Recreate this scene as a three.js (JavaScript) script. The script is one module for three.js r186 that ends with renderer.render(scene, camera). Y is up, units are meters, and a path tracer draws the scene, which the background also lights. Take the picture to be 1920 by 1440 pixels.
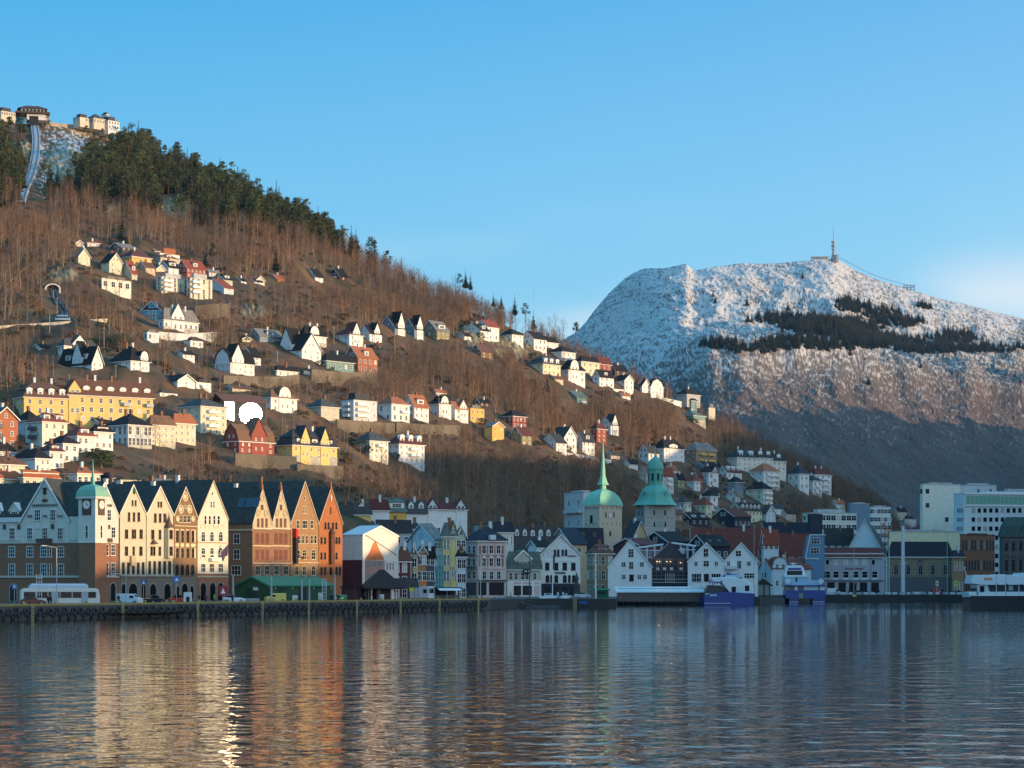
import * as THREE from 'three';
import { createNoise2D, createNoise3D } from 'simplex-noise';
import { mergeGeometries } from 'three/addons/utils/BufferGeometryUtils.js';
import { MarchingCubes } from 'three/addons/objects/MarchingCubes.js';
import { FontLoader } from 'three/addons/loaders/FontLoader.js';
import { TextGeometry } from 'three/addons/geometries/TextGeometry.js';

// ---------------------------------------------------------------- camera, sky, sun, exposure
const scene = new THREE.Scene();
const F = 4400, CX = 960, CY = 1095, EYE = 6;          // a level long lens, shifted upwards
const camera = new THREE.PerspectiveCamera(2 * Math.atan(720 / F) * 180 / Math.PI, 4 / 3, 1, 9000);
camera.position.set(0, EYE, 0);
camera.lookAt(0, EYE, -100);
camera.setViewOffset(1920, 1440, 0, -(CY - 720), 1920, 1440);
camera.updateProjectionMatrix();
scene.add(camera);
const WAVE = 0.125;
const SUN_AZ = 106 * Math.PI / 180, SUN_EL = 4.6 * Math.PI / 180;
const sunDir = new THREE.Vector3(Math.sin(SUN_AZ) * Math.cos(SUN_EL), Math.sin(SUN_EL), -Math.cos(SUN_AZ) * Math.cos(SUN_EL));
const sun = new THREE.DirectionalLight(new THREE.Color().setRGB(1, 0.665, 0.35), 4.3);
sun.position.copy(sunDir).multiplyScalar(2500).add(new THREE.Vector3(0, 0, -1200));
sun.target.position.set(0, 0, -1200);
sun.castShadow = true;
Object.assign(sun.shadow.camera, { left: -1500, right: 1500, top: 900, bottom: -900, near: 1, far: 6000 });
sun.shadow.mapSize.set(4096, 4096);
scene.add(sun, sun.target);
{ // clear winter sky: deepest at mid height, lightened above the frame as added fill for shaded walls, paler low down, warmer and brighter towards the low sun, one low bank of thin cloud
  const W = 1024, H = 512, d = new Float32Array(W * H * 4);
  const n3 = createNoise3D(mulberry(5)), smooth = (v, a, b) => { const t = Math.max(0, Math.min(1, (v - a) / (b - a))); return t * t * (3 - 2 * t); };
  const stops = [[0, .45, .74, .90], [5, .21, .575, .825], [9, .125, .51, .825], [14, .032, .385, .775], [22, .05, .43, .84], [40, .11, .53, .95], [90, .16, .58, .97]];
  for (let r = 0; r < H; r++) for (let c = 0; c < W; c++) {
    const up = ((r + .5) / H - .5) * Math.PI, az = ((c + .5) / W - .5) * 2 * Math.PI;
    const x = Math.cos(az) * Math.cos(up), y = Math.sin(up), z = Math.sin(az) * Math.cos(up);
    const e = up * 180 / Math.PI, i = (r * W + c) * 4;
    let col;
    if (e <= 0) col = [.16, .2, .26];
    else {
      let k = 0; while (k < stops.length - 2 && stops[k + 1][0] < e) k++;
      const a = stops[k], b = stops[k + 1], t = (e - a[0]) / (b[0] - a[0]);
      col = [1, 2, 3].map((j) => a[j] + (b[j] - a[j]) * t);
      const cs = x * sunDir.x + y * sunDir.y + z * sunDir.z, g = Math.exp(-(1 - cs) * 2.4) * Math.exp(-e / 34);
      col = [col[0] + 2.2 * g, col[1] + 1.6 * g, col[2] + 1.0 * g];  // sunward glow strengthened, also to lift the shaded walls
      const cl = THREE.MathUtils.smoothstep(n3(x * 5, y * 42, z * 5) * .6 + n3(x * 14, y * 110, z * 14) * .3, .12, .75) * Math.exp(-((e - 6.6) ** 2) / 2.2) * .5 + smooth(Math.atan2(x, -z) + .03 * n3(x * 9, y * 60, z * 9), .165, .22) * Math.exp(-((e - 6.7 + .5 * n3(x * 12, y * 8, z * 12)) ** 2) / .6) * .7;
      col = [col[0] + (.84 - col[0]) * cl, col[1] + (.89 - col[1]) * cl, col[2] + (.92 - col[2]) * cl];
    }
    for (let k = 0; k < 3; k++) d[i + k] = col[k] * .84; d[i + 3] = 1;
  }
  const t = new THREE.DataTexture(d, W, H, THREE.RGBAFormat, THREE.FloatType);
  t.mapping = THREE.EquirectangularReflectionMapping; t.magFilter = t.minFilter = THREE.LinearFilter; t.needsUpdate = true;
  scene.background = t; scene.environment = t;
}
const renderer = new THREE.WebGLRenderer({ antialias: true });
renderer.setSize(1920, 1440);
renderer.toneMapping = THREE.LinearToneMapping;
renderer.toneMappingExposure = 1.25;
renderer.shadowMap.enabled = true;
scene.fog = new THREE.FogExp2(new THREE.Color().setRGB(.35, .62, 1), 0.000014);

// ---------------------------------------------------------------- helpers
function mulberry(a) { return () => { a |= 0; a = a + 0x6D2B79F5 | 0; let t = Math.imul(a ^ a >>> 15, 1 | a); t = t + Math.imul(t ^ t >>> 7, 61 | t) ^ t; return ((t ^ t >>> 14) >>> 0) / 4294967296; }; }
const rnd = mulberry(77);
const V = (x, y, z) => new THREE.Vector3(x, y, z);
const at = (px, py, D) => V((px - CX) / F * D, EYE + (CY - py) / F * D, -D);
const lerp = THREE.MathUtils.lerp, clamp = THREE.MathUtils.clamp, smooth = (x, a, b) => { const t = Math.max(0, Math.min(1, (x - a) / (b - a))); return t * t * (3 - 2 * t); };
const nz = createNoise2D(mulberry(11)), nz3 = createNoise3D(mulberry(12));
const fbm = (x, y, o = 4) => { let s = 0, a = .5, f = 1; for (let i = 0; i < o; i++) { s += a * nz(x * f + i * 17.3, y * f - i * 9.1); a *= .5; f *= 2.03; } return s; };
const ridged = (x, y, o = 4) => { let s = 0, a = .5, f = 1; for (let i = 0; i < o; i++) { s += a * (1 - 2 * Math.abs(nz(x * f + i * 31.7, y * f + i * 13.9))); a *= .5; f *= 2.1; } return s; };
function table(rows) { // smooth monotone curve through rows [x, y]
  const n = rows.length, d = [], m = [];
  for (let i = 0; i < n - 1; i++) d.push((rows[i + 1][1] - rows[i][1]) / (rows[i + 1][0] - rows[i][0]));
  for (let i = 0; i < n; i++) m.push(i === 0 ? d[0] : i === n - 1 ? d[n - 2] : d[i - 1] * d[i] <= 0 ? 0 : 2 * d[i - 1] * d[i] / (d[i - 1] + d[i]));
  return (x) => {
    if (x <= rows[0][0]) return rows[0][1]; if (x >= rows[n - 1][0]) return rows[n - 1][1];
    let i = 1; while (x > rows[i][0]) i++;
    const a = rows[i - 1], b = rows[i], h = b[0] - a[0], t = (x - a[0]) / h, u = t * t, v = u * t;
    return (2 * v - 3 * u + 1) * a[1] + (v - 2 * u + t) * h * m[i - 1] + (3 * u - 2 * v) * b[1] + (v - u) * h * m[i];
  };
}
const used = new Map();
function numbered(n) { const k = used.get(n) ?? 0; used.set(n, k + 1); return k ? n + '_' + String(k).padStart(3, '0') : n; }
function tag(o, label, category, group) { o.userData = { label, category }; if (group) o.userData.group = group; return o; }
function thing(name, label, category, pos, turn = 0, group) { const o = new THREE.Group(); o.name = numbered(name); scene.add(o); o.position.copy(pos); o.rotation.y = turn; return tag(o, label, category, group); }
function shade(o) { o.castShadow = o.receiveShadow = true; return o; }
function part(name, geo, m, parent) { const o = shade(new THREE.Mesh(geo instanceof MB ? geo.geo() : geo, m)); o.name = name; parent.add(o); return o; }
function solo(name, geo, m, label, category, group) { const o = shade(new THREE.Mesh(geo instanceof MB ? geo.geo() : geo, m)); o.name = numbered(name); scene.add(o); return tag(o, label, category, group); }
function struct(name, geo, m, kind = 'structure') { const o = shade(new THREE.Mesh(geo instanceof MB ? geo.geo() : geo, m)); o.name = numbered(name); o.userData = { kind }; scene.add(o); return o; }
function copyOf(o, label, group) { const c = o.clone(); c.name = numbered(o.name.replace(/_\d{3}$/, '')); c.userData = { ...o.userData }; if (label) c.userData.label = label; if (group) c.userData.group = group; scene.add(c); return c; }

// a mesh builder: flat faces with uv in metres
class MB {
  constructor() { this.p = []; this.u = []; this.n = []; }
  tri(a, b, c) {
    const e = [b[0] - a[0], b[1] - a[1], b[2] - a[2]], f = [c[0] - a[0], c[1] - a[1], c[2] - a[2]];
    const n = [e[1] * f[2] - e[2] * f[1], e[2] * f[0] - e[0] * f[2], e[0] * f[1] - e[1] * f[0]], l = Math.hypot(...n) || 1;
    n[0] /= l; n[1] /= l; n[2] /= l;
    const ax = Math.abs(n[0]), ay = Math.abs(n[1]), az = Math.abs(n[2]);
    for (const v of [a, b, c]) {
      this.p.push(v[0], v[1], v[2]); this.n.push(n[0], n[1], n[2]);
      if (ay > .93) this.u.push(v[0], v[2]); else if (ax > az) this.u.push(v[2], v[1]); else this.u.push(v[0], v[1]);
    }
    return this;
  }
  quad(a, b, c, d) { return this.tri(a, b, c).tri(a, c, d); }
  poly(pts) { for (let i = 1; i < pts.length - 1; i++) this.tri(pts[0], pts[i], pts[i + 1]); return this; }
  box(x0, y0, z0, x1, y1, z1) {
    const A = [x0, y0, z0], B = [x1, y0, z0], C = [x1, y1, z0], D = [x0, y1, z0], E = [x0, y0, z1], G = [x1, y0, z1], H = [x1, y1, z1], I = [x0, y1, z1];
    return this.quad(E, G, H, I).quad(B, A, D, C).quad(A, E, I, D).quad(G, B, C, H).quad(I, H, C, D).quad(A, B, G, E);
  }
  // prism: polygon in a plane (list of [a, b]) pushed along an axis; axis 'x' uses (z, y), 'z' uses (x, y), 'y' uses (x, z)
  prism(pts, axis, s, t) {
    const f = (q, k) => axis === 'x' ? [k, q[1], q[0]] : axis === 'z' ? [q[0], q[1], k] : [q[0], k, q[1]];
    const tris = THREE.ShapeUtils.triangulateShape(pts.map((q) => new THREE.Vector2(q[0], q[1])), []);
    let area = 0; for (let i = 0; i < pts.length; i++) { const a = pts[i], b = pts[(i + 1) % pts.length]; area += a[0] * b[1] - b[0] * a[1]; }
    const flip = (area > 0) !== (axis === 'z');
    for (const [i, j, k] of tris) {
      const q = flip ? [i, k, j] : [i, j, k];
      // triangulateShape keeps the ring's direction
      this.tri(f(pts[q[0]], t), f(pts[q[1]], t), f(pts[q[2]], t));
      this.tri(f(pts[q[0]], s), f(pts[q[2]], s), f(pts[q[1]], s));
    }
    for (let i = 0; i < pts.length; i++) { const a = pts[i], b = pts[(i + 1) % pts.length]; const q = [f(a, s), f(b, s), f(b, t), f(a, t)]; flip ? this.quad(q[3], q[2], q[1], q[0]) : this.quad(q[0], q[1], q[2], q[3]); }
    return this;
  }
  // tapered tube between two points
  tube(a, b, r0, r1, k = 6, cap = true) {
    const A = V(...a), B = V(...b), d = B.clone().sub(A).normalize(), s = Math.abs(d.y) < .9 ? V(0, 1, 0) : V(1, 0, 0), u = s.cross(d).normalize(), w = d.clone().cross(u);
    const ring = (c, r) => Array.from({ length: k }, (_, i) => { const t = i / k * Math.PI * 2; return c.clone().addScaledVector(u, Math.cos(t) * r).addScaledVector(w, Math.sin(t) * r).toArray(); });
    const p = ring(A, r0), q = ring(B, r1);
    for (let i = 0; i < k; i++) { const j = (i + 1) % k; this.quad(p[i], p[j], q[j], q[i]); }
    if (cap) this.poly(q).poly(p.slice().reverse());
    return this;
  }
  add(geo, m) { // take in a three.js geometry
    let g = geo.index ? geo.toNonIndexed() : geo.clone(); if (m) g.applyMatrix4(m);
    this.p.push(...g.attributes.position.array); this.n.push(...g.attributes.normal.array);
    if (g.attributes.uv) this.u.push(...g.attributes.uv.array); else for (let i = 0; i < g.attributes.position.count; i++) this.u.push(0, 0);
    return this;
  }
  get empty() { return !this.p.length; }
  geo() {
    const g = new THREE.BufferGeometry();
    g.setAttribute('position', new THREE.Float32BufferAttribute(this.p, 3)); g.setAttribute('normal', new THREE.Float32BufferAttribute(this.n, 3)); g.setAttribute('uv', new THREE.Float32BufferAttribute(this.u, 2));
    return g;
  }
}
function joined(parts) { // several builders in one geometry, a material slot each
  const g = mergeGeometries(parts.map((p) => p.geo()), true); return g;
}

// ---------------------------------------------------------------- materials
function noiseTex(size, fn, srgb) { const d = new Uint8Array(size * size * 4); for (let y = 0; y < size; y++) for (let x = 0; x < size; x++) { const v = fn(x / size, y / size), i = (y * size + x) * 4; for (let c = 0; c < 3; c++) d[i + c] = clamp(Array.isArray(v) ? v[c] : v, 0, 1) * 255; d[i + 3] = 255; } const t = new THREE.DataTexture(d, size, size); t.wrapS = t.wrapT = THREE.RepeatWrapping; t.magFilter = t.minFilter = THREE.LinearFilter; if (srgb) t.colorSpace = THREE.SRGBColorSpace; t.needsUpdate = true; return t; }
const TN = (u, v, f, s) => { const a = u * Math.PI * 2, b = v * Math.PI * 2, r = f / (Math.PI * 2); return nz3(Math.cos(a) * r + Math.cos(b) * r * 1.7 + s, Math.sin(a) * r + s * 2, Math.sin(b) * r * 1.3 - s + Math.cos(b) * r * .4); };
const scaled = (t, m) => { const c = t.clone(); c.repeat.set(1 / m, 1 / m); c.needsUpdate = true; return c; };
const texPlaster = scaled(noiseTex(512, (u, v) => .93 + .05 * TN(u, v, 5, 1) + .035 * TN(u, v, 22, 2) + .03 * TN(u * 1, v * 1, 70, 3) - .05 * smooth(TN(u, 0, 24, 7) * .7 + TN(u, v, 6, 8) * .5, .3, .8)), 11);
const texBrick = scaled(noiseTex(512, (u, v) => .82 + .1 * TN(u, v, 9, 4) + .1 * TN(u, v, 46, 5) + .08 * ((Math.floor(v * 96) * 7 + Math.floor(u * 40)) % 5 / 4 - .5)), 9);
const texSlate = scaled(noiseTex(512, (u, v) => { const row = Math.floor(v * 40), k = Math.floor(u * 30 + (row % 2) * .5); const h = Math.sin(row * 127.1 + (k % 30) * 311.7) * 43758.5; const r = h - Math.floor(h); return .66 + .3 * (r - .4) + .16 * TN(u, v, 7, 6) + .12 * TN(u, v, 30, 9); }), 10);
const texTile = scaled(noiseTex(512, (u, v) => .84 + .1 * TN(u, v, 6, 14) + .1 * TN(u, v, 40, 15) - .12 * (Math.abs(((v * 30) % 1) - .5) > .36 ? 1 : 0)), 10);
const texWood = scaled(noiseTex(512, (u, v) => .92 + .05 * TN(u, v, 5, 24) + .03 * TN(u, v, 60, 25) - .1 * (((v * 50) % 1) > .86 ? 1 : 0)), 8);
const texGround = scaled(noiseTex(512, (u, v) => .8 + .14 * TN(u, v, 6, 34) + .12 * TN(u, v, 28, 35) + .1 * TN(u, v, 90, 36)), 16);
const TEX = { p: texPlaster, b: texBrick, s: texSlate, t: texTile, w: texWood, g: texGround, n: null };
const lib = new Map();
function M(rgb, tex = 'n', rough = .85, extra) {
  const c = Array.isArray(rgb) ? rgb : COL[rgb], key = c.join() + tex + rough + (extra ? JSON.stringify(extra) : '');
  if (!lib.has(key)) lib.set(key, new THREE.MeshStandardMaterial({ color: new THREE.Color().setRGB(...c), map: TEX[tex] ?? null, roughness: rough, ...extra }));
  return lib.get(key);
}
const COL = {
  white: [.80, .79, .76], cream: [.72, .64, .46], ivory: [.78, .74, .62], gold: [.72, .44, .10], yellow: [.74, .56, .20], pale: [.76, .70, .46], ochre: [.36, .24, .13], orange: [.42, .21, .085],
  red: [.32, .075, .05], rust: [.40, .14, .068], brick: [.30, .135, .075], brown: [.22, .12, .07], dbrown: [.10, .06, .045], olive: [.27, .24, .12], teal: [.17, .30, .28], bluegrey: [.20, .27, .34], navy: [.024, .032, .05],
  grey: [.45, .45, .46], lgrey: [.62, .63, .64], dgrey: [.085, .088, .092], black: [.02, .022, .025], pink: [.66, .47, .46], lilac: [.47, .46, .50], sage: [.50, .52, .42], beige: [.62, .54, .42], lblue: [.62, .70, .74], green: [.02, .14, .07], copper: [.20, .43, .32], longroof: [.20, .062, .048], stone: [.50, .46, .38], tan: [.55, .40, .24],
  slate: [.060, .066, .064], slateblue: [.045, .052, .062], blackroof: [.013, .012, .014], redroof: [.28, .066, .04], maroon: [.13, .036, .034], orangeroof: [.44, .125, .045], brownroof: [.16, .075, .05], greyroof: [.26, .25, .235], greenroof: [.15, .2, .17],
};
const GLASS = new THREE.MeshPhysicalMaterial({ color: new THREE.Color().setRGB(.010, .012, .015), roughness: .12, specularIntensity: .55 });
const BLIND = M([.5, .48, .42], 'n', .5);

// ---------------------------------------------------------------- terrain
// quay edges, on the map (x, z): the long quay along the old wharf, then the head of the harbour
const qDir = [.427, -.904], qN = [.904, .427];           // along the wharf; across it, towards the water
const Q = (s, off = 0) => [-84.7 + qDir[0] * s + qN[0] * off, -388 + qDir[1] * s + qN[1] * off];
const STREET = 2.3;
// hill above the old town: skyline of the ground, distance of the skyline and of the foot, by bearing
const skyY = table([[-500, 150], [-200, 190], [0, 224], [95, 231], [150, 240], [200, 250], [262, 278], [300, 300], [380, 332], [450, 362], [520, 398], [570, 424], [620, 458], [660, 478], [700, 502], [740, 524], [800, 556], [870, 572], [920, 592], [980, 620], [1040, 648], [1090, 680], [1150, 706], [1200, 730], [1260, 762], [1330, 796], [1400, 828], [1480, 868], [1560, 912], [1640, 955], [1720, 1010], [1800, 1060], [1900, 1082]]);
const ridgeD = table([[-500, 1380], [0, 1452], [120, 1490], [240, 1515], [330, 1500], [450, 1440], [620, 1380], [800, 1350], [1000, 1350], [1200, 1380], [1400, 1420], [1640, 1500], [1900, 1560]]);
const footD = table([[-500, 470], [0, 530], [300, 560], [640, 630], [900, 770], [1000, 815], [1150, 900], [1300, 960], [1450, 1010], [1600, 1150], [1900, 1380]]);
function hillH(x, D) {
  const px = CX + F * x / D, d1 = ridgeD(px), d0 = footD(px) + 14 * nz(x / 70, D / 70), hr = EYE + (CY - skyY(px)) / F * d1;
  const t = (D - d0) / (d1 - d0); if (t <= -.12) return STREET - 1.5;
  let h = t < 1 ? lerp(STREET, hr, t) + (t > 0 ? -Math.sin(t * Math.PI) * .035 * hr : 0) : hr + (hr > 60 ? -(D - d1) * .12 : -(D - d1) * .05);
  const k = smooth(t, .02, .3) * (t > 1 ? .5 : 1) * smooth(1 - t, -.25, .08);
  h += k * (fbm(x / 150, D / 150, 3) * 9 + ridged(x / 34, D / 34, 3) * 1.8) * clamp(hr / 160, .15, 1);
  if (t < 0) h = lerp(h, STREET - 1.5, -t / .12);
  return h;
}
const groundAt = (px, py) => { for (let D = footD(px) * .9; D < 2200; D += 1.5) { const x = (px - CX) / F * D; if (hillH(x, D) >= EYE + (CY - py) / F * D) return D; } return ridgeD(px); };
// bare rock: [px, py, half width, half height]
const CLIFFS = [[330, 392, 40, 26], [448, 412, 24, 13], [545, 412, 16, 12], [120, 515, 34, 14], [40, 280, 22, 20], [620, 430, 20, 12], [475, 585, 30, 16], [120, 305, 40, 50], [960, 650, 40, 30], [210, 250, 60, 16], [890, 625, 30, 26], [210, 395, 20, 12]];
{
  const NU = 760, NV = 430, pos = [], col = [], uv = [], idx = [];
  for (let j = 0; j <= NV; j++) for (let i = 0; i <= NU; i++) {
    const px = lerp(-420, 1840, i / NU), d0 = footD(px), d1 = ridgeD(px), t = lerp(-.14, 1.5, Math.pow(j / NV, 1.05)), D = d0 + (d1 - d0) * t, x = (px - CX) / F * D;
    let h = hillH(x, D); const py = CY - (h - EYE) / D * F;
    let rock = 0; for (const [cx, cy, w, q] of CLIFFS) rock = Math.max(rock, 1 - Math.hypot((px - cx) / w, (py - cy) / q) + .35 * fbm(px / 14, py / 10, 3));
    rock = smooth(rock, .1, .4);
    h += rock * (ridged(px / 15, py / 9, 3) * 2.4 + nz(px / 5, py / 4) * .7);
    pos.push(x, h, -D); uv.push(x / 16, D / 16);
    const n = fbm(x / 22, D / 22, 4), m = fbm(x / 6 + 50, D / 6, 3), g = smooth(n + .3 * m, .1, .4);
    let c = [.125 + .05 * m, .07 + .03 * m, .038 + .016 * m];
    c = c.map((v, k) => lerp(v, [.07, .062, .024][k], g));
    c = c.map((v, k) => lerp(v, [.19, .095, .042][k], smooth(fbm(x / 40 + 9, D / 40, 3), .05, .5) * .8));
    c = c.map((v, k) => lerp(v, [.40, .30, .165][k] * (1 + .4 * m + .4 * nz(px / 4, py / 3)), rock));
    const sn = smooth(1 - Math.hypot((px - 130) / 95, (py - 270) / 70) + .9 * nz(px / 9 + py / 14, py / 4.5) + .5 * m + .35 * nz(px / 3.2, py / 2.2) - .34, .38, .62) * smooth(px, 60, 80) + .8 * smooth(1 - Math.hypot((px - 88) / 30, (py - 335) / 44) + .8 * nz(px / 8, py / 4) - .2, .3, .6);
    c = c.map((v) => lerp(v, .62, clamp(sn, 0, 1)));
    col.push(...c.map((v) => Math.max(.01, v)));
  }
  for (let j = 0; j < NV; j++) for (let i = 0; i < NU; i++) { const a = j * (NU + 1) + i, b = a + 1, c = a + NU + 1, d = c + 1; idx.push(a, b, c, b, d, c); }
  const g = new THREE.BufferGeometry(); g.setAttribute('position', new THREE.Float32BufferAttribute(pos, 3)); g.setAttribute('color', new THREE.Float32BufferAttribute(col, 3)); g.setAttribute('uv', new THREE.Float32BufferAttribute(uv, 2)); g.setIndex(idx); g.computeVertexNormals();
  struct('hillside', g, new THREE.MeshStandardMaterial({ vertexColors: true, roughness: 1, map: TEX.g }));
}
// the snowy mountain behind
const mSky = table([[900, 700], [1020, 655], [1085, 618], [1120, 575], [1150, 542], [1190, 511], [1215, 503], [1240, 503], [1285, 496], [1302, 507], [1340, 500], [1360, 498], [1400, 494], [1430, 495], [1480, 492], [1530, 487], [1562, 485], [1580, 492], [1600, 505], [1650, 526], [1700, 541], [1750, 556], [1800, 568], [1850, 581], [1920, 598], [2050, 625], [2300, 660]]);
const mRidge = table([[900, 4800], [1085, 4480], [1150, 4340], [1200, 4210], [1246, 4130], [1300, 4150], [1400, 4250], [1560, 4400], [1750, 4560], [1920, 4700], [2300, 4900]]);
const mProf = table([[-.36, -.02], [-.2, .02], [0, .05], [.2, .20], [.42, .42], [.5, .52], [.56, .62], [.64, .67], [.74, .70], [.84, .80], [.93, .92], [1, 1]]);
const snowLine = table([[480, -.26], [560, -.2], [620, -.05], [670, .16], [730, .36], [820, .62], [900, 1.1]]);
function mountH(px, t) {
  const d1 = mRidge(px - 170 * Math.max(0, 1 - t) + 30 * fbm(px / 130 + 7, t * 3, 2)), D = d1 - 1750 * (1 - t) * 1, hr = EYE + (CY - mSky(px)) / F * d1, x = (px - CX) / F * D;
  let h = t <= 1 ? hr * mProf(t) : hr - (t - 1) * 400;
  const k = smooth(t, 0, .25) * smooth(1.0 - t, -.02, .10);
  const gul = ridged((x + D * .25) / 210, (D - x * .3) / 420, 3);
  h += k * ((gul * 15 + fbm(x / 110, D / 90, 3) * 9) * lerp(.45, 1, smooth(t, .35, .7))) + smooth(t, 0, .3) * (t > 1 ? 0 : 1) * (ridged((x + h * .9) / 24, (h * 2 - x * .5) / 18, 3) * 2.6);
  return [x, h, D];
}
{
  const NU = 820, NV = 500, pos = [], col = [], idx = [], uv = [];
  for (let j = 0; j <= NV; j++) for (let i = 0; i <= NU; i++) {
    const px = lerp(1000, 2120, i / NU), t = j / NV * 1.42 - .36, [x, h, D] = mountH(px, t);
    pos.push(x, h, -D); uv.push(x / 16, D / 16);
    const py = CY - (h - EYE) / D * F;
    const s1 = nz((x + h * .9) / 19, (h * 1.3 - x * .45) / 7), s2 = nz((x + h) / 7 + 40, (h * 1.2 - x * .4) / 3.2), s3 = fbm(x / 160, h / 120, 3), s4 = nz(x / 4, h / 3);
    const pyl = py - 70 * (1 - smooth(px, 1180, 1330)) + 30 * s3, diag = nz((x - h * 1.1) / 42, (h + x * .35) / 12);
    const bare = s1 * .34 + s2 * .40 + s4 * .26 + diag * .3 + s3 * .3, thr = snowLine(pyl), snow = smooth(bare - thr, -.24, .22) * lerp(1, .5, smooth(pyl, 620, 760));
    const rockc = [.12, .11, .10].map((v) => v * (1 + .35 * s2)), wood = [.085, .060, .052].map((v) => v * (1 + .3 * s2 + .2 * s3));
    let c = rockc.map((v, k) => lerp(v, wood[k], smooth(py + 30 * s3, 640, 740)));
    c = c.map((v, k) => lerp(v, [.50, .49, .49][k], snow));
    col.push(...c);
  }
  for (let j = 0; j < NV; j++) for (let i = 0; i < NU; i++) { const a = j * (NU + 1) + i, b = a + 1, c = a + NU + 1, d = c + 1; idx.push(a, b, c, b, d, c); }
  const g = new THREE.BufferGeometry(); g.setAttribute('position', new THREE.Float32BufferAttribute(pos, 3)); g.setAttribute('color', new THREE.Float32BufferAttribute(col, 3)); g.setAttribute('uv', new THREE.Float32BufferAttribute(uv, 2)); g.setIndex(idx); g.computeVertexNormals();
  struct('mountain', g, new THREE.MeshStandardMaterial({ vertexColors: true, roughness: .95 }));
}
{ // unseen ridge added beyond the frame towards the sun, its crest shaped to shade the town
  const crest = table([[150, 22], [300, 30], [345, 33], [440, 34], [484, 38], [512, 52], [560, 62], [610, 72], [690, 66], [712, 56], [735, 66], [780, 86], [900, 90], [1050, 100], [1300, 124], [1600, 160], [2000, 210], [2600, 260], [3200, 300], [3800, 240], [4300, 90]]);  // heights place the shadow edge; the dip lets sun reach the church tower
  const NU = 260, NV = 14, pos = [], uv = [], idx = [];
  for (let i = 0; i <= NU; i++) for (let j = 0; j <= NV; j++) {
    const D = lerp(100, 4300, Math.pow(i / NU, 1.5)), v = j / NV * 2 - 1, w = 60 + D * .12;
    const xc = .27 * D + 120 + .04 * D, x = xc + v * w;
    const h = crest(D) * Math.pow(1 - v * v, .7) * (1 + .05 * nz(D / 46, 3) + .05 * nz(D / 15, j)) + 1;
    pos.push(x, Math.abs(v) === 1 ? -2 : h, -D); uv.push(x / 16, D / 16);
  }
  for (let i = 0; i < NU; i++) for (let j = 0; j < NV; j++) { const a = i * (NV + 1) + j, b = a + 1, c = a + NV + 1, d = c + 1; idx.push(a, b, c, b, d, c); }
  const g = new THREE.BufferGeometry(); g.setAttribute('position', new THREE.Float32BufferAttribute(pos, 3)); g.setAttribute('uv', new THREE.Float32BufferAttribute(uv, 2)); g.setIndex(idx); g.computeVertexNormals();
  struct('hill', g, M([.10, .07, .045], 'g', 1));
}
// ---------------------------------------------------------------- water
{
  const N = 1536, L = 72, h = new Float32Array(N * N), wr = mulberry(91), waves = [];
  for (let i = 0; i < 90; i++) {
    const lam = lerp(.32, 5.5, Math.pow(wr(), 1.8)), th = (wr() - .5) * 2.3 + 1.45, kx = Math.round(Math.cos(th) * L / lam), ky = Math.round(Math.sin(th) * L / lam);
    if (!kx && !ky) continue; const l = L / Math.hypot(kx, ky);
    waves.push([kx, ky, wr() * 6.283, .0042 * Math.pow(l, .95)]);
  }
  const TAB = 4096, sn = Float32Array.from({ length: TAB }, (_, i) => Math.sin(i / TAB * 2 * Math.PI));
  for (const [kx, ky, p, a] of waves) for (let y = 0; y < N; y++) { const b = ky * y / N + p; for (let x = 0; x < N; x++) { const u = kx * x / N + b; h[y * N + x] += a * sn[(u - Math.floor(u)) * TAB | 0]; } }
  let lo = 1e9, hi = -1e9; for (const v of h) { lo = Math.min(lo, v); hi = Math.max(hi, v); }
  const d = new Float32Array(N * N * 4); for (let i = 0; i < N * N; i++) { d[4 * i] = d[4 * i + 1] = d[4 * i + 2] = (h[i] - lo) / (hi - lo); d[4 * i + 3] = 1; }
  const t = new THREE.DataTexture(d, N, N, THREE.RGBAFormat, THREE.FloatType); t.wrapS = t.wrapT = THREE.RepeatWrapping; t.magFilter = t.minFilter = THREE.LinearFilter; t.needsUpdate = true;
  const g = new THREE.PlaneGeometry(2600, 2000); g.rotateX(-Math.PI / 2);
  const u = g.attributes.uv, p = g.attributes.position; for (let i = 0; i < u.count; i++) u.setXY(i, p.getX(i) / L, p.getZ(i) / L);
  const w = struct('water', g, new THREE.MeshPhysicalMaterial({ color: new THREE.Color().setRGB(.004, .009, .012), roughness: .025, ior: 1.33, bumpMap: t, bumpScale: (hi - lo) * WAVE }));
  w.position.set(200, 0, -600);
}
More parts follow.
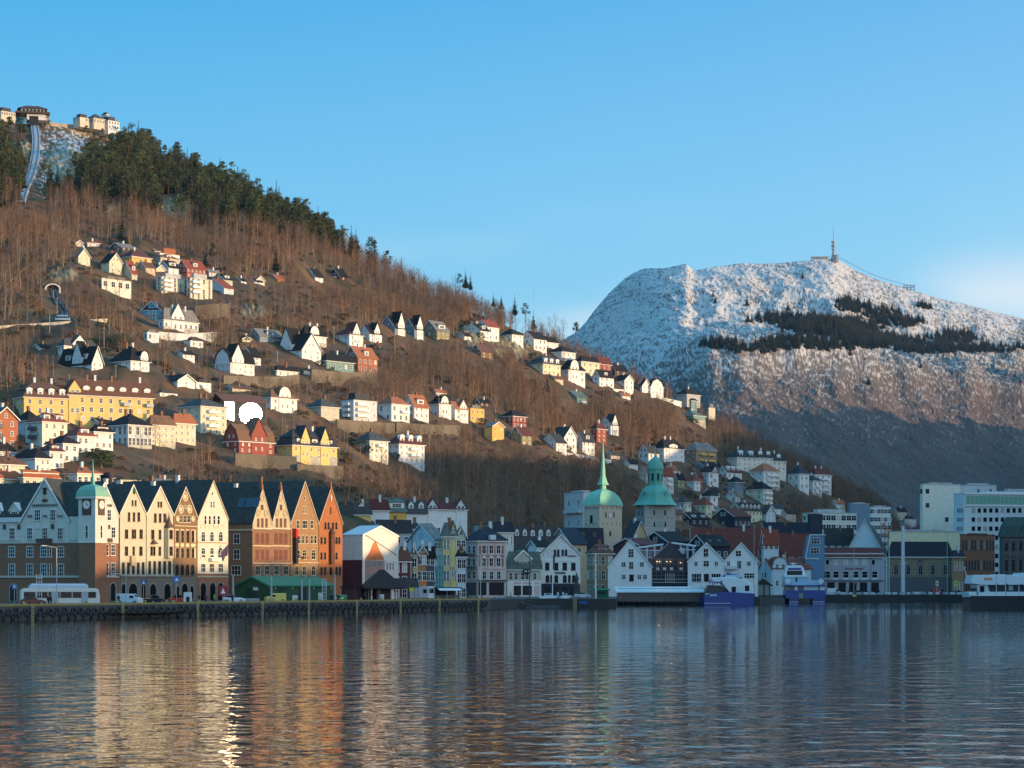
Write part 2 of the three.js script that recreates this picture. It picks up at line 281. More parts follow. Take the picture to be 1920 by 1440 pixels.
// ---------------------------------------------------------------- flat ground of the town behind the quays
const shore = [Q(-260), Q(-60), Q(0), Q(100), Q(185), [at(985, 0, 592).x, -592], [at(1013, 0, 592).x, -592], [at(1155, 0, 592).x, -592], [at(1157, 0, 676).x, -676], [at(1425, 0, 682).x, -682], [at(1432, 0, 720).x, -720], [at(1545, 0, 790).x, -790], [at(1830, 0, 800).x, -800], [at(2000, 0, 720).x, -720], [760, -690], [1500, -1100], [1500, -2600], [-1600, -2600], [-1600, -300]];
{
  const top = new MB(), side = new MB();
  for (const [i, j, k] of THREE.ShapeUtils.triangulateShape(shore.map((p) => new THREE.Vector2(p[0], -p[1])), [])) top.tri([shore[i][0], STREET, shore[i][1]], [shore[j][0], STREET, shore[j][1]], [shore[k][0], STREET, shore[k][1]]);
  for (let i = 0; i < shore.length; i++) { const a = shore[i], b = shore[(i + 1) % shore.length]; side.quad([a[0], -2, a[1]], [b[0], -2, b[1]], [b[0], STREET, b[1]], [a[0], STREET, a[1]]); }
  const o = struct('ground', joined([top, side]), [M([.075, .075, .078], 'g', .95), M([.055, .05, .045], 'b', .9)]);
}

// ---------------------------------------------------------------- windows, doors and other pieces shared by all the buildings
const shapes = new Map();
const cached = (key, make) => { if (!shapes.has(key)) shapes.set(key, make()); return shapes.get(key); };
// window geometry: frame with glazing bars standing 5 cm proud of the wall, pane 4 cm behind the bars; slot 0 frame, slot 1 glass
function windowGeo(w, h, nx = 2, ny = 2, arch = 0, fr = .1) {
  w = Math.round(w * 10) / 10; h = Math.round(h * 10) / 10;
  return cached([w, h, nx, ny, arch, fr].join(), () => {
    const f = new MB(), g = new MB(), a = w / 2, top = h / 2, y0 = arch ? top - a * .9 : top, bar = fr * .62;
    f.box(-a, -h / 2 - .06, -.1, -a + fr, y0, .06).box(a - fr, -h / 2 - .06, -.1, a, y0, .06).box(-a - .08, -h / 2 - .12, -.1, a + .08, -h / 2, .12);
    if (arch) { const n = 7; for (let i = 0; i < n; i++) { const t0 = Math.PI * (1 - i / n), t1 = Math.PI * (1 - (i + 1) / n), k = 1 - fr / a * 1.1, q = (t, r) => [Math.cos(t) * a * r, y0 + Math.sin(t) * a * .9 * r]; f.prism([q(t0, 1), q(t1, 1), q(t1, k), q(t0, k)], 'z', -.1, .06); g.poly([[0, y0, .012], [...q(t1, .95), .012], [...q(t0, .95), .012]].reverse()); } }
    else f.box(-a, top - fr, -.1, a, top, .06);
    for (let i = 1; i < nx; i++) { const x = -a + w * i / nx; f.box(x - bar / 2, -h / 2, -.1, x + bar / 2, arch ? y0 + a * .7 * (1 - Math.abs(x) / a) : top - fr, .05); }
    for (let j = 1; j < ny; j++) { const y = -h / 2 + h * j / ny; f.box(-a + fr, y - bar / 2, -.1, a - fr, y + bar / 2, .045); }
    g.quad([-a + .03, -h / 2 + .02, .015], [a - .03, -h / 2 + .02, .015], [a - .03, y0 - (arch ? 0 : .02), .015], [-a + .03, y0 - (arch ? 0 : .02), .015]);
    return joined([f, g]);
  });
}
const pair = (a, b) => cached('m' + a.uuid + b.uuid, () => [a, b]);
// put a window on a wall: face 'R' looks along +z of the house, 'L' along -x
function setWindow(parent, face, t, y, w, h, o = {}) {
  const m = part(o.name ?? 'window', windowGeo(w, h, o.nx ?? 2, o.ny ?? 2, o.arch ?? 0, o.fr ?? .1), pair(o.frame ?? M('white', 'n', .6), o.glass ?? GLASS), parent);
  if (face === 'R') m.position.set(t, y, o.out ?? .002); else { m.position.set(-(o.out ?? .002), y, -t); m.rotation.y = -Math.PI / 2; }
  return m;
}
// ---------------------------------------------------------------- houses
// a house stands with one corner towards the viewer: its right face runs along +x, its left face along -z
function footprint(pxL, pxC, pxR, D, phi) {
  const C = at(pxC, CY, D), r = [Math.cos(phi), -Math.sin(phi)], l = [-Math.sin(phi), -Math.cos(phi)];
  const solve = (px, d) => { const a = (px - CX) / F; return (a * D - C.x) / (d[0] + a * d[1]); };
  return { C, W: Math.max(.5, solve(pxR, r)), L: Math.max(.5, solve(pxL, l)) };
}
function gableRoof(W, L, H, R, over, th, axis, k = 0) { // two slabs; ridge along x or z
  const b = new MB(), s = axis === 'x' ? L : W, run = s / 2, e = over, dy = R / run * e;
  for (const sg of [0, 1]) {
    const f = (u) => axis === 'x' ? (sg ? -L - u : u) : (sg ? W + u : -u);     // u = distance outside the eave
    const pts = [[f(e), H - dy], [f(-run), H + R], [f(-run), H + R + th], [f(e), H - dy + th]];
    axis === 'x' ? b.prism(pts, 'x', -over - k, W + over) : b.prism(pts, 'z', -L - over, over + k);
  }
  return b;
}
function hipRoof(W, L, H, R, over, th, cut = 1) { // cut < 1 leaves a flat top (mansard)
  const b = new MB(), o = over, x0 = -o, x1 = W + o, z0 = -L - o, z1 = o, i = Math.min(x1 - x0, z1 - z0) / 2 * cut;
  const lo = [[x0, z1], [x1, z1], [x1, z0], [x0, z0]], hi = [[x0 + i, z1 - i], [x1 - i, z1 - i], [x1 - i, z0 + i], [x0 + i, z0 + i]];
  for (let k = 0; k < 4; k++) {
    const a = lo[k], c = lo[(k + 1) % 4], d = hi[(k + 1) % 4], e = hi[k];
    b.quad([a[0], H - .12, a[1]], [c[0], H - .12, c[1]], [c[0], H + th, c[1]], [a[0], H + th, a[1]]);
    b.quad([a[0], H + th, a[1]], [c[0], H + th, c[1]], [d[0], H + R, d[1]], [e[0], H + R, e[1]]);
  }
  b.poly(hi.map((q) => [q[0], H + R, q[1]])); b.poly(lo.map((q) => [q[0], H - .12, q[1]]).reverse());
  return b;
}
function gambrel(a, b0, H, R) { const m = (a + b0) / 2, w = b0 - a; return [[a, H], [a + w * .16, H + R * .62], [m, H + R], [b0 - w * .16, H + R * .62], [b0, H]]; }
const FONT = await new FontLoader().loadAsync('fonts/droid/droid_sans_bold.typeface.json');
let nHouse = 0;
const RECTS = [], HL = [], taken = new Set();
// what a small thing stands next to, said by the house nearest to it
function beside(what, px, py) {
  const near = HL.map(([x, y, l]) => [Math.hypot(x - px, (y - py) * 1.3), x, y, l]).sort((a, b) => a[0] - b[0]);
  for (const [, x, y, l] of near.slice(0, 12)) { const dx = px - x, dy = py - y, w = Math.abs(dx) > Math.abs(dy) * 1.4 ? (dx < 0 ? 'left of the' : 'right of the') : dy > 0 ? 'below the' : 'above the', t = (what + ' ' + w + ' ' + l).split(' '); if (t.length > 16) continue; const s = t.join(' '); if (!taken.has(s)) { taken.add(s); return s; } }
  return null;
}
function house(o) {
  const phi = (o.f ?? 50) * Math.PI / 180, hr = mulberry(1000 + nHouse++);
  let D = o.D ?? groundAt(o.pxC, o.base); const fp = footprint(o.pxL, o.pxC, o.pxR, D, phi);
  const { C, W, L } = fp, y0 = o.D && !o.lift ? Math.min(STREET, EYE + (CY - o.base) / F * D) : EYE + (CY - o.base) / F * D;
  HL.push([(o.pxL + o.pxR) / 2, (o.base + o.eave) / 2, o.label]); RECTS.push([o.pxL - 2, Math.min(o.ridge, o.eave) - 4, o.pxR + 2, o.base + 1, D]);
  const H = EYE + (CY - o.eave) / F * D - y0;
  const depthAt = (x, z) => D + x * Math.sin(phi) - z * Math.cos(phi);
  const type = o.type, over = o.over ?? .45, th = .28;
  const dm = type === 'g' || type === 'B' ? depthAt(0, -L / 2) : type === 'G' || type === 'b' ? depthAt(W / 2, 0) : depthAt(W / 2, -L / 2);
  const R = Math.max(.05, EYE + (CY - o.ridge) / F * dm - y0 - H - (type === 'f' ? 0 : th));
  const t = thing(o.name ?? 'house', o.label, o.cat ?? 'house', V(C.x, y0, -D), phi, o.group);
  t.userData.W = W; const wallM = o.wallM ?? M(o.wall, o.tex ?? 'p'), roofM = o.roofM ?? M(o.roof, o.rtex ?? (/slate|black|grey|green/.test(o.roof) ? 's' : 't'), .95), trim = M(o.trim ?? 'white', 'n', .6);
  const y1 = -(o.sink ?? 3.5), wall = new MB(), bb = new MB();
  let roof = null;
  if (type === 'g') { wall.prism([[0, y1], [-L, y1], [-L, H], [-L / 2, H + R], [0, H]], 'x', 0, W); roof = gableRoof(W, L, H, R, over, th, 'x'); }
  else if (type === 'G') { wall.prism([[0, y1], [W, y1], [W, H], [W / 2, H + R], [0, H]], 'z', -L, 0); roof = gableRoof(W, L, H, R, over, th, 'z'); }
  else if (type === 'b') { const p = gambrel(0, W, H, R); wall.prism([[0, y1], [W, y1], ...p.reverse()], 'z', -L, 0); roof = new MB(); const q = gambrel(-.4, W + .4, H - .1, R + .25), s = gambrel(-.1, W + .1, H - .1, R); for (let i = 0; i < 4; i++) roof.prism([s[i], s[i + 1], q[i + 1], q[i]], 'z', -L - .4, .4); }
  else if (type === 'B') { const p = gambrel(0, -L, H, R); wall.prism([[0, y1], [-L, y1], ...p.reverse()], 'x', 0, W); roof = new MB(); const q = gambrel(.4, -L - .4, H - .1, R + .25), s = gambrel(.1, -L - .1, H - .1, R); for (let i = 0; i < 4; i++) roof.prism([s[i], s[i + 1], q[i + 1], q[i]], 'x', -.4, W + .4); }
  else { wall.box(0, y1, -L, W, H, 0); if (type === 'h') roof = hipRoof(W, L, H, R, over, th); else if (type === 'm') roof = hipRoof(W, L, H, R, over, th, o.cut ?? .35); else if (type === 'M') { const R1 = R * .5, c = Math.min(W, L) * .09; roof = hipRoof(W, L, H, R1, over, th, .3); const up = hipRoof(W - 2 * c, L - 2 * c, H + R1, R - R1, .15, .1), mv = [c, 0, -c]; for (let i = 0; i < up.p.length; i += 3) roof.p.push(up.p[i] + mv[0], up.p[i + 1], up.p[i + 2] + mv[2]); roof.n.push(...up.n); roof.u.push(...up.u); } else { roof = new MB(); roof.box(-.15, H, -L - .15, W + .15, H + .3, .15); if (R > .4) roof.box(W * .2, H + .3, -L * .8, W * .8, H + R, -L * .25); } }
  part('wall', wall, wallM, t); const roofO = part('roof', roof, roofM, t);
  if (type === 'g' || type === 'G') { // pale boards along the gable's edges
    const s = type === 'g' ? L : W, e = over, dy = R / (s / 2) * e, hh = .34;
    for (const sg of [0, 1]) { const f = (u) => type === 'g' ? (sg ? -L - u : u) : (sg ? W + u : -u); const pts = [[f(e), H - dy - hh + .2], [f(-s / 2), H + R - hh + .2], [f(-s / 2), H + R + .2], [f(e), H - dy + .2]]; type === 'g' ? bb.prism(pts, 'x', -over - .06, -over + .04) : bb.prism(pts, 'z', over - .04, over + .06); }
    part('bargeboard', bb, trim, t);
  } else if (type !== 'f') { const q = over + .05, e = new MB(); e.box(-q, H - .2, over - .04, W + q, H + .02, q).box(-q, H - .2, -L - q, -over + .04, H + .02, q - .09); part('fascia', e, trim, t); }
  if (o.plinth) { const p = new MB(); p.box(-.12, y1, -L, W + .05, o.plinth, .12); part('plinth', p, M('stone', 'b'), t); }
  // windows in rows
  const st = o.st ?? 2, fl = H / st, wh = o.wh ?? clamp(fl * .5, .9, 1.75), ww = o.ww ?? clamp(wh * .78, .8, 1.3), wo = { frame: o.frame ? M(o.frame, 'n', .6) : undefined, nx: o.nx ?? 2, ny: o.ny ?? 2, fr: o.fr ?? .12, glass: o.glass };
  const row = (face, n, len) => { for (let s = 0; s < st; s++) for (let i = 0; i < n; i++) { if (o.skip && hr() < o.skip) continue; setWindow(t, face, len * (i + .5 + (n > 2 && o.jit !== 0 ? (hr() - .5) * .12 : 0)) / n, fl * (s + .52), ww, wh, hr() < .12 ? { ...wo, glass: BLIND } : wo); } };
  row('L', o.wl ?? 2, L); row('R', o.wr ?? 3, W);
  if (!o.plain && (type === 'g' || type === 'B')) { const n = R > 3.4 && L > 6 ? 2 : 1; for (let i = 0; i < n; i++) setWindow(t, 'L', L / 2 + (i - (n - 1) / 2) * 2, H + R * .3, ww * .9, Math.min(wh * .9, R * .5), wo); }
  if (!o.plain && (type === 'G' || type === 'b')) { const n = R > 3.4 && W > 6 ? 2 : 1; for (let i = 0; i < n; i++) setWindow(t, 'R', W / 2 + (i - (n - 1) / 2) * 2, H + R * .3, ww * .9, Math.min(wh * .9, R * .5), wo); }
  // chimneys
  const nc = o.ch ?? (type === 'f' ? 0 : 1);
  for (let i = 0; i < nc; i++) {
    const k = (i + 1) / (nc + 1) + (hr() - .5) * .15, x = type === 'G' || type === 'b' ? W / 2 : W * k, z = type === 'G' || type === 'b' ? -L * k : -L / 2, c = new MB();
    c.box(x - .36, H + R - 1, z - .36, x + .36, H + R + 1.35, z + .36).box(x - .43, H + R + 1.2, z - .43, x + .43, H + R + 1.36, z + .43);
    part('chimney', c, M(o.chc ?? (hr() < .55 ? 'white' : 'brick'), 'b'), roofO);
  }
  // dormers: 'R3' three on the right roof slope, 'L2' two on the left one
  if (o.dorm) for (const d of o.dorm.split(',')) {
    const face = d[0], n = +d[1], kind = d[2] ?? 's', len = face === 'R' ? W : L, dep = (face === 'R' ? L : W) / 2 * (type === 'm' ? (o.cut ?? .35) : type === 'M' ? .3 : 1), dw = o.dw ?? clamp(len / n * .5, 1.2, 2.6), dh = clamp(R * .48, 1.1, 2.0);
    for (let i = 0; i < n; i++) {
      const t0 = len * (i + .5) / n, yb = H + (/m/i.test(type) ? .35 : R * .2), zb = dep * (/m/i.test(type) ? .04 : .17), zt = zb + Math.max(1.2, dep * .5), g = new THREE.Group(), dm2 = new MB(), dr = new MB();
      dm2.box(-dw / 2, 0, -zt, dw / 2, dh, -zb);
      if (kind === 's') dr.prism([[-zt - .3, dh + .55], [-zb + .3, dh - .02], [-zb + .3, dh + .16], [-zt - .3, dh + .75]], 'x', -dw / 2 - .2, dw / 2 + .2);
      else if (kind === 'a') { const q = []; for (let k = 0; k <= 6; k++) q.push([-Math.cos(k / 6 * Math.PI) * (dw / 2 + .18), dh - .05 + Math.sin(k / 6 * Math.PI) * dw * .42]); dr.prism(q.reverse(), 'z', -zt, -zb + .2); }
      else { dm2.prism([[-dw / 2, dh], [dw / 2, dh], [0, dh + dw * .55]], 'z', -zt, -zb); for (const s of [-1, 1]) dr.prism([[s * (dw / 2 + .2), dh - .15], [0, dh + dw * .58], [0, dh + dw * .58 + .16], [s * (dw / 2 + .2), dh + .02]], 'z', -zt, -zb + .2); }
      const dg = part('dormer', dm2, M(o.dwall ?? 'white', 'p'), t), place = face === 'R' ? [t0, yb, 0, 0] : [0, yb, -t0, -Math.PI / 2];
      dg.position.set(place[0], place[1], place[2]); dg.rotation.y = place[3];
      part('roof', dr, kind === 'a' ? M('white', 'n') : roofM, dg);
      const wn = part('window', windowGeo(dw * .62, dh * .62, dw > 1.8 ? 3 : 2, 2, kind === 'a' ? 1 : 0, .1), pair(trim, GLASS), dg); wn.position.set(0, dh * .5, -zb + .002);
    }
  }
  // cross gable over the eaves: 'R.5' at half the right face
  if (o.cross) for (const c of o.cross.split(',')) {
    const [, face, ks, kind] = c.match(/^([RL])([\d.]+)(\w?)/), k = +ks, len = face === 'R' ? W : L, cw = (o.cw ?? .38) * len, dep = (face === 'R' ? L : W) * .5, rh = Math.min(R + .2, cw * (o.cp ?? .75)), hh = Math.max(.3, R * .35);
    const wb = new MB(), rb = new MB();
    const prof = kind === 'a' ? Array.from({ length: 9 }, (_, i) => [Math.cos(i / 8 * Math.PI) * cw / 2, H + hh + Math.sin(i / 8 * Math.PI) * cw * .52]) : [[cw / 2, H + hh], [0, H + hh + rh], [-cw / 2, H + hh]];
    wb.prism([[-cw / 2, kind === 'w' ? -2 : 0], [cw / 2, kind === 'w' ? -2 : 0], ...prof], 'z', -dep, .25);
    for (let i = 0; i < prof.length - 1; i++) { const a = prof[i], b = prof[i + 1], s = 1.06; rb.prism([[a[0] * s, a[1]], [b[0] * s, b[1]], [b[0] * s, b[1] + .22], [a[0] * s, a[1] + .22]], 'z', -dep - .5, .55); }
    const g = part('cross_gable', wb, o.crossM ? M(o.crossM, o.tex ?? 'p') : wallM, t), pl = face === 'R' ? [len * k, 0, 0, 0] : [0, 0, -len * k, -Math.PI / 2];
    g.position.set(pl[0], pl[1], pl[2]); g.rotation.y = pl[3];
    part('roof', rb, roofM, g);
    for (const [y, n] of [[H + hh * .5, 2], [H * .45, 2]]) for (let i = 0; i < n; i++) { const wn = part('window', windowGeo(ww * .85, wh, 2, 2, 0, .12), pair(wo.frame ?? M('white', 'n', .6), GLASS), g); wn.position.set((i - (n - 1) / 2) * cw * .42, y, .254); }
  }
  // roof windows: 'R2'
  if (o.sky) for (const d of o.sky.split(',')) {
    const face = d[0], n = +d[1], len = face === 'R' ? W : L, run = (face === 'R' ? L : W) / 2, ang = Math.atan2(R, run);
    for (let i = 0; i < n; i++) { const p = part('roof_window', cached('skyw', () => { const f = new MB(), g = new MB(); f.box(-.55, 0, -.75, .55, .08, .75); g.quad([-.43, .085, .62], [.43, .085, .62], [.43, .085, -.62], [-.43, .085, -.62]); return joined([f, g]); }), pair(M('dgrey', 'n', .5), o.skyG ?? GLASS), t);
      const u = .42, tt = len * (i + .7) / (n + .4), y = H + R * u + th + .02; p.rotation.order = 'YXZ';
      if (face === 'R') { p.position.set(tt, y, -run * u); p.rotation.set(ang, 0, 0); } else { p.position.set(run * u, y, -tt); p.rotation.set(ang, -Math.PI / 2, 0); } }
  }
  // balconies: 'R.5x2' centre .5, on 2 storeys
  if (o.balc) for (const d of o.balc.split(',')) { const [, face, ks, ns] = d.match(/^([RL])([\d.]+)(?:x(\d))?/), k = +ks, n = +(ns ?? 1), len = face === 'R' ? W : L, bw = (o.bw ?? .4) * len;
    for (let s = 0; s < n; s++) { const b = new MB(), y = fl * (st - 1 - s) + .15, dp = 1.2; b.box(-bw / 2, -.12, 0, bw / 2, .06, dp).box(-bw / 2, .06, dp - .07, bw / 2, o.bh ?? 1.0, dp).box(-bw / 2, .06, 0, -bw / 2 + .07, 1, dp - .07).box(bw / 2 - .07, .06, 0, bw / 2, 1, dp - .07); const p = part('balcony', b, M(o.bcol ?? 'white', 'n', .6), t); if (face === 'R') p.position.set(len * k, y, 0); else { p.position.set(0, y, -len * k); p.rotation.y = -Math.PI / 2; } } }
  t.userData.dims = undefined; delete t.userData.W; delete t.userData.dims;
  return Object.assign(t, { hd: { W, L, H, R, D, phi, y0, C, fl, depthAt, roofO, wallM, roofM } });
}
// photograph pixel on the right or left wall of a house -> [distance along the wall, height], and how many pixels a metre spans there
function onWall(t, face, px, py) {
  const { phi, C, D, y0 } = t.hd, d = face === 'R' ? [Math.cos(phi), -Math.sin(phi)] : [-Math.sin(phi), -Math.cos(phi)], a = (px - CX) / F, s = (a * D - C.x) / (d[0] + a * d[1]), Dd = D - s * d[1];
  return [s, EYE + (CY - py) / F * Dd - y0, Dd];
}
function putWindows(t, face, w, h, list, o = {}) { // list: 'px,py px,py'
  for (const q of list.split(' ')) {
    const [px, py] = q.split(',').map(Number), [s, y, Dd] = onWall(t, face, px, py), s1 = onWall(t, face, px + w / 2, py)[0], s0 = onWall(t, face, px - w / 2, py)[0], hh = h / F * Dd;
    setWindow(t, face, s, y, Math.abs(s1 - s0), hh, o);
  }
}
function upperWall(t, py, m, name = 'upper_wall') { // a skin of another material on the right face above a level, gable included
  const { W, H, R } = t.hd, y = onWall(t, 'R', CX + F * t.hd.C.x / t.hd.D, py)[1], g = new MB();
  g.prism([[.0, y], [W, y], [W, H], [W / 2, H + R - .02], [0, H]], 'z', -.02, .05); return part(name, g, m, t);
}
function crossGable(t, face, pa, pb, pyE, pyP, m, rm, dep, o = {}) { // a full gable that breaks the eaves, given by its feet and peak in pixels
  const [a, ya] = onWall(t, face, pa, pyE), [b] = onWall(t, face, pb, pyE), c = (a + b) / 2, yp = onWall(t, face, (pa + pb) / 2, pyP)[1], w = Math.abs(b - a) / 2, wb = new MB(), rb = new MB(), bb = new MB(), q = o.proud ?? .15, y0 = o.from ?? ya - .5;
  wb.prism([[-w, y0], [w, y0], [w, ya], [0, yp], [-w, ya]], 'z', -dep, q);
  for (const s of [-1, 1]) { rb.prism([[s * (w + .35), ya - .3], [0, yp + .05], [0, yp + .3], [s * (w + .35), ya - .02]], 'z', -dep, q + .2); bb.prism([[s * (w + .35), ya - .4], [0, yp - .15], [0, yp + .34], [s * (w + .35), ya + .05]], 'z', q + .2, q + .3); }
  const g = part('cross_gable', wb, m, t); part('roof', rb, rm, g); part('bargeboard', bb, o.trim ?? M('white', 'n', .6), g);
  if (face === 'R') g.position.set(c, 0, 0); else { g.position.set(0, 0, -c); g.rotation.y = -Math.PI / 2; }
  return g;
}
function loft(rows, n, m, name, parent, pos, turn = 0) { // rings [radius, height] with n sides
  const b = new MB(), ring = ([r, y]) => Array.from({ length: n }, (_, i) => { const a = (i + .5) / n * 2 * Math.PI; return [Math.cos(a) * r, y, Math.sin(a) * r]; });
  for (let k = 0; k < rows.length - 1; k++) { const p = ring(rows[k]), q = ring(rows[k + 1]); for (let i = 0; i < n; i++) { const j = (i + 1) % n; b.quad(p[i], q[i], q[j], p[j]); } }
  b.poly(ring(rows[rows.length - 1]).reverse()); b.poly(ring(rows[0]));
  const o = part(name, b, m, parent); o.position.set(...pos); o.rotation.y = turn; return o;
}
function clockOn(t, face, px, py, r, out, m = M('white', 'n', .5)) {
  const [s, y] = onWall(t, face, px, py), d = new MB(), h = new MB(); d.add(new THREE.CylinderGeometry(r, r, .08, 24).rotateX(Math.PI / 2)); h.box(-.05, -.05, .05, .05, r * .75, .08).box(-.05, -.05, .05, r * .5, .05, .08);
  for (let k = 0; k < 12; k++) { const a = k / 12 * 6.2832; h.box(Math.cos(a) * r * .85 - .05, Math.sin(a) * r * .85 - .05, .04, Math.cos(a) * r * .85 + .05, Math.sin(a) * r * .85 + .05, .07); }
  h.add(new THREE.TorusGeometry(r, .07, 6, 24));
  const g = part('clock_face', d, m, t); part('clock_hands', h, M('black', 'n', .5), g);
  if (face === 'R') g.position.set(s, y, out); else { g.position.set(-out, y, -s); g.rotation.y = -Math.PI / 2; }
}
const textGeo = (txt, size, depth = .06) => { const g = new TextGeometry(txt, { font: FONT, size, depth, curveSegments: 2 }); g.computeBoundingBox(); const b = g.boundingBox; g.translate(-(b.min.x + b.max.x) / 2, -(b.min.y + b.max.y) / 2, 0); return g; };
function letters(t, face, px, py, txt, wpx, m, out = .06, tall) {
  const [s, y, Dd] = onWall(t, face, px, py), s1 = onWall(t, face, px + wpx / 2, py)[0], s0 = onWall(t, face, px - wpx / 2, py)[0], g = textGeo(txt, 1); const b = g.boundingBox, k = Math.abs(s1 - s0) / (b.max.x - b.min.x); g.scale(k, tall ? tall / F * Dd : k, 1);
  const o = part('lettering', g, m, t); if (face === 'R') o.position.set(s, y, out); else { o.position.set(-out, y, -s); o.rotation.y = -Math.PI / 2; } return o;
}
function boxOn(t, face, x0, y0, x1, y1, dep, m, name, parent) { // a raised rectangle between two pixels of a wall
  const [a, ya] = onWall(t, face, x0, y0), [b, yb] = onWall(t, face, x1, y1), g = new MB(), l = Math.min(a, b), r = Math.max(a, b), lo = Math.min(ya, yb), hi = Math.max(ya, yb), e = Math.min(0, dep) - .04, f = Math.max(0, dep);
  if (face === 'R') g.box(l, lo, e, r, hi, f); else g.box(-f, lo, -r, -e, hi, -l);
  return part(name, g, m, parent ?? t);
}
// one house per line: left edge, corner, right edge, base, eaves, ridge (photograph pixels) | roof kind | wall | roof | label | further settings
function row(text, more = {}) {
  for (const line of text.trim().split('\n')) {
    const [n, type, wall, roof, label, x] = line.split('|').map((s) => s.trim()); const k = n.split(/\s+/).map(Number);
    const o = { pxL: k[0], pxC: k[1], pxR: k[2], base: k[3], eave: k[4], ridge: k[5], type, wall, roof, label, ...more };
    if (x) for (const p of x.split(/\s+/)) { const [a, b] = p.split('='); o[a] = b === undefined ? true : /^-?[\d.]+$/.test(b) ? +b : b; }
    house(o);
  }
}

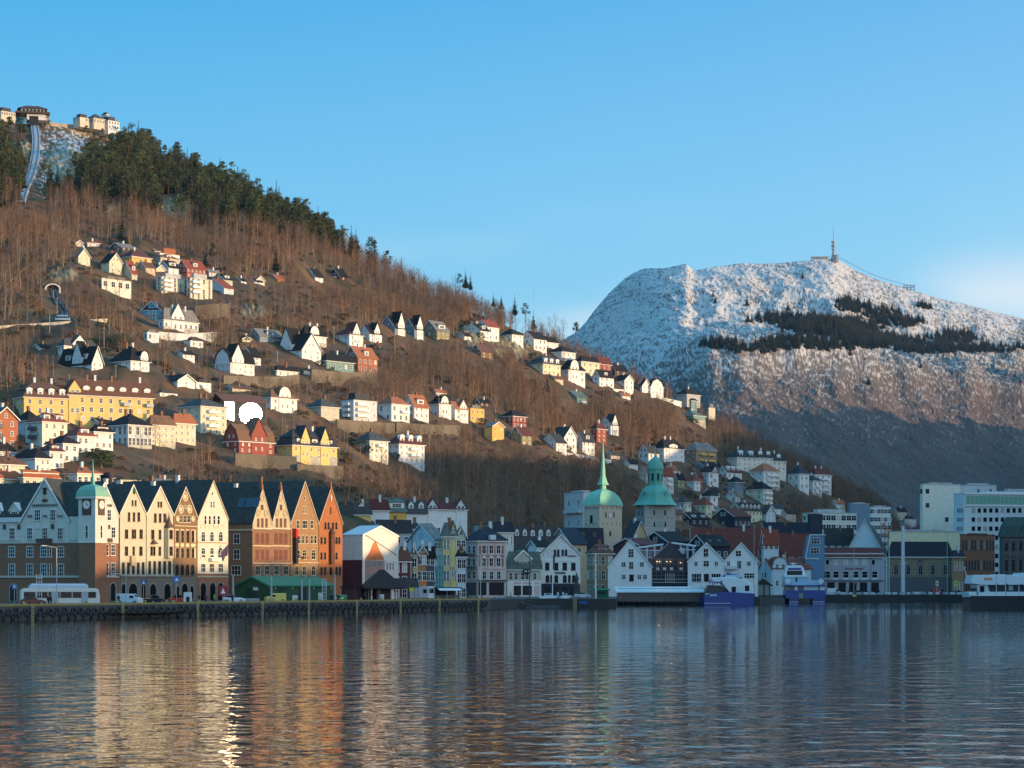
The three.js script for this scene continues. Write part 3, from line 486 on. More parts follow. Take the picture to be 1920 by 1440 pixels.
// ---------------------------------------------------------------- houses on the hill, top rows first
row(`
141 142 156 461 455 450 | G | cream | maroon | tiny cream house, uppermost and outermost of the hill houses under the bare wood | wl=0 wr=2 st=1 f=30
162 164 187 463 455 451 | h | white | redroof | small white house with a red roof above the cream gable house at the wood | wl=0 wr=2 st=1 f=30
143 147 169 494 480 465 | G | cream | greyroof | cream gable house alone beside the trees left of the dark bungalow | wl=1 wr=2
204 228 254 470 463 454 | g | dgrey | greyroof | dark low bungalow with a grey roof directly below the tall fir | wl=2 wr=3 st=1
190 205 229 511 490 474 | G | cream | blackroof | cream gable house with black roof left of the ochre house | wl=1 wr=2
222 247 284 499 480 468 | h | gold | maroon | ochre yellow house with a maroon hip roof near the top of the hill | wl=2 wr=3
268 290 302 474 470 467 | f | lgrey | greyroof | grey flat garage beside the white cube house | wl=1 wr=1 st=1
298 300 337 492 474 466 | f | white | rust | white cube house with a thin rusty flat roof, highest of its cluster | wl=0 wr=3 ch=0 skip=.2
282 301 336 494 483 475 | h | beige | brown | dark-roofed house half hidden below the white cube house | wl=2 wr=3 st=1 dorm=R1
333 350 386 520 501 486 | g | red | redroof | bright red house with a red roof above the terraced flats | wl=2 wr=5 dorm=R1
227 247 258 526 511 488 | g | beige | redroof | house with a long red tiled roof below the ochre house | wl=2 wr=1 dorm=R1
258 273 291 510 500 490 | g | tan | brownroof | tan timber house behind bare trees, white-trimmed gable | wl=2 wr=2
287 293 310 510 504 496 | G | cream | brownroof | small cream gable beside the tan timber house | wl=0 wr=1 st=1
297 316 335 512 500 487 | g | lblue | blackroof | pale blue gable house with a black roof and a white dormer above the flats | wl=2 wr=1 dorm=R1 dw=4
190 191 246 541 521 519 | f | ivory | greyroof | wide ivory flat-roofed house with big dark windows behind bare trunks | wl=0 wr=4 st=1 wh=2.2 ww=2.2
385 392 412 520 509 504 | g | lgrey | greyroof | grey-roofed house between the red house and the small white gables | wl=1 wr=2 st=1
293 303 353 553 519 514 | f | cream | lgrey | left block of cream terraced flats with curved balconies | wl=1 wr=5 st=4 balc=R.2x3 bw=.34 bcol=lblue name=terraced_flats cat=flats wh=2.2
350 357 398 558 521 514 | f | cream | lgrey | lower block of cream terraced flats with deep arched balconies | wl=1 wr=4 st=4 balc=R.25x3 bw=.4 bcol=lblue name=terraced_flats cat=flats wh=2.2
397 420 436 536 523 512 | g | sage | blackroof | green-grey gable house with a pale annex at the end of the top row | wl=2 wr=1 dorm=R1 dw=3
380 420 438 553 539 522 | g | lblue | redroof | pale blue front gable with two windows and a red roof, below the terraced flats | wl=2 wr=1
441 452 462 531 526 520 | g | white | blackroof | small dark-roofed cottage at the end of the top row, beyond the green-grey gable | wl=1 wr=1 st=1
466 477 492 532 527 521 | g | lblue | blackroof | low white cottage with flat black roof along the wood edge | wl=1 wr=1 st=1
478 480 496 531 525 517 | G | cream | greyroof | cream gable cottage along the wood edge | wl=0 wr=2 st=1
505 521 536 530 525 514 | g | sage | orangeroof | pale green gable cottage with an orange roof along the wood edge | wl=1 wr=1 st=1
569 591 606 526 518 502 | g | lblue | blackroof | pale blue gable house with a balcony standing alone under the wood | wl=2 wr=1 balc=L.5
616 636 652 525 517 501 | g | maroon | blackroof | dark red timber house alone under the wood, beside the pale blue gable | wl=2 wr=1 balc=L.5
297 307 372 618 599 578 | h | white | greyroof | white villa with a pointed centre gable and grey roof on a long terrace wall | wl=1 wr=7 st=1 cross=R.40 cw=.36 wh=1.9 cp=1.1 plinth=1.6 ch=2
270 276 298 638 622 618 | f | lblue | greyroof | pale blue annex below the white villa's terrace | wl=1 wr=2 st=1
328 343 365 672 663 656 | g | white | blackroof | small white cottage with black roof in the middle of bare gardens | wl=1 wr=2 st=1
402 432 477 699 680 651 | B | white | blackroof | white gambrel house with a black roof above the long stone wall | wl=3 wr=4 cross=R.30 cw=.48 cp=.9 dorm=R1 ch=2
452 474 489 684 668 650 | g | white | blackroof | narrow white gable house tucked behind the white gambrel house | wl=1 wr=1
275 333 366 728 713 701 | G | white | blackroof | long low white house with a plain gable below the bare gardens | wl=5 wr=1 ch=1
366 368 396 728 716 712 | f | white | dgrey | flat annex with white balcony railings beside the long low white house | wl=0 wr=2 st=1 balc=R.5
516 519 559 705 694 685 | h | white | blackroof | white garage with black roof beside the gambrel house | wl=0 wr=3 st=1
469 487 530 642 628 615 | g | bluegrey | greyroof | grey-roofed house with a glazed white dormer above the gambrel house | wl=2 wr=3 st=1 dorm=R1 dw=4 sky=R2
452 454 470 642 635 630 | G | cream | blackroof | tiny cream shed beside the grey-roofed house with glazed dormer | wl=0 wr=1 st=1
513 566 602 673 654 624 | G | white | blackroof | large white house with a steep black roof and big glazed ground floor | wl=3 wr=3 cross=L.55w cw=.42 cp=1.2
562 571 612 644 628 610 | h | white | blackroof | white villa with a curved gable and two chimneys, behind the steep black roof | wl=1 wr=3 cross=R.45a cw=.4 ch=2 plinth=1
594 612 664 693 676 662 | h | teal | blackroof | low pale teal house on a stone terrace, left of the red gable house | wl=2 wr=5 st=1
646 671 708 698 669 648 | g | rust | rust | house with red upper storey, white base and red roof on the stone terrace | wl=1 wr=4 dorm=R1 chc=white ch=2
628 655 681 648 627 611 | h | white | maroon | white house with a maroon roof, first of the upper row above the bare wood | wl=2 wr=2 cross=R.5 cw=.5 cp=1.1
672 693 716 642 624 608 | g | white | blackroof | white gable house second in the upper row above the bare wood | wl=2 wr=2 cross=R.6 cw=.45 cp=1
711 741 761 630 614 591 | g | bluegrey | blackroof | slate blue gable house with white trim and a bright white cross gable | wl=2 wr=2 cross=R.55w cw=.6 cp=1.3 crossM=white ch=2
755 777 795 634 616 597 | g | bluegrey | blackroof | narrower slate blue gable house, next after the larger slate blue one | wl=1 wr=2 cross=R.55w cw=.6 cp=1.3 crossM=white
791 819 843 640 619 600 | g | olive | greyroof | olive house with yellow side wall and a grey roof, last of the gable group | wl=3 wr=3 dorm=R1 dw=5
859 871 883 637 629 622 | g | white | blackroof | small white shed just left of the twin white gables | wl=1 wr=1 st=1
867 901 919 636 619 605 | g | white | blackroof | white front gable house, lower one of the twin white gables | wl=2 wr=2 dorm=R1
895 914 936 638 611 599 | g | white | redroof | white house with bright red roof behind the twin white gable | wl=2 wr=2
935 960 981 642 627 615 | h | white | blackroof | white hip-roofed house with black roof right of the red-roofed one | wl=2 wr=2
975 1001 1025 656 634 620 | g | white | blackroof | white house with a tall blank gable end and chimney, mid-slope | wl=1 wr=3
1013 1022 1047 652 641 630 | h | white | blackroof | small white house with a pitched black roof peering above its neighbours | wl=1 wr=2
1029 1053 1079 677 659 648 | h | white | blackroof | white hip house with wide black eaves on the descending street | wl=2 wr=3
883 902 924 671 658 645 | g | brown | brownroof | orange-lit small brown house alone in the bare wood | wl=2 wr=2
991 1018 1051 702 682 666 | M | pale | dgrey | pale ivory house with a row of white dormers on the slope | wl=2 wr=4 dorm=R3a
1048 1066 1097 715 693 676 | h | white | blackroof | white house with a round-topped front gable on the slope | wl=2 wr=3 cross=R.35a cw=.5
1082 1090 1124 699 677 667 | h | cream | blackroof | cream hip house behind the round-gabled one | wl=1 wr=3
1115 1120 1146 704 682 668 | h | red | maroon | red house with a maroon roof among the white hillside houses | wl=1 wr=3
1141 1153 1176 706 693 682 | g | dbrown | blackroof | dark brown timber house at the edge of the wood | wl=1 wr=2
1111 1124 1151 725 705 692 | g | white | blackroof | white gable house below the red one | wl=1 wr=3 dorm=R1
1150 1171 1188 730 712 702 | G | white | blackroof | white house with a plain lit gable above a white parapet | wl=3 wr=2
1200 1204 1219 737 722 710 | G | white | blackroof | slim white gable house near the end of the parapet street | wl=1 wr=2
1213 1220 1244 740 724 709 | b | white | blackroof | white house with a rounded lit gable at the parapet street's end | wl=1 wr=2
1267 1288 1313 752 739 728 | h | grey | blackroof | grey hip-roofed house at the shoulder of the slope | wl=2 wr=2
1276 1296 1307 770 751 741 | h | teal | blackroof | tall dark teal house with white windows at the shoulder of the slope | wl=2 wr=1
1272 1300 1323 793 779 769 | h | teal | greenroof | wide low teal house with a white base, below the tall dark teal one | wl=3 wr=2 plinth=2 st=1
1327 1329 1341 777 764 757 | f | beige | greyroof | small beige flat house half hidden in gardens past the teal houses | wl=0 wr=1
1057 1082 1102 755 744 732 | g | teal | greenroof | low teal bungalow with a long verandah alone in the bare wood | wl=2 wr=2 st=1 balc=R.5
`);
row(`
109 120 184 672 648 634 | h | white | dgrey | upper white villa with a tall front gable, behind the large gabled villa | wl=2 wr=4 cross=R.45 cw=.42 cp=1.2
110 172 193 696 678 648 | G | white | blackroof | large white villa with steep black roof and a pointed front gable | wl=3 wr=2 cross=L.42w cw=.3 cp=1.5 dorm=L2s ch=2
206 245 280 697 676 648 | h | white | blackroof | white villa with a black hip roof and a round bay, beside the larger gabled villa | wl=3 wr=3 cross=R.72a cw=.4 ch=2
640 663 707 792 749 738 | f | lgrey | dgrey | pale modern apartment block with dark balconies on its shaded side | wl=1 wr=4 st=4 balc=R.35x3,L.5x3 bw=.5
709 734 768 790 757 742 | h | white | rust | square white house with a red-brown hip roof next to the apartment block | wl=2 wr=3 balc=R.7 bw=.4
756 777 804 784 761 739 | g | white | rust | white house with a broad red roof and red-edged gable | wl=2 wr=3 dorm=R1 dw=4
799 823 846 782 757 744 | h | white | blackroof | white house with a round-topped gable and black roof in the middle row | wl=2 wr=2 cross=R.45a cw=.6
838 853 878 787 765 752 | g | white | rust | white house with a small red roof before the ochre modern house | wl=1 wr=2 cross=R.6 cw=.5 cp=1
874 882 908 790 765 760 | f | gold | greyroof | ochre modern house with slanting flat roofs | wl=1 wr=3
908 923 945 829 799 790 | G | gold | greyroof | narrow ochre house with a white-edged gable standing among trees | wl=1 wr=2 st=3
940 961 987 802 780 767 | h | red | blackroof | red house with white windows and a dark roof in the wood | wl=2 wr=4
957 978 997 835 815 799 | g | olive | maroon | olive and yellow house with a maroon roof below the red one | wl=1 wr=2
1015 1043 1062 848 829 812 | g | white | slateblue | white front gable house with slate roof above the dark wood | wl=2 wr=2
1034 1058 1081 842 818 799 | G | white | slateblue | tall white house with a plain gable, behind the front gable house | wl=2 wr=2
1078 1092 1115 848 826 810 | g | white | slateblue | white house with balconies right of the tall plain gable | wl=1 wr=3 dorm=R1
1108 1119 1137 829 804 791 | h | red | maroon | red house behind the church spire's tip | wl=1 wr=2 st=3
1123 1145 1160 816 796 781 | g | white | slateblue | white house with two steep gables above the red one | wl=2 wr=2 cross=R.5 cw=.6 cp=1.2
1197 1216 1236 872 848 834 | g | lblue | slateblue | pale blue house just left of the big white villa | wl=2 wr=2
1225 1245 1283 868 840 822 | h | white | blackroof | big white villa with black roof and a high centre block | wl=2 wr=4 st=3 cross=R.45w cw=.4 cp=.1 ch=3
1285 1305 1344 864 842 829 | h | ochre | greyroof | ochre apartment house with balconies above the old streets | wl=2 wr=4 balc=R.3x2,R.7x2 bcol=gold bw=.3
335 376 425 813 761 744 | h | cream | dgrey | tall cream apartment house with a dark hip roof and three balconies | wl=3 wr=4 st=4 balc=R.45x3 ch=2
420 448 514 849 827 793 | B | red | brown | red timber house with white trim, front gable and steep brown roof | wl=2 wr=5 cross=R.55w cw=.42 cp=1 dorm=R1 trim=white
520 548 632 862 834 805 | M | yellow | slateblue | long yellow house with white windows and two pointed gables on a stone terrace | wl=1 wr=6 cross=R.28w,R.72w cw=.2 cp=1.1 dorm=R3s plinth=1.5 ch=2
490 508 557 771 745 729 | h | white | brown | white villa with a round gable and two chimneys above the red and yellow houses | wl=2 wr=3 cross=R.52a cw=.45 ch=2
576 602 636 782 762 746 | h | beige | dgrey | beige house with dark hip roof behind the reddish hedge | wl=2 wr=2
663 693 728 861 826 808 | h | ivory | dgrey | square ivory house with a dark roof and a lamp-hung balcony at the shade line | wl=2 wr=4 st=3 balc=R.55 sky=R3
727 748 796 866 832 813 | h | white | maroon | white house with a dark red roof and three round dormers | wl=2 wr=5 st=3 dorm=R3a balc=R.6x2
`, {});
row(`
26 45 127 792 744 715 | M | yellow | brownroof | left wing of the yellow apartment terrace, lower roof with four round dormers | wl=3 wr=4 st=3 dorm=R4a f=32 ch=2
118 127 287 792 740 711 | M | yellow | brownroof | long yellow apartment terrace with seven round dormers and a brown mansard roof | wl=0 wr=9 st=3 dorm=R7a f=32 ch=4 cross=R.08w cw=.14 cp=.75 balc=R.68,R.95 bw=.08 bcol=grey
-24 -12 34 838 784 762 | G | rust | dgrey | red gabled apartment house with balconies at the picture's edge | wl=1 wr=2 st=3 balc=R.1x2 bcol=dgrey
30 52 76 820 788 768 | h | lgrey | blackroof | dark-roofed house squeezed between the red gable and the red-roofed flats | wl=2 wr=2 st=3
48 79 126 838 790 771 | h | ivory | redroof | ivory block of flats with a red hip roof and dark balconies on its shaded side | wl=2 wr=3 st=3 balc=L.5x2 bcol=dgrey dorm=R2
131 190 219 812 794 771 | g | grey | blackroof | house with a long black roof in front of the yellow terrace | wl=4 wr=2 sky=L3
121 145 178 852 817 797 | h | white | redroof | white house with a dark red roof and a white double dormer | wl=2 wr=3 st=2 dorm=R1 dw=3
168 176 212 842 809 796 | h | white | blackroof | white house with a square white dormer in front of the grey and white block | wl=1 wr=3 dorm=R1 dw=4
200 240 284 839 796 774 | h | lgrey | blackroof | broad black-roofed block, grey on the shaded side and white on the lit one | wl=4 wr=6 st=2 wh=2.6 ch=2 sky=R2 plinth=1
272 282 329 833 796 777 | h | cream | brown | cream house with a brown roof behind a bare tree | wl=1 wr=4 st=3 sky=R3
318 326 367 830 793 774 | h | cream | rust | cream house with a red-brown roof at the end of the lower terrace | wl=1 wr=4 st=3 sky=R2
86 118 147 868 831 815 | h | white | blackroof | white house with a black roof and a thick chimney above the orange roofs | wl=2 wr=2
71 93 119 880 846 829 | h | white | maroon | white house with a maroon roof and one white dormer above the orange roofs | wl=1 wr=3 dorm=R1
25 66 94 887 859 839 | h | white | blackroof | white house with a wide black roof just above the orange dormers | wl=2 wr=3 sky=R1
-20 -8 28 862 846 827 | h | lblue | blackroof | black-roofed house at the picture's edge over the brown roof | wl=1 wr=2 st=1 sky=R1
-24 -6 47 897 870 853 | h | cream | brownroof | cream house with a wide brown hip roof at the picture's edge | wl=1 wr=4 st=1 sky=R1
-24 -8 48 915 897 880 | h | cream | orangeroof | cream house under a bright orange roof with a chimney, at the picture's edge | wl=1 wr=2 st=1
38 44 111 916 895 880 | h | cream | orangeroof | cream house with three flat dormers in its orange roof | wl=1 wr=5 st=1 dorm=R3s dw=4
120 145 189 912 887 873 | h | ivory | orangeroof | ivory house with an orange roof behind the clock tower's spire | wl=2 wr=4 st=1 sky=R2
188 206 223 915 890 886 | f | navy | dgrey | dark blue box house behind the wharf gables | wl=1 wr=1 st=1
198 226 285 918 899 896 | f | cream | dgrey | low cream house with a flat dark roof behind the wharf gables | wl=2 wr=5 st=1
282 300 327 920 905 897 | g | lblue | greyroof | white shed with a pale roof and a thick chimney stack behind the wharf gables | wl=1 wr=2 st=1 ch=2
`, { f: 48 });
row(`
1363 1382 1420 882 857 841 | h | ivory | slateblue | near end of the ivory terrace row with twin round dormers, warm chimney pots | wl=1 wr=4 st=3 dorm=R2a ch=2 f=38
1412 1419 1449 880 858 843 | h | ivory | slateblue | middle house of the ivory terrace row above the old streets | wl=0 wr=4 st=3 dorm=R2a ch=2 f=38
1440 1448 1474 892 864 848 | h | ivory | slateblue | far end of the ivory terrace row where the slope falls away | wl=0 wr=3 st=3 dorm=R1a ch=2 f=38
1347 1363 1391 899 884 872 | g | white | maroon | white gable house with three little dormers in a red roof, under the ivory terrace | wl=2 wr=3 dorm=R3a st=1
1304 1320 1346 884 873 865 | g | bluegrey | blackroof | black-roofed house under the ochre apartments | wl=1 wr=2 st=1
1305 1329 1347 912 886 873 | h | white | blackroof | white corner house with a black roof right of the red narrow house | wl=2 wr=2 cross=R.6 cw=.4
1406 1432 1462 912 883 868 | h | white | rust | white block of flats with a red roof, awning dormer and stacked balconies | wl=2 wr=3 st=3 balc=R.55x3 bw=.7
1364 1378 1394 929 904 892 | h | bluegrey | blackroof | grey-blue house with a black pyramid roof on the steep street | wl=2 wr=1
1398 1431 1448 946 917 902 | h | ivory | blackroof | tall ivory block with a wide black roof and side balconies at the wood's edge | wl=2 wr=2 st=3 balc=R.5x3 bw=.8
1361 1380 1387 943 930 920 | g | white | brown | little white house with a dark brown gable and two lit panes | wl=2 wr=1 st=1
1477 1499 1517 919 888 870 | h | white | slateblue | white house with a slate pyramid roof, first of the group beyond the wood | wl=2 wr=2
1501 1524 1541 926 901 890 | h | white | slateblue | white house with stepped balconies below the slate pyramid roof | wl=2 wr=2 balc=R.5x2
1517 1528 1559 920 889 877 | h | white | maroon | white house with a red roof and three chimneys, end of the group beyond the wood | wl=1 wr=3 st=3 ch=3 balc=R.6x3
1199 1212 1217 907 886 874 | g | beige | brown | beige house left of the cathedral's lantern | wl=2 wr=1
1236 1243 1263 920 889 876 | g | lgrey | redroof | pale house with a red roof edge just right of the cathedral's lantern | wl=1 wr=3 st=3 balc=R.5x2
1262 1270 1284 914 897 887 | g | olive | blackroof | small dark olive house with white windows beside the red-edged one | wl=1 wr=2 st=2
1281 1302 1313 920 902 889 | h | white | redroof | white house with a red hip roof above the cathedral | wl=2 wr=1
1300 1308 1318 918 893 884 | g | red | maroon | narrow red house between two white houses on the steep street | wl=1 wr=1
1313 1333 1346 957 930 918 | h | white | blackroof | white house with a black hip roof beside the dark street | wl=2 wr=1
1294 1324 1335 969 947 932 | h | pale | redroof | pale yellow house with a red roof and a wide front gable behind the cathedral | wl=3 wr=1
1267 1283 1296 967 942 930 | h | ivory | dgrey | ivory house with layered balconies close behind the cathedral tower | wl=2 wr=2 balc=L.5x2
1272 1295 1330 985 972 960 | g | navy | blackroof | dark gabled house with two white dormer windows behind the cathedral tower | wl=2 wr=3 st=1 dorm=R2
1335 1377 1408 995 968 952 | g | navy | maroon | navy blue house with a red side roof and five lit windows | wl=1 wr=4 st=1 ch=2
1367 1391 1429 980 956 941 | g | pale | slate | long pale yellow house with slate roof and six small dormers | wl=2 wr=6 dorm=R5g
1427 1437 1454 980 962 947 | G | lblue | slate | white house with a steep ornate gable next to the long pale yellow house | wl=1 wr=2
`, { f: 45 });

row(`
345 357 381 650 638 634 | f | white | dgrey | white garage with a flat roof under the stone terrace of the pointed-gable villa | wl=1 wr=2 st=1
288 300 333 744 736 732 | f | white | dgrey | long white shed below the long low white house | wl=1 wr=3 st=1
425 436 470 735 727 722 | g | beige | brownroof | low beige annex on the bank above the mirroring panes | wl=1 wr=3 st=1
563 570 592 702 694 689 | g | white | blackroof | small white outbuilding left of the stone terrace | wl=1 wr=1 st=1
696 702 722 655 648 643 | g | brown | brownroof | small brown boathouse-like shed under the white gable house | wl=1 wr=1 st=1
812 818 838 742 734 729 | g | white | rust | little white cottage with a red-brown roof at the wood's lower edge | wl=1 wr=2 st=1
893 899 918 762 753 747 | g | dbrown | blackroof | small dark timber cottage between the ochre modern house and the wood | wl=1 wr=2 st=1
1060 1068 1084 690 682 677 | g | white | blackroof | tiny white cottage below the white hip house on the descending street | wl=1 wr=2 st=1
1035 1041 1056 716 709 704 | g | beige | brownroof | small beige house under the ivory house with dormers | wl=1 wr=1 st=1
1160 1167 1182 748 741 736 | g | white | rust | tiny white cottage with a red roof under the white parapet | wl=1 wr=1 st=1
1138 1146 1162 862 852 845 | g | beige | slateblue | beige house with a slate roof above the spire's garden wall | wl=1 wr=2 st=1
1170 1180 1196 880 868 860 | g | white | blackroof | white house with black roof left of the pale blue one | wl=1 wr=2
1244 1256 1270 892 880 872 | g | ivory | rust | ivory house tucked above the cathedral's right shoulder | wl=1 wr=2
1322 1334 1350 934 922 914 | g | white | blackroof | white house with a black gable on the steep street | wl=1 wr=2
1340 1352 1366 968 956 948 | g | white | maroon | small white house with a maroon roof beside the navy blue house | wl=1 wr=2
1230 1242 1262 990 978 970 | g | white | blackroof | white house just right of the cathedral tower's base | wl=1 wr=2
1250 1262 1280 975 963 955 | g | ochre | brownroof | small ochre house behind the dark gabled house | wl=1 wr=2
1440 1452 1470 962 952 945 | g | white | slateblue | white house under the dark wood, right of the ornate gable | wl=1 wr=2
1462 1474 1492 974 962 955 | g | beige | blackroof | beige house low at the wood's foot | wl=1 wr=2
1560 1568 1584 952 943 937 | g | white | rust | white house with a red roof alone behind the cream offices | wl=1 wr=2
1676 1682 1700 965 957 951 | g | beige | blackroof | beige house beyond the white offices, below the shaded mountain | wl=1 wr=2
1690 1698 1718 982 973 967 | f | lgrey | dgrey | low grey building beyond the white offices | wl=1 wr=3 st=1
155 168 196 724 714 708 | g | white | blackroof | white row of garages above the yellow terrace | wl=2 wr=3 st=1
64 74 96 660 650 644 | g | white | blackroof | small white outbuilding left of the two gabled villas | wl=1 wr=2 st=1
`);
row(`
-12 2 29 216 207 203 | f | beige | dgrey | low timber-clad hall beside the summit station at the picture's edge | wl=1 wr=6 st=1 D=1446
137 150 170 227 219 215 | f | beige | dgrey | long low restaurant pavilion on the summit with a flat roof | wl=2 wr=4 st=1 D=1488
160 176 196 231 221 213 | h | beige | dgrey | summit restaurant wing with a shallow grey roof | wl=2 wr=4 st=1 D=1492
186 203 224 241 225 220 | f | white | dgrey | white cube restaurant with scaffolded terrace at the end of the summit | wl=2 wr=4 st=2 D=1500
190 200 205 222 213 211 | f | lgrey | dgrey | small square roof tower on the summit restaurant | wl=1 wr=1 st=1 D=1506
`, { lift: 1, f: 45, ch: 0, wh: 1.8 });
row(`263 304 315 608 583 564 | g | navy | blackroof | dark house with a big blue round-topped window and two storeys of blue glass | wl=0 wr=1 st=2 f=72 plain=1 ch=0`);
{ const t = scene.children[scene.children.length - 1], bl = M([.10, .34, .46], 'n', .1), o = { frame: M('white', 'n', .6), fr: .16 }; putWindows(t, 'L', 17, 12, '287,571', { ...o, arch: 1, nx: 1, ny: 1, glass: bl, out: .05 }); putWindows(t, 'L', 15, 9.5, '271,586 300,586 271,598 300,598', { ...o, nx: 1, ny: 1, glass: bl, out: .05 }); putWindows(t, 'L', 12, 9.5, '286,586 286,598', { ...o, nx: 2, ny: 1, glass: M([.16, .36, .42], 'n', .12), out: .05 }); }
RECTS.push([426, 748, 502, 806, groundAt(470, 800)], [48, 225, 80, 384, 2000], [84, 525, 130, 604, 2000]);
{ // summit station of the light railway: a wide dark roof over a glazed pavilion, white base, track running in below
  const D = 1464, k = D / F, t = thing('summit_station', 'summit station of the light railway with a wide dark roof over its white base', 'station', at(60, 226, D), .25), X = (px) => (px - 60) * k, Y = (py) => (226 - py) * k, bx = (n, m, a, b, c, d, z0, z1) => { const g = new MB(); g.box(X(a), Y(d), z0, X(c), Y(b), z1); return part(n, g, m, t); };
  const rf = new MB(), q = [[X(33), -9], [X(88), -9], [X(88), 5], [X(33), 5]], h = [[X(50), -3.5], [X(72), -3.5], [X(72), -.5], [X(50), -.5]]; for (let i = 0; i < 4; i++) { const j = (i + 1) % 4; rf.quad([q[i][0], Y(206), q[i][1]], [q[j][0], Y(206), q[j][1]], [h[j][0], Y(198), h[j][1]], [h[i][0], Y(198), h[i][1]]); } rf.poly(h.map((p) => [p[0], Y(198), p[1]])).poly(q.map((p) => [p[0], Y(206), p[1]])); part('roof', rf, M('dbrown', 't'), t);
  bx('wall', M('white', 'p'), 40, 206, 82, 212.5, -8, 3.6); for (let i = 0; i < 6; i++) bx('window', GLASS, 42 + i * 6.8, 207, 47 + i * 6.8, 211.5, 3.6, 3.75); bx('platform_roof', M('dbrown', 'w'), 29, 212.5, 92, 216, -9, 7); bx('base_wall', M('white', 'p'), 50, 216, 84, 227, -7, 4.5); bx('side_wall', M('lgrey', 'p'), 84, 218, 92, 228, -7, 3.5); bx('doorway', M('black'), 55, 220, 71, 238, 4.4, 4.7); bx('chimney', M('white'), 62, 196, 64, 203, -3, -2);
}

// ---------------------------------------------------------------- the old wharf: tall gabled merchants' houses side by side
const lineD = (px, off) => { const [x0, z0] = Q(0, off), a = (px - CX) / F, s = (a * -z0 - x0) / (qDir[0] - a * -qDir[1]); return -z0 - qDir[1] * s; };
const PHI = Math.atan2(-qDir[1], qDir[0]) * 180 / Math.PI, WOFF = -24;
function wharf(a, b, eave, apex, wall, label, more = {}) { const D = lineD(a, WOFF); return house({ name: 'gabled_house', cat: 'house', pxL: a - 190, pxC: a, pxR: b, base: CY + (EYE - STREET) / D * F, eave, ridge: apex, type: 'G', wall, roof: 'slate', label, D, f: PHI, wl: 0, wr: 0, st: 1, plain: true, over: .12, ch: 2, sink: 1, ...more }); }
const WF = { frame: M('white', 'n', .6) }, DARKF = { frame: M([.2, .13, .08], 'n', .6) }, CREAMF = { frame: M('cream', 'n', .6) };
const STONEF = { frame: M([.33, .28, .22], 'b'), fr: .3 };
const arcade = (t, w, h, list, o = {}) => putWindows(t, 'R', w, h, list, { name: 'archway', arch: 1, nx: 1, ny: 1, ...STONEF, ...o });
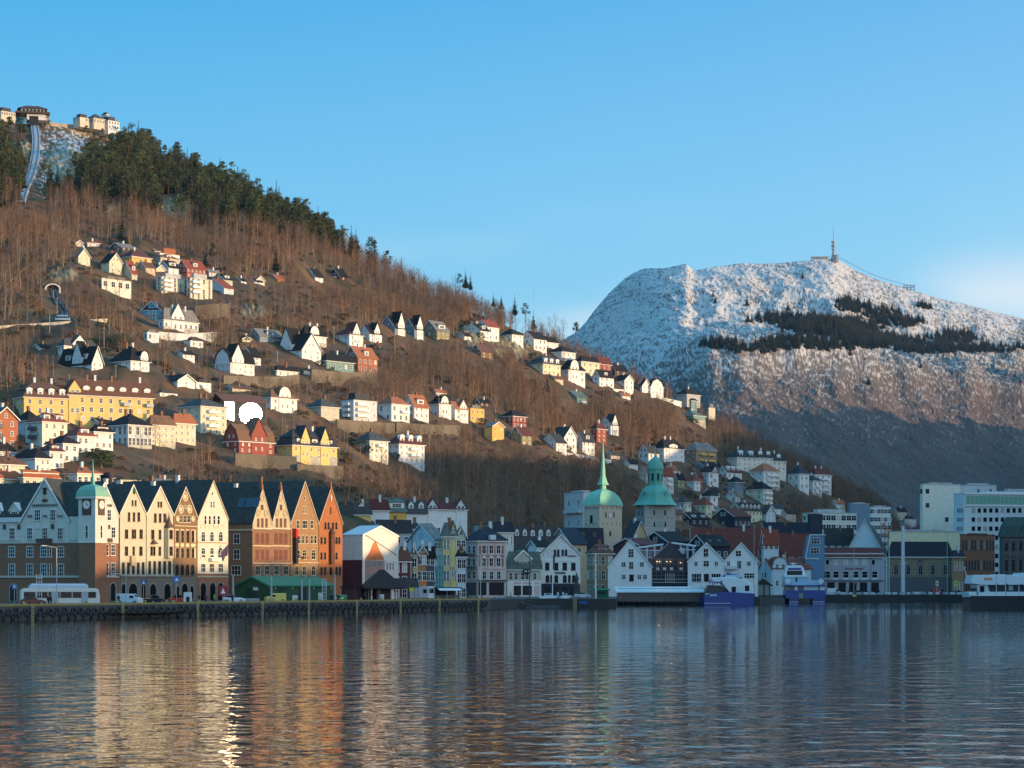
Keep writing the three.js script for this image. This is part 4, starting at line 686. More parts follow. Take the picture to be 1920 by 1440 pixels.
{ // corner house with clock tower
  const t = wharf(168, 222, 966, 902, 'brick', 'corner house with a clock tower, cream gables above a dark brick base', { tex: 'b', ch: 0, pxL: -330 });
  const { W, L, H, R } = t.hd, plaster = M([.66, .63, .55], 'p');
  upperWall(t, 1017.5, plaster);
  boxOn(t, 'L', -330, 972, 168, 1017.5, .05, plaster, 'upper_wall');
  boxOn(t, 'R', 168, 1016.5, 222, 1018.5, .14, M('stone'), 'cornice'); boxOn(t, 'L', -330, 977, 40, 979, .4, M('lgrey'), 'cornice'); boxOn(t, 'L', -330, 1016, 168, 1018, .14, M('stone'), 'cornice');
  boxOn(t, 'R', 168, 1080, 222, 1083, .2, M('stone'), 'cornice'); boxOn(t, 'L', -330, 1080, 168, 1083, .2, M('stone'), 'cornice');
  const slate = M('slate', 's', .8);
  const g = crossGable(t, 'L', 41, 130, 978, 899, plaster, slate, 9, { from: onWall(t, 'L', 85, 1017)[1] });
  const on = (px, py, w, h, o) => putWindows(t, 'L', w, h, px.map((x, i) => x + ',' + (py[i] ?? py[0])).join(' '), { ny: 3, nx: 3, out: .16, ...WF, ...o });
  on([72.2, 101], [965.5], 11.5, 20, { out: .31 }); on([57.8, 86, 114.9], [1000], 11, 21, { out: .31 }); on([23.8, -12, -48], [1000], 11.5, 21);
  on([22.2, 56.2, 82.2, 113.8, -14, -50], [1034], 12.5, 20, { out: .01 }); on([95], [1034], 5, 20, { nx: 1, out: .01 }); on([22.2, 56.2, 82.2, 113.8, -14, -50], [1069], 12.5, 24, { out: .01 }); on([95], [1069], 5, 24, { nx: 1, out: .01 });
  for (const x of [25, 62, 98, -10]) putWindows(t, 'L', 16, 34, x + ',1110', { name: 'archway', arch: 1, nx: 1, ny: 1, ...STONEF });
  boxOn(t, 'L', 72, 1010, 99, 1017, .9, M('dbrown'), 'balcony');
  for (const [x, y] of [[72, 987], [100, 987], [9, 988], [36, 988]]) boxOn(t, 'L', x - 2.6, y - 4.5, x + 2.6, y + 4.5, x > 40 ? .4 : .2, M(x === 72 ? 'lgrey' : 'dbrown'), 'shield');
  loft([[.3, 0], [.42, .3], [.2, .6], [.46, 1.1], [.46, 1.3]], 8, M('black'), 'emblem', t, [-.3, onWall(t, 'L', 85.5, 927)[1], -onWall(t, 'L', 85.5, 927)[0]]);
  boxOn(t, 'L', 81, 936, 90, 941, .4, M('dbrown'), 'emblem'); boxOn(t, 'L', 84, 930, 87, 936, .4, M('tan'), 'emblem');
  letters(t, 'L', 86, 948, 'KJØBMANDSTUE', 46, M('dgrey'), .32, 4.5); letters(t, 'L', 57, 968, '1480', 10, M('dgrey'), .32, 4.5); letters(t, 'L', 86, 968, '1702', 9, M('dgrey'), .32, 4.5); letters(t, 'L', 114, 968, '1912', 10, M('dgrey'), .32, 4.5);
  const onR = (w, h, list, o) => putWindows(t, 'R', w, h, list, { nx: 2, ny: 3, out: .06, ...WF, ...o });
  onR(7.5, 20, '187,965.5 204,965.5'); onR(8, 20, '177.3,998 194.7,998 211.8,998'); onR(8, 20, '177,1031 199.3,1031 211.6,1031', { out: .01 }); onR(4, 20, '189.5,1031', { nx: 1, out: .01 }); onR(8, 24, '177,1067 199.3,1067 211.6,1067', { out: .01 }); onR(4, 24, '189.5,1067', { nx: 1, out: .01 });
  boxOn(t, 'R', 187, 1009, 205, 1017, .8, M('dbrown'), 'balcony'); for (const x of [186.5, 204]) boxOn(t, 'R', x - 1.7, 984, x + 1.7, 992, .16, M('dbrown'), 'shield');
  boxOn(t, 'R', 193.5, 914, 199, 926, .2, M('dbrown'), 'emblem'); boxOn(t, 'R', 192.5, 933, 198.5, 941, .2, M('stone'), 'emblem'); letters(t, 'R', 196, 948, 'KJØBMANDSTUE', 27, M('dgrey'), .09, 4.5);
  arcade(t, 12, 36, '177,1109 195,1109 211.5,1109');
  for (const x of [26, -8, -42]) { // dormers on the long roof
    const [s, y] = onWall(t, 'L', x, 978), d = new MB(), r = new MB(); d.prism([[-1.1, 0], [1.1, 0], [1.1, 2.2], [0, 3.5], [-1.1, 2.2]], 'z', -3.5, -.2); for (const q of [-1, 1]) r.prism([[q * 1.4, 2], [0, 3.6], [0, 3.8], [q * 1.4, 2.2]], 'z', -3.6, 0);
    const dm = part('dormer', d, plaster, t); dm.position.set(0, y, -s); dm.rotation.y = -Math.PI / 2; part('roof', r, M('white'), dm); const w = part('window', windowGeo(1.5, 1.9, 3, 2), pair(M('white', 'n', .6), GLASS), dm); w.position.set(0, 1.1, -.19);
  }
  // the tower at the corner
  const [sa] = onWall(t, 'L', 126, 1000), tb = new MB(), x0 = -.6, z1 = 2.6, w = 3.6, ht = onWall(t, 'R', 168, 933)[1];
  const tc = [.4, 0, .2], yb = onWall(t, 'R', 168, 1017)[1];
  const lo = new MB(); lo.box(-1.9, -1, -1.9, 1.9, yb, 1.9); const tower = part('tower', lo, M('brick', 'b'), t); tower.position.set(tc[0] - .9, 0, tc[2] + .9);
  tb.box(-1.95, yb, -1.95, 1.95, ht, 1.95).box(-2.3, ht - .3, -2.3, 2.3, ht + .12, 2.3).box(-2.05, yb - .15, -2.05, 2.05, yb + .1, 2.05); part('tower_shaft', tb, plaster, tower);
  const hd = ht + .12, k = F / 448;
  loft([[3.25, hd], [3.2, hd + .5], [2.9, hd + 1.3], [2.2, hd + 1.95], [1.2, hd + 2.25], [.42, hd + 2.4], [.4, hd + 2.9], [.25, hd + 4], [.05, hd + 7.2]], 4, M('copper', 'p', .6), 'dome', tower, [0, 0, 0], 0);
  for (const f of [0, 1]) {
    const gq = new MB(), yk = (CY - 946) / F * 448 + EYE - STREET; gq.box(-1.05, yk - 2, 1.95, 1.05, yk + 1.1, 2.05); const pn = part('clock_panel', gq, M('dbrown'), tower); pn.rotation.y = f ? -Math.PI / 2 : 0;
    const cd = new MB(); cd.add(new THREE.CylinderGeometry(.82, .82, .06, 24).rotateX(Math.PI / 2)); const cf = part('clock_face', cd, M('ivory'), pn); cf.position.set(0, yk, 2.09); const hh = new MB(); hh.box(-.05, 0, .04, .05, .6, .06).box(0, -.05, .04, .45, .05, .06); part('clock_hands', hh, M('black'), cf);
    const wn = part('window', windowGeo(.7, 2.5, 1, 2, 1), pair(M('white', 'n'), GLASS), tower); const yw = (CY - 996) / F * 448 + EYE - STREET; wn.rotation.y = f ? -Math.PI / 2 : 0; f ? wn.position.set(-1.955, yw, 0) : wn.position.set(0, yw, 1.955);
  }
}
const bigCream = [.58, .53, .38];
{
  const t = wharf(225, 273.5, 962, 906.7, 'cream', 'cream gabled wharf house with a green crest under its peak', { wallM: M(bigCream, 'p'), trim: 'ivory' });
  const w = (a, h, l, o) => putWindows(t, 'R', a, h, l, { ...DARKF, nx: 2, ny: 2, fr: .08, ...o });
  w(3.4, 10, '248.4,943 254.2,943', { nx: 1 }); w(4.6, 17, '241.8,969 251,969 260,969'); w(6, 17, '237,1001 264.4,1001'); w(3.6, 17, '248.7,1001 253,1001', { nx: 1 }); w(6, 17, '236.9,1033 264,1033'); w(4.6, 17, '250.4,1033'); w(5, 25, '231,1066.7 240.4,1066.7 249.8,1066.7 259,1066.7 268.2,1066.7');
  boxOn(t, 'R', 225, 1079, 273.5, 1126, .08, M([.23, .19, .15], 'b'), 'stone_base'); boxOn(t, 'R', 225, 1077, 273.5, 1081, .35, M('stone', 'b'), 'cornice'); arcade(t, 11, 32, '231,1108 268,1108', { out: .09 }); arcade(t, 19, 34, '248.5,1108', { out: .09 });
  loft([[.05, 0], [.36, .35], [.4, .7], [.26, 1.1], [.06, 1.35]], 7, M('green', 'n', .6), 'crest', t, [onWall(t, 'R', 251, 927)[0], onWall(t, 'R', 251, 927)[1], .1]);
  boxOn(t, 'R', 243, 1042, 251, 1061, .5, M('tan'), 'banner');
}
{
  const t = wharf(275, 324.5, 963, 910, 'cream', 'cream gabled wharf house with a pointed oriel bay', { wallM: M(bigCream, 'p'), trim: 'ivory' });
  const w = (a, h, l, o) => putWindows(t, 'R', a, h, l, { ...DARKF, nx: 2, ny: 2, fr: .08, ...o });
  w(3.4, 10, '297,945.5 302,945.5', { nx: 1 }); w(4.6, 17, '291,971 300,971 308.5,971'); w(6, 18, '286.2,1002'); w(4.6, 18, '299.8,1002'); w(4, 17, '284,1033 289,1033', { nx: 1 }); w(4.6, 17, '299.4,1033'); w(5, 25, '280.4,1064.5 289.6,1064.5 299,1064.5 308.4,1064.5 317.8,1064.5');
  boxOn(t, 'R', 275, 1079, 324.5, 1126, .08, M([.23, .19, .15], 'b'), 'stone_base'); boxOn(t, 'R', 275, 1077, 324.5, 1081, .35, M('stone', 'b'), 'cornice'); arcade(t, 15, 32, '286,1108 313,1108', { out: .09 });
  const bay = boxOn(t, 'R', 308, 990, 318, 1047, 1, M(bigCream, 'p'), 'oriel'); putWindows(t, 'R', 6, 17, '312.8,1002 312.8,1033', { ...DARKF, out: 1.005, fr: .08 }); const [s, y] = onWall(t, 'R', 313, 989);
  loft([[1.3, 0], [.85, .5], [.4, 1.2], [.15, 2.2], [.03, 3.2]], 6, M('brown', 's'), 'oriel_roof', t, [s, y, .5]); const [s2, y2] = onWall(t, 'R', 286.5, 1020); loft([[1.1, 0], [.6, .4], [.1, .9]], 6, M('brown', 's'), 'window_hood', t, [s2, y2, .25]);
}
{
  const t = wharf(325.5, 369.5, 967, 911, 'brown', 'narrow brown gabled wharf house with round ornaments in its gable', { wallM: M([.27, .16, .085], 'b'), trim: 'beige' });
  const cr = M([.72, .58, .34]);
  boxOn(t, 'R', 328.5, 992, 366.5, 1047, .05, cr, 'cream_panel'); for (const [a, b] of [[326, 1018], [326, 1026]]) boxOn(t, 'R', 326, b - 1.5, 369, b + 1.5, .09, M([.27, .16, .085], 'b'), 'cornice'); boxOn(t, 'R', 326, 985, 369, 988, .2, cr, 'cornice');
  for (const x of [336.5, 346.5, 356]) boxOn(t, 'R', x - 1.4, 992, x + 1.4, 1047, .1, M([.27, .16, .085], 'b'), 'pilaster');
  const w = (a, h, l, o) => putWindows(t, 'R', a, h, l, { ...CREAMF, nx: 2, ny: 2, fr: .08, ...o });
  w(5, 5, '346.7,950'); w(5.5, 13, '338.2,973 346.3,973 354,973'); w(5, 22, '331.8,1005.5 341.5,1005.5 351.3,1005.5 361,1005.5', { ...DARKF, out: .07 }); w(5, 18, '331.8,1036.7 341.5,1036.7 351.3,1036.7 361,1036.7', { ...DARKF, out: .07 }); w(6.5, 21, '331.8,1068 341.5,1068 351.3,1068 361,1068', { arch: 1, ...DARKF, ny: 1 });
  for (const [x, y, r] of [[338.5, 955, .8], [354.5, 955, .8], [346.5, 931, .9], [332.5, 973, .5], [361, 973, .5]]) { const [s, yy] = onWall(t, 'R', x, y), c = new MB(); c.add(new THREE.TorusGeometry(r, .16, 6, 18)); c.add(new THREE.CylinderGeometry(r * .6, r * .6, .1, 10).rotateX(Math.PI / 2)); part('roundel', c, cr, t).position.set(s, yy, .06); }
  boxOn(t, 'R', 325.5, 1082, 369.5, 1126, .08, M([.23, .19, .15], 'b'), 'stone_base'); arcade(t, 14, 34, '345.5,1108', { out: .09 }); arcade(t, 9, 28, '332,1110 359,1110', { out: .09 });
}
{
  const t = wharf(370.5, 427.8, 972, 899, 'white', 'tall white gabled wharf house with arched windows and a terracotta base', { wallM: M([.68, .63, .50], 'p'), trim: 'tan' });
  const w = (a, h, l, o) => putWindows(t, 'R', a, h, l, { ...WF, nx: 2, ny: 3, arch: 1, ...o });
  w(3, 7, '398,925', { nx: 1, ny: 1 }); w(3.6, 13, '395.6,945.6 400.7,945.6', { nx: 1, ny: 2 }); w(4.6, 17, '384.9,974.4 393,974.4 401.6,974.4 409.6,974.4', { ny: 2, nx: 1 }); w(7.5, 19, '380.9,1005.5 397,1005.5 413.6,1005.5'); w(7.5, 19, '380.9,1035.6 397,1035.6 413.6,1035.6'); w(9, 16, '380.9,1064.4 397,1064.4 413.6,1064.4', { arch: 0, nx: 3, ny: 2 });
  boxOn(t, 'R', 370.5, 1016, 427.8, 1018.5, .2, M('rust', 'b'), 'cornice'); boxOn(t, 'R', 370.5, 1075.5, 427.8, 1078.5, .3, M('rust', 'b'), 'cornice'); boxOn(t, 'R', 370.5, 1082, 427.8, 1126, .06, M([.42, .17, .09], 'b'), 'terracotta_base');
  for (const x of [380.9, 397, 413.6]) for (const y of [991, 1048.5]) { const [s, yy] = onWall(t, 'R', x, y), c = new MB(); c.add(new THREE.TorusGeometry(1, .12, 5, 12, Math.PI)); part('arch_moulding', c, M('cream'), t).position.set(s, yy, .05); }
  boxOn(t, 'R', 391, 1046, 409, 1053, .9, M('ivory'), 'balcony'); arcade(t, 13, 36, '380.5,1108 398,1108 412.7,1108', { out: .07 });
  const rod = new MB(), cl = new MB(), [s, y] = onWall(t, 'R', 407, 1040); rod.tube([0, 0, 0], [1.6, 2.3, 1.5], .05, .04, 5); const fp = part('flagpole', rod, M('ivory'), t); fp.position.set(s, y, .3); for (let i = 0; i < 4; i++) cl.quad([.5 + i * .28, -1.8 + i * .5 + .4, .5 + i * .25 + (i % 2) * .2], [.78 + i * .28, -1.6 + i * .5 + .4, .75 + i * .25 + ((i + 1) % 2) * .2], [.78 + i * .28, 1.15 + i * .4, .75 + i * .25], [.5 + i * .28, .75 + i * .4, .5 + i * .25]); part('flag', cl, M([.09, .06, .1]), fp);
}
const brickA = M([.30, .155, .085], 'b'), brickB = M([.33, .19, .09], 'b');
for (const [a, b, e, ap, cx, lab, rd] of [[473.3, 509.5, 981, 913, 491, 'brick wharf house with a cream spired gable beside the dark brick side wall', [[483.6, 491.3, 499], [482.5, 492, 501], [482.9, 500.7]]], [509.5, 544, 981, 914, 526.5, 'twin brick wharf house with a cream spired gable, next to the taller ochre gable', [[518.7, 526.2, 534], [517.5, 526.5, 535.5], [518.2, 535.5]]]]) {
  const t = wharf(a, b, e, ap, 'brick', lab, { wallM: brickA, trim: 'beige', ch: 1, ...(a < 480 ? { pxL: a - 230 } : {}) });
  upperWall(t, 991.5, M([.52, .44, .28], 'p')); boxOn(t, 'R', a, 989.5, b, 993, .2, M('beige'), 'cornice'); boxOn(t, 'R', a, 1055, b, 1057, .15, M('beige'), 'cornice'); boxOn(t, 'R', a, 1022, b, 1025, .1, M([.6, .45, .3]), 'cornice');
  const w = (ww, h, l, o) => putWindows(t, 'R', ww, h, l, { ...DARKF, nx: 2, ny: 2, fr: .08, ...o }), redBlind = M([.16, .045, .03], 'n', .6);
  w(1.8, 9, `${cx - 1.3},951 ${cx + 1.3},951`, { nx: 1, ny: 1, out: .06 }); w(4.2, 16, rd[0].map((x) => x + ',980').join(' '), { glass: redBlind, out: .06 }); w(6.5, 21, rd[1].map((x) => x + ',1009').join(' '), { arch: 1, glass: redBlind, frame: M([.27, .12, .07]) }); w(6.5, 19, rd[1].map((x) => x + ',1040').join(' '), { glass: redBlind, frame: M([.27, .12, .07]) }); w(9.5, 17, rd[2].map((x) => x + ',1069').join(' '), { nx: 3, ...CREAMF });
  for (const [x, y] of [[cx, 934], [cx - 7, 962], [cx + 7, 962]]) { const [s, yy] = onWall(t, 'R', x, y), c = new MB(); c.add(new THREE.TorusGeometry(.65, .14, 6, 16)); part('roundel', c, M('tan'), t).position.set(s, yy, .1); }
  const [s, y] = onWall(t, 'R', cx, ap + 5); loft([[.5, 0], [.4, 1], [.28, 1.1], [.25, 1.8]], 4, M('rust', 'b'), 'finial', t, [s, y, -.1]);
  arcade(t, 12, 30, rd[2].map((x) => x + ',1106').join(' '));
  if (a < 480) { putWindows(t, 'L', 12, 18, '444,1010 444,1039', { nx: 2, ny: 2, ...WF }); putWindows(t, 'L', 18, 17, '443,1069', { nx: 3, ny: 2, ...WF }); boxOn(t, 'L', 428, 992, 473.3, 995, .2, M('tan'), 'cornice'); }
  if (a < 480) for (const px of [439, 455.5, 470]) { const u = .55, p = part('roof_window', shapes.get('skyw'), pair(M('dgrey', 'n', .5), M([.03, .06, .12], 'n', .15)), t), { W, H, R } = t.hd; p.rotation.order = 'YXZ'; p.position.set(W / 2 * u, H + R * u + .3, -onWall(t, 'L', px, 980)[0] * .9); p.rotation.set(Math.atan2(R, W / 2), -Math.PI / 2, 0); p.scale.setScalar(1.5); }
}
{
  const t = wharf(545, 597, 980, 901, 'ochre', 'tall ochre brick gabled wharf house with white-edged gable and a red vertical banner', { wallM: M([.40, .225, .10], 'b'), trim: 'beige', ch: 1 });
  const w = (ww, h, l, o) => putWindows(t, 'R', ww, h, l, { ...CREAMF, nx: 1, ny: 2, arch: 1, ...o });
  w(3.5, 6, '570.8,934', { ny: 1 }); w(2.6, 13, '569.2,955.5 573,955.5'); w(5.5, 15, '558.5,983 584.3,983', { nx: 2, arch: 0 }); w(9.5, 15, '571,983', { nx: 3, arch: 0 }); w(7.5, 16, '560,1011', { nx: 3 }); w(4.4, 16, '567.8,1011 575,1011 584.4,1011 591,1011'); w(7.5, 16, '560,1039', { nx: 3 }); w(7.5, 19, '570.4,1039 587.4,1039', { nx: 2, ny: 3 }); w(7, 18, '556,1069 570.2,1069 587.4,1069', { nx: 2 });
  boxOn(t, 'R', 545, 994, 597, 996, .15, M('beige'), 'cornice'); boxOn(t, 'R', 545, 1023, 597, 1025, .12, M('tan'), 'cornice'); boxOn(t, 'R', 545, 1054, 597, 1056, .15, M('beige'), 'cornice');
  boxOn(t, 'R', 548.6, 991, 553, 1008, .9, M([.5, .02, .02]), 'banner'); boxOn(t, 'R', 548.6, 1008, 553, 1057, .9, M('black'), 'banner'); boxOn(t, 'R', 564, 1044, 573, 1048, .8, M('brown'), 'balcony');
}
{
  const t = wharf(598, 642, 980, 911.5, 'rust', 'bright orange brick gabled wharf house, last of the wharf row', { wallM: M([.46, .155, .05], 'b'), trim: 'tan', ch: 1 });
  const w = (ww, h, l, o) => putWindows(t, 'R', ww, h, l, { ...DARKF, nx: 1, ny: 2, arch: 1, ...o });
  w(2.4, 13, '620,957'); w(4, 14, '610,985.5 616,985.5 624,985.5 630.4,985.5'); w(4, 14, '602.6,1013 609.3,1013 626.2,1013 631,1013 636,1013'); w(4, 14, '602.6,1042 609.3,1042 626.2,1042 631,1042'); w(4, 16, '602.6,1070 609.3,1070 631,1070 637,1070'); w(5.5, 16, '620,1070');
  const o = boxOn(t, 'R', 616.5, 1000, 622.8, 1058, .7, M([.16, .06, .03], 'b'), 'oriel'); const [s, y] = onWall(t, 'R', 619.7, 1000); loft([[1, 0], [.5, .6], [.05, 1.3]], 6, M('dbrown'), 'oriel_roof', t, [s, y, .4]); boxOn(t, 'R', 598, 1026, 642, 1027.5, .1, M([.45, .13, .03], 'b'), 'cornice');
  const [s3, y3] = onWall(t, 'R', 620, 917); loft([[.5, 0], [.35, 1], [.25, 1.7]], 4, M('rust', 'b'), 'finial', t, [s3, y3, -.1]); const [s4, y4] = onWall(t, 'R', 620, 940); loft([[.1, 0], [.3, .5], [.3, .9], [.1, 1.6]], 6, M('ivory'), 'statue', t, [s4, y4, .1]);
}
{ // house under scaffold sheeting, with a printed gable on the sheet
  const D = lineD(680, WOFF), t = house({ name: 'sheeted_house', cat: 'building', pxL: 641, pxC: 680, pxR: 747, base: 1124, eave: 1004, ridge: 985, type: 'G', wall: 'white', roof: 'lgrey', label: 'house wrapped in white scaffold sheeting with a printed orange gable', D, f: PHI - 4, wl: 0, wr: 0, st: 1, plain: true, ch: 0, over: .1, wallM: M([.78, .72, .64], 'p', .6) , roofM: M([.6, .6, .64], 'p', .5)});
  boxOn(t, 'L', 641.5, 1050, 679, 1117, .06, M([.10, .022, .03], 'p', .6), 'dark_sheet'); for (const x of [648, 656, 664, 672]) boxOn(t, 'L', x, 1004, x + .8, 1050, .05, M([.6, .6, .65]), 'sheet_seam');
  const P = (px, py) => { const [s, y] = onWall(t, 'R', px, py); return [s, y]; }, g = new MB(); g.prism([P(684, 1050), P(720, 1050), P(717, 1042), P(711, 1031), P(705, 1016), P(703, 1014), P(699, 1020), P(694, 1033), P(688, 1043)], 'z', .02, .07); part('printed_gable', g, M([.66, .2, .06], 'b', .7), t);
  boxOn(t, 'R', 684, 1050.5, 721, 1117, .05, M([.46, .26, .22], 'b', .7), 'printed_front'); for (const y of [1057, 1080]) for (const x of [692, 702, 713]) boxOn(t, 'R', x - 3.5, y - 5, x + 3.5, y + 6, .09, M([.22, .2, .2]), 'printed_window'); boxOn(t, 'R', 722, 1051, 746, 1117, .04, M([.72, .6, .55], 'p', .7), 'printed_front'); putWindows(t, 'R', 3, 15, '725.5,1062 731,1062 736.5,1062', { nx: 1, ny: 2, out: .05 });
  const rp = new MB(), a = P(685, 1003), b = P(744, 1041); rp.tube([a[0], a[1], .12], [b[0], b[1], .12], .06, .06, 5); part('rope', rp, M('dgrey'), t);
}

// ---------------------------------------------------------------- the town behind and beside the wharf
row(`
634 638 660 986 962 940 | g | lgrey | slate | grey house with slate roof just right of the orange gable's peak | wl=1 wr=3 D=735 sky=R1
659 660 696 986 965 942 | h | yellow | dgrey | pale yellow house with a dark roof and a white pointed dormer | wl=1 wr=4 D=740 dorm=R1g
690 692 730 984 957 934 | h | white | maroon | white house under a large dark red roof in the row below the dark wood | wl=1 wr=4 D=745 sky=R3
714 730 761 984 958 933 | g | gold | greenroof | ochre house with a green-grey roof and a yellow triple dormer | wl=1 wr=4 D=750 dorm=R1 dw=5
755 762 800 984 958 937 | g | white | dgrey | white house with a dark roof and two steep dormers | wl=1 wr=5 D=755 dorm=R2g
791 798 876 986 955 939 | h | white | maroon | long white house with a dark red roof and two gables at its ends | wl=1 wr=8 st=2 D=760 cross=R.16w,R.84w cw=.22 cp=.8 sky=R3 balc=R.5
884 890 972 1003 985 980 | f | teal | dgrey | flat-roofed pavilion with a curved pale front under the dark wood | wl=2 wr=6 st=1 D=800
1058 1094 1121 990 923 920 | f | lgrey | lgrey | modern white apartment block with wide balconies, left of the green spire | wl=2 wr=2 st=5 D=880 balc=L.5x4 bw=.85 bcol=lgrey wh=2
`, { f: 24 });
row(`
705 708 770 1125 990 974 | g | grey | slateblue | long blue-grey roof behind the sheeted house | wl=1 wr=4 D=660 st=3
762 770 795 1125 992 977 | h | bluegrey | slateblue | dark slate-roofed house left of the pale blue gable | wl=1 wr=3 D=665 st=3
765 815 832 1125 1012 981 | g | lblue | greyroof | tall pale blue blank gable with a grey roof, behind the narrow orange houses | wl=0 wr=3 st=5 D=625 ch=0
829 831 856 1125 1006 978 | h | pale | greenroof | narrow ornate yellow house with tall windows and a spiked gable | wl=0 wr=4 st=4 D=622 cross=R.72w cw=.34 cp=2.2 wh=3 ww=.75 wall=yellow
854 856 873 1125 1004 985 | G | sage | greenroof | narrow pale green house with a rounded gable beside the ornate yellow one | wl=0 wr=2 st=4 D=640
745 748 769 1125 1053 1022 | h | maroon | brownroof | dark red timber house with a steep brown roof beside the sheeted house | wl=1 wr=1 st=3 D=572 wh=2.2
768 770 784 1125 1041 1026 | G | tan | rust | narrow tan timber house with an orange gable | wl=0 wr=1 st=3 D=586 wh=2.2
783 784 799 1125 1035 1020 | G | orange | brownroof | narrow orange house with a pointed bay beside the tan one | wl=0 wr=2 st=3 D=592 wh=2.4
797 799 814 1125 1036 1024 | g | dgrey | blackroof | narrow dark house with tall windows between the orange and the netted one | wl=0 wr=2 st=3 D=600 wh=2.4
857 858 873 1125 1044 1030 | h | lblue | blackroof | slim pale blue corner house with steep little roofs | wl=0 wr=2 st=3 D=612 wh=2.4 dorm=R1g
925 927 963 1125 998 976 | h | ivory | navy | ivory house with a navy pyramid roof and tall thin windows | wl=1 wr=5 st=4 D=690 wh=2.6 ww=.6
960 962 1036 1125 1010 986 | g | ivory | dgrey | long ivory house with five pointed white dormers in a dark roof | wl=1 wr=6 st=4 D=700 dorm=R5g
990 1006 1030 1125 1024 1012 | g | white | blackroof | small white gable with a black roof in front of the five dormers | wl=0 wr=2 st=3 D=680
1003 1028 1040 1125 1014 985 | g | lblue | blackroof | pale blue blank gable wall rising behind the white gothic house | wl=0 wr=1 st=4 D=710 ch=1
1030 1072 1100 1125 1020 989 | g | tan | navy | ochre house with a tall shouldered gable behind the white gothic house | wl=0 wr=1 st=4 D=720 ch=0
1056 1058 1130 1125 1013 989 | g | tan | navy | long ochre hall with a navy roof and roof windows, left of the church tower | wl=1 wr=2 st=3 D=740 sky=R3 ch=0
1100 1112 1150 1118 1038 1018 | h | ochre | brownroof | ochre house with dark windows and a brown dormer beside the white boathouse | wl=2 wr=3 st=3 D=700 dorm=R1 dwall=brown dw=4 wh=2.6
1167 1186 1216 1118 1010 976 | G | tan | slateblue | steep ochre gable behind the white boathouse, right of the church tower | wl=1 wr=0 st=4 D=790 plain=1
1150 1200 1235 1118 1022 1008 | g | maroon | maroon | low dark red roof directly behind the white boathouse | wl=0 wr=3 st=3 D=740
1204 1254 1290 1118 1016 996 | g | navy | blackroof | black-roofed house with a wide front gable below the cathedral tower | wl=1 wr=2 st=3 D=780
1290 1326 1368 1118 1024 1002 | g | navy | blackroof | dark house with a satellite dish and a black roof above the boathouses | wl=1 wr=3 st=3 D=765 sky=R2
1295 1298 1440 1118 1030 989 | g | ivory | longroof | very long red tiled roof spanning behind the boathouses | wl=1 wr=6 st=3 D=820 ch=2 rtex=t f=8
1428 1432 1460 1118 1012 992 | g | lblue | redroof | white side house with a curved bay at the end of the very long red roof | wl=1 wr=3 st=4 D=800
1447 1449 1520 1118 1028 1000 | g | ivory | longroof | second long red roof, right of the white side house | wl=1 wr=4 st=3 D=830 f=8
1430 1432 1516 1118 997 979 | g | navy | navy | long navy blue roof above the red roofs | wl=1 wr=8 st=3 D=900 f=8
1505 1520 1606 1118 962 955 | f | ivory | lgrey | cream office building with ribbon windows below the far wood | wl=2 wr=9 st=9 D=1020 f=20 wh=2.2 ww=2.4 ch=0
1514 1520 1542 1118 965 963 | f | navy | dgrey | dark cube in front of the cream office building | wl=0 wr=0 st=1 D=980 f=20
1590 1594 1630 1118 945 942 | f | bluegrey | lgrey | grey-blue windowless tower block by the white offices | wl=0 wr=0 st=1 D=1060 f=12
1628 1633 1670 1118 951 948 | f | white | lgrey | white office block with three bands of windows by the grey-blue tower block | wl=1 wr=6 st=11 D=1080 f=15 ch=0 wh=1.9 ww=2.2
1545 1547 1600 1118 1012 990 | g | lblue | slate | slate roof adjoining the large white front gable | wl=1 wr=4 st=4 D=850 f=5
1592 1651 1668 1118 1026 972 | g | lblue | slate | large white blank front gable above the lilac hotel | wl=0 wr=1 st=4 D=840 f=80 ch=0 plain=1
`, { f: 22, wr: 3 });
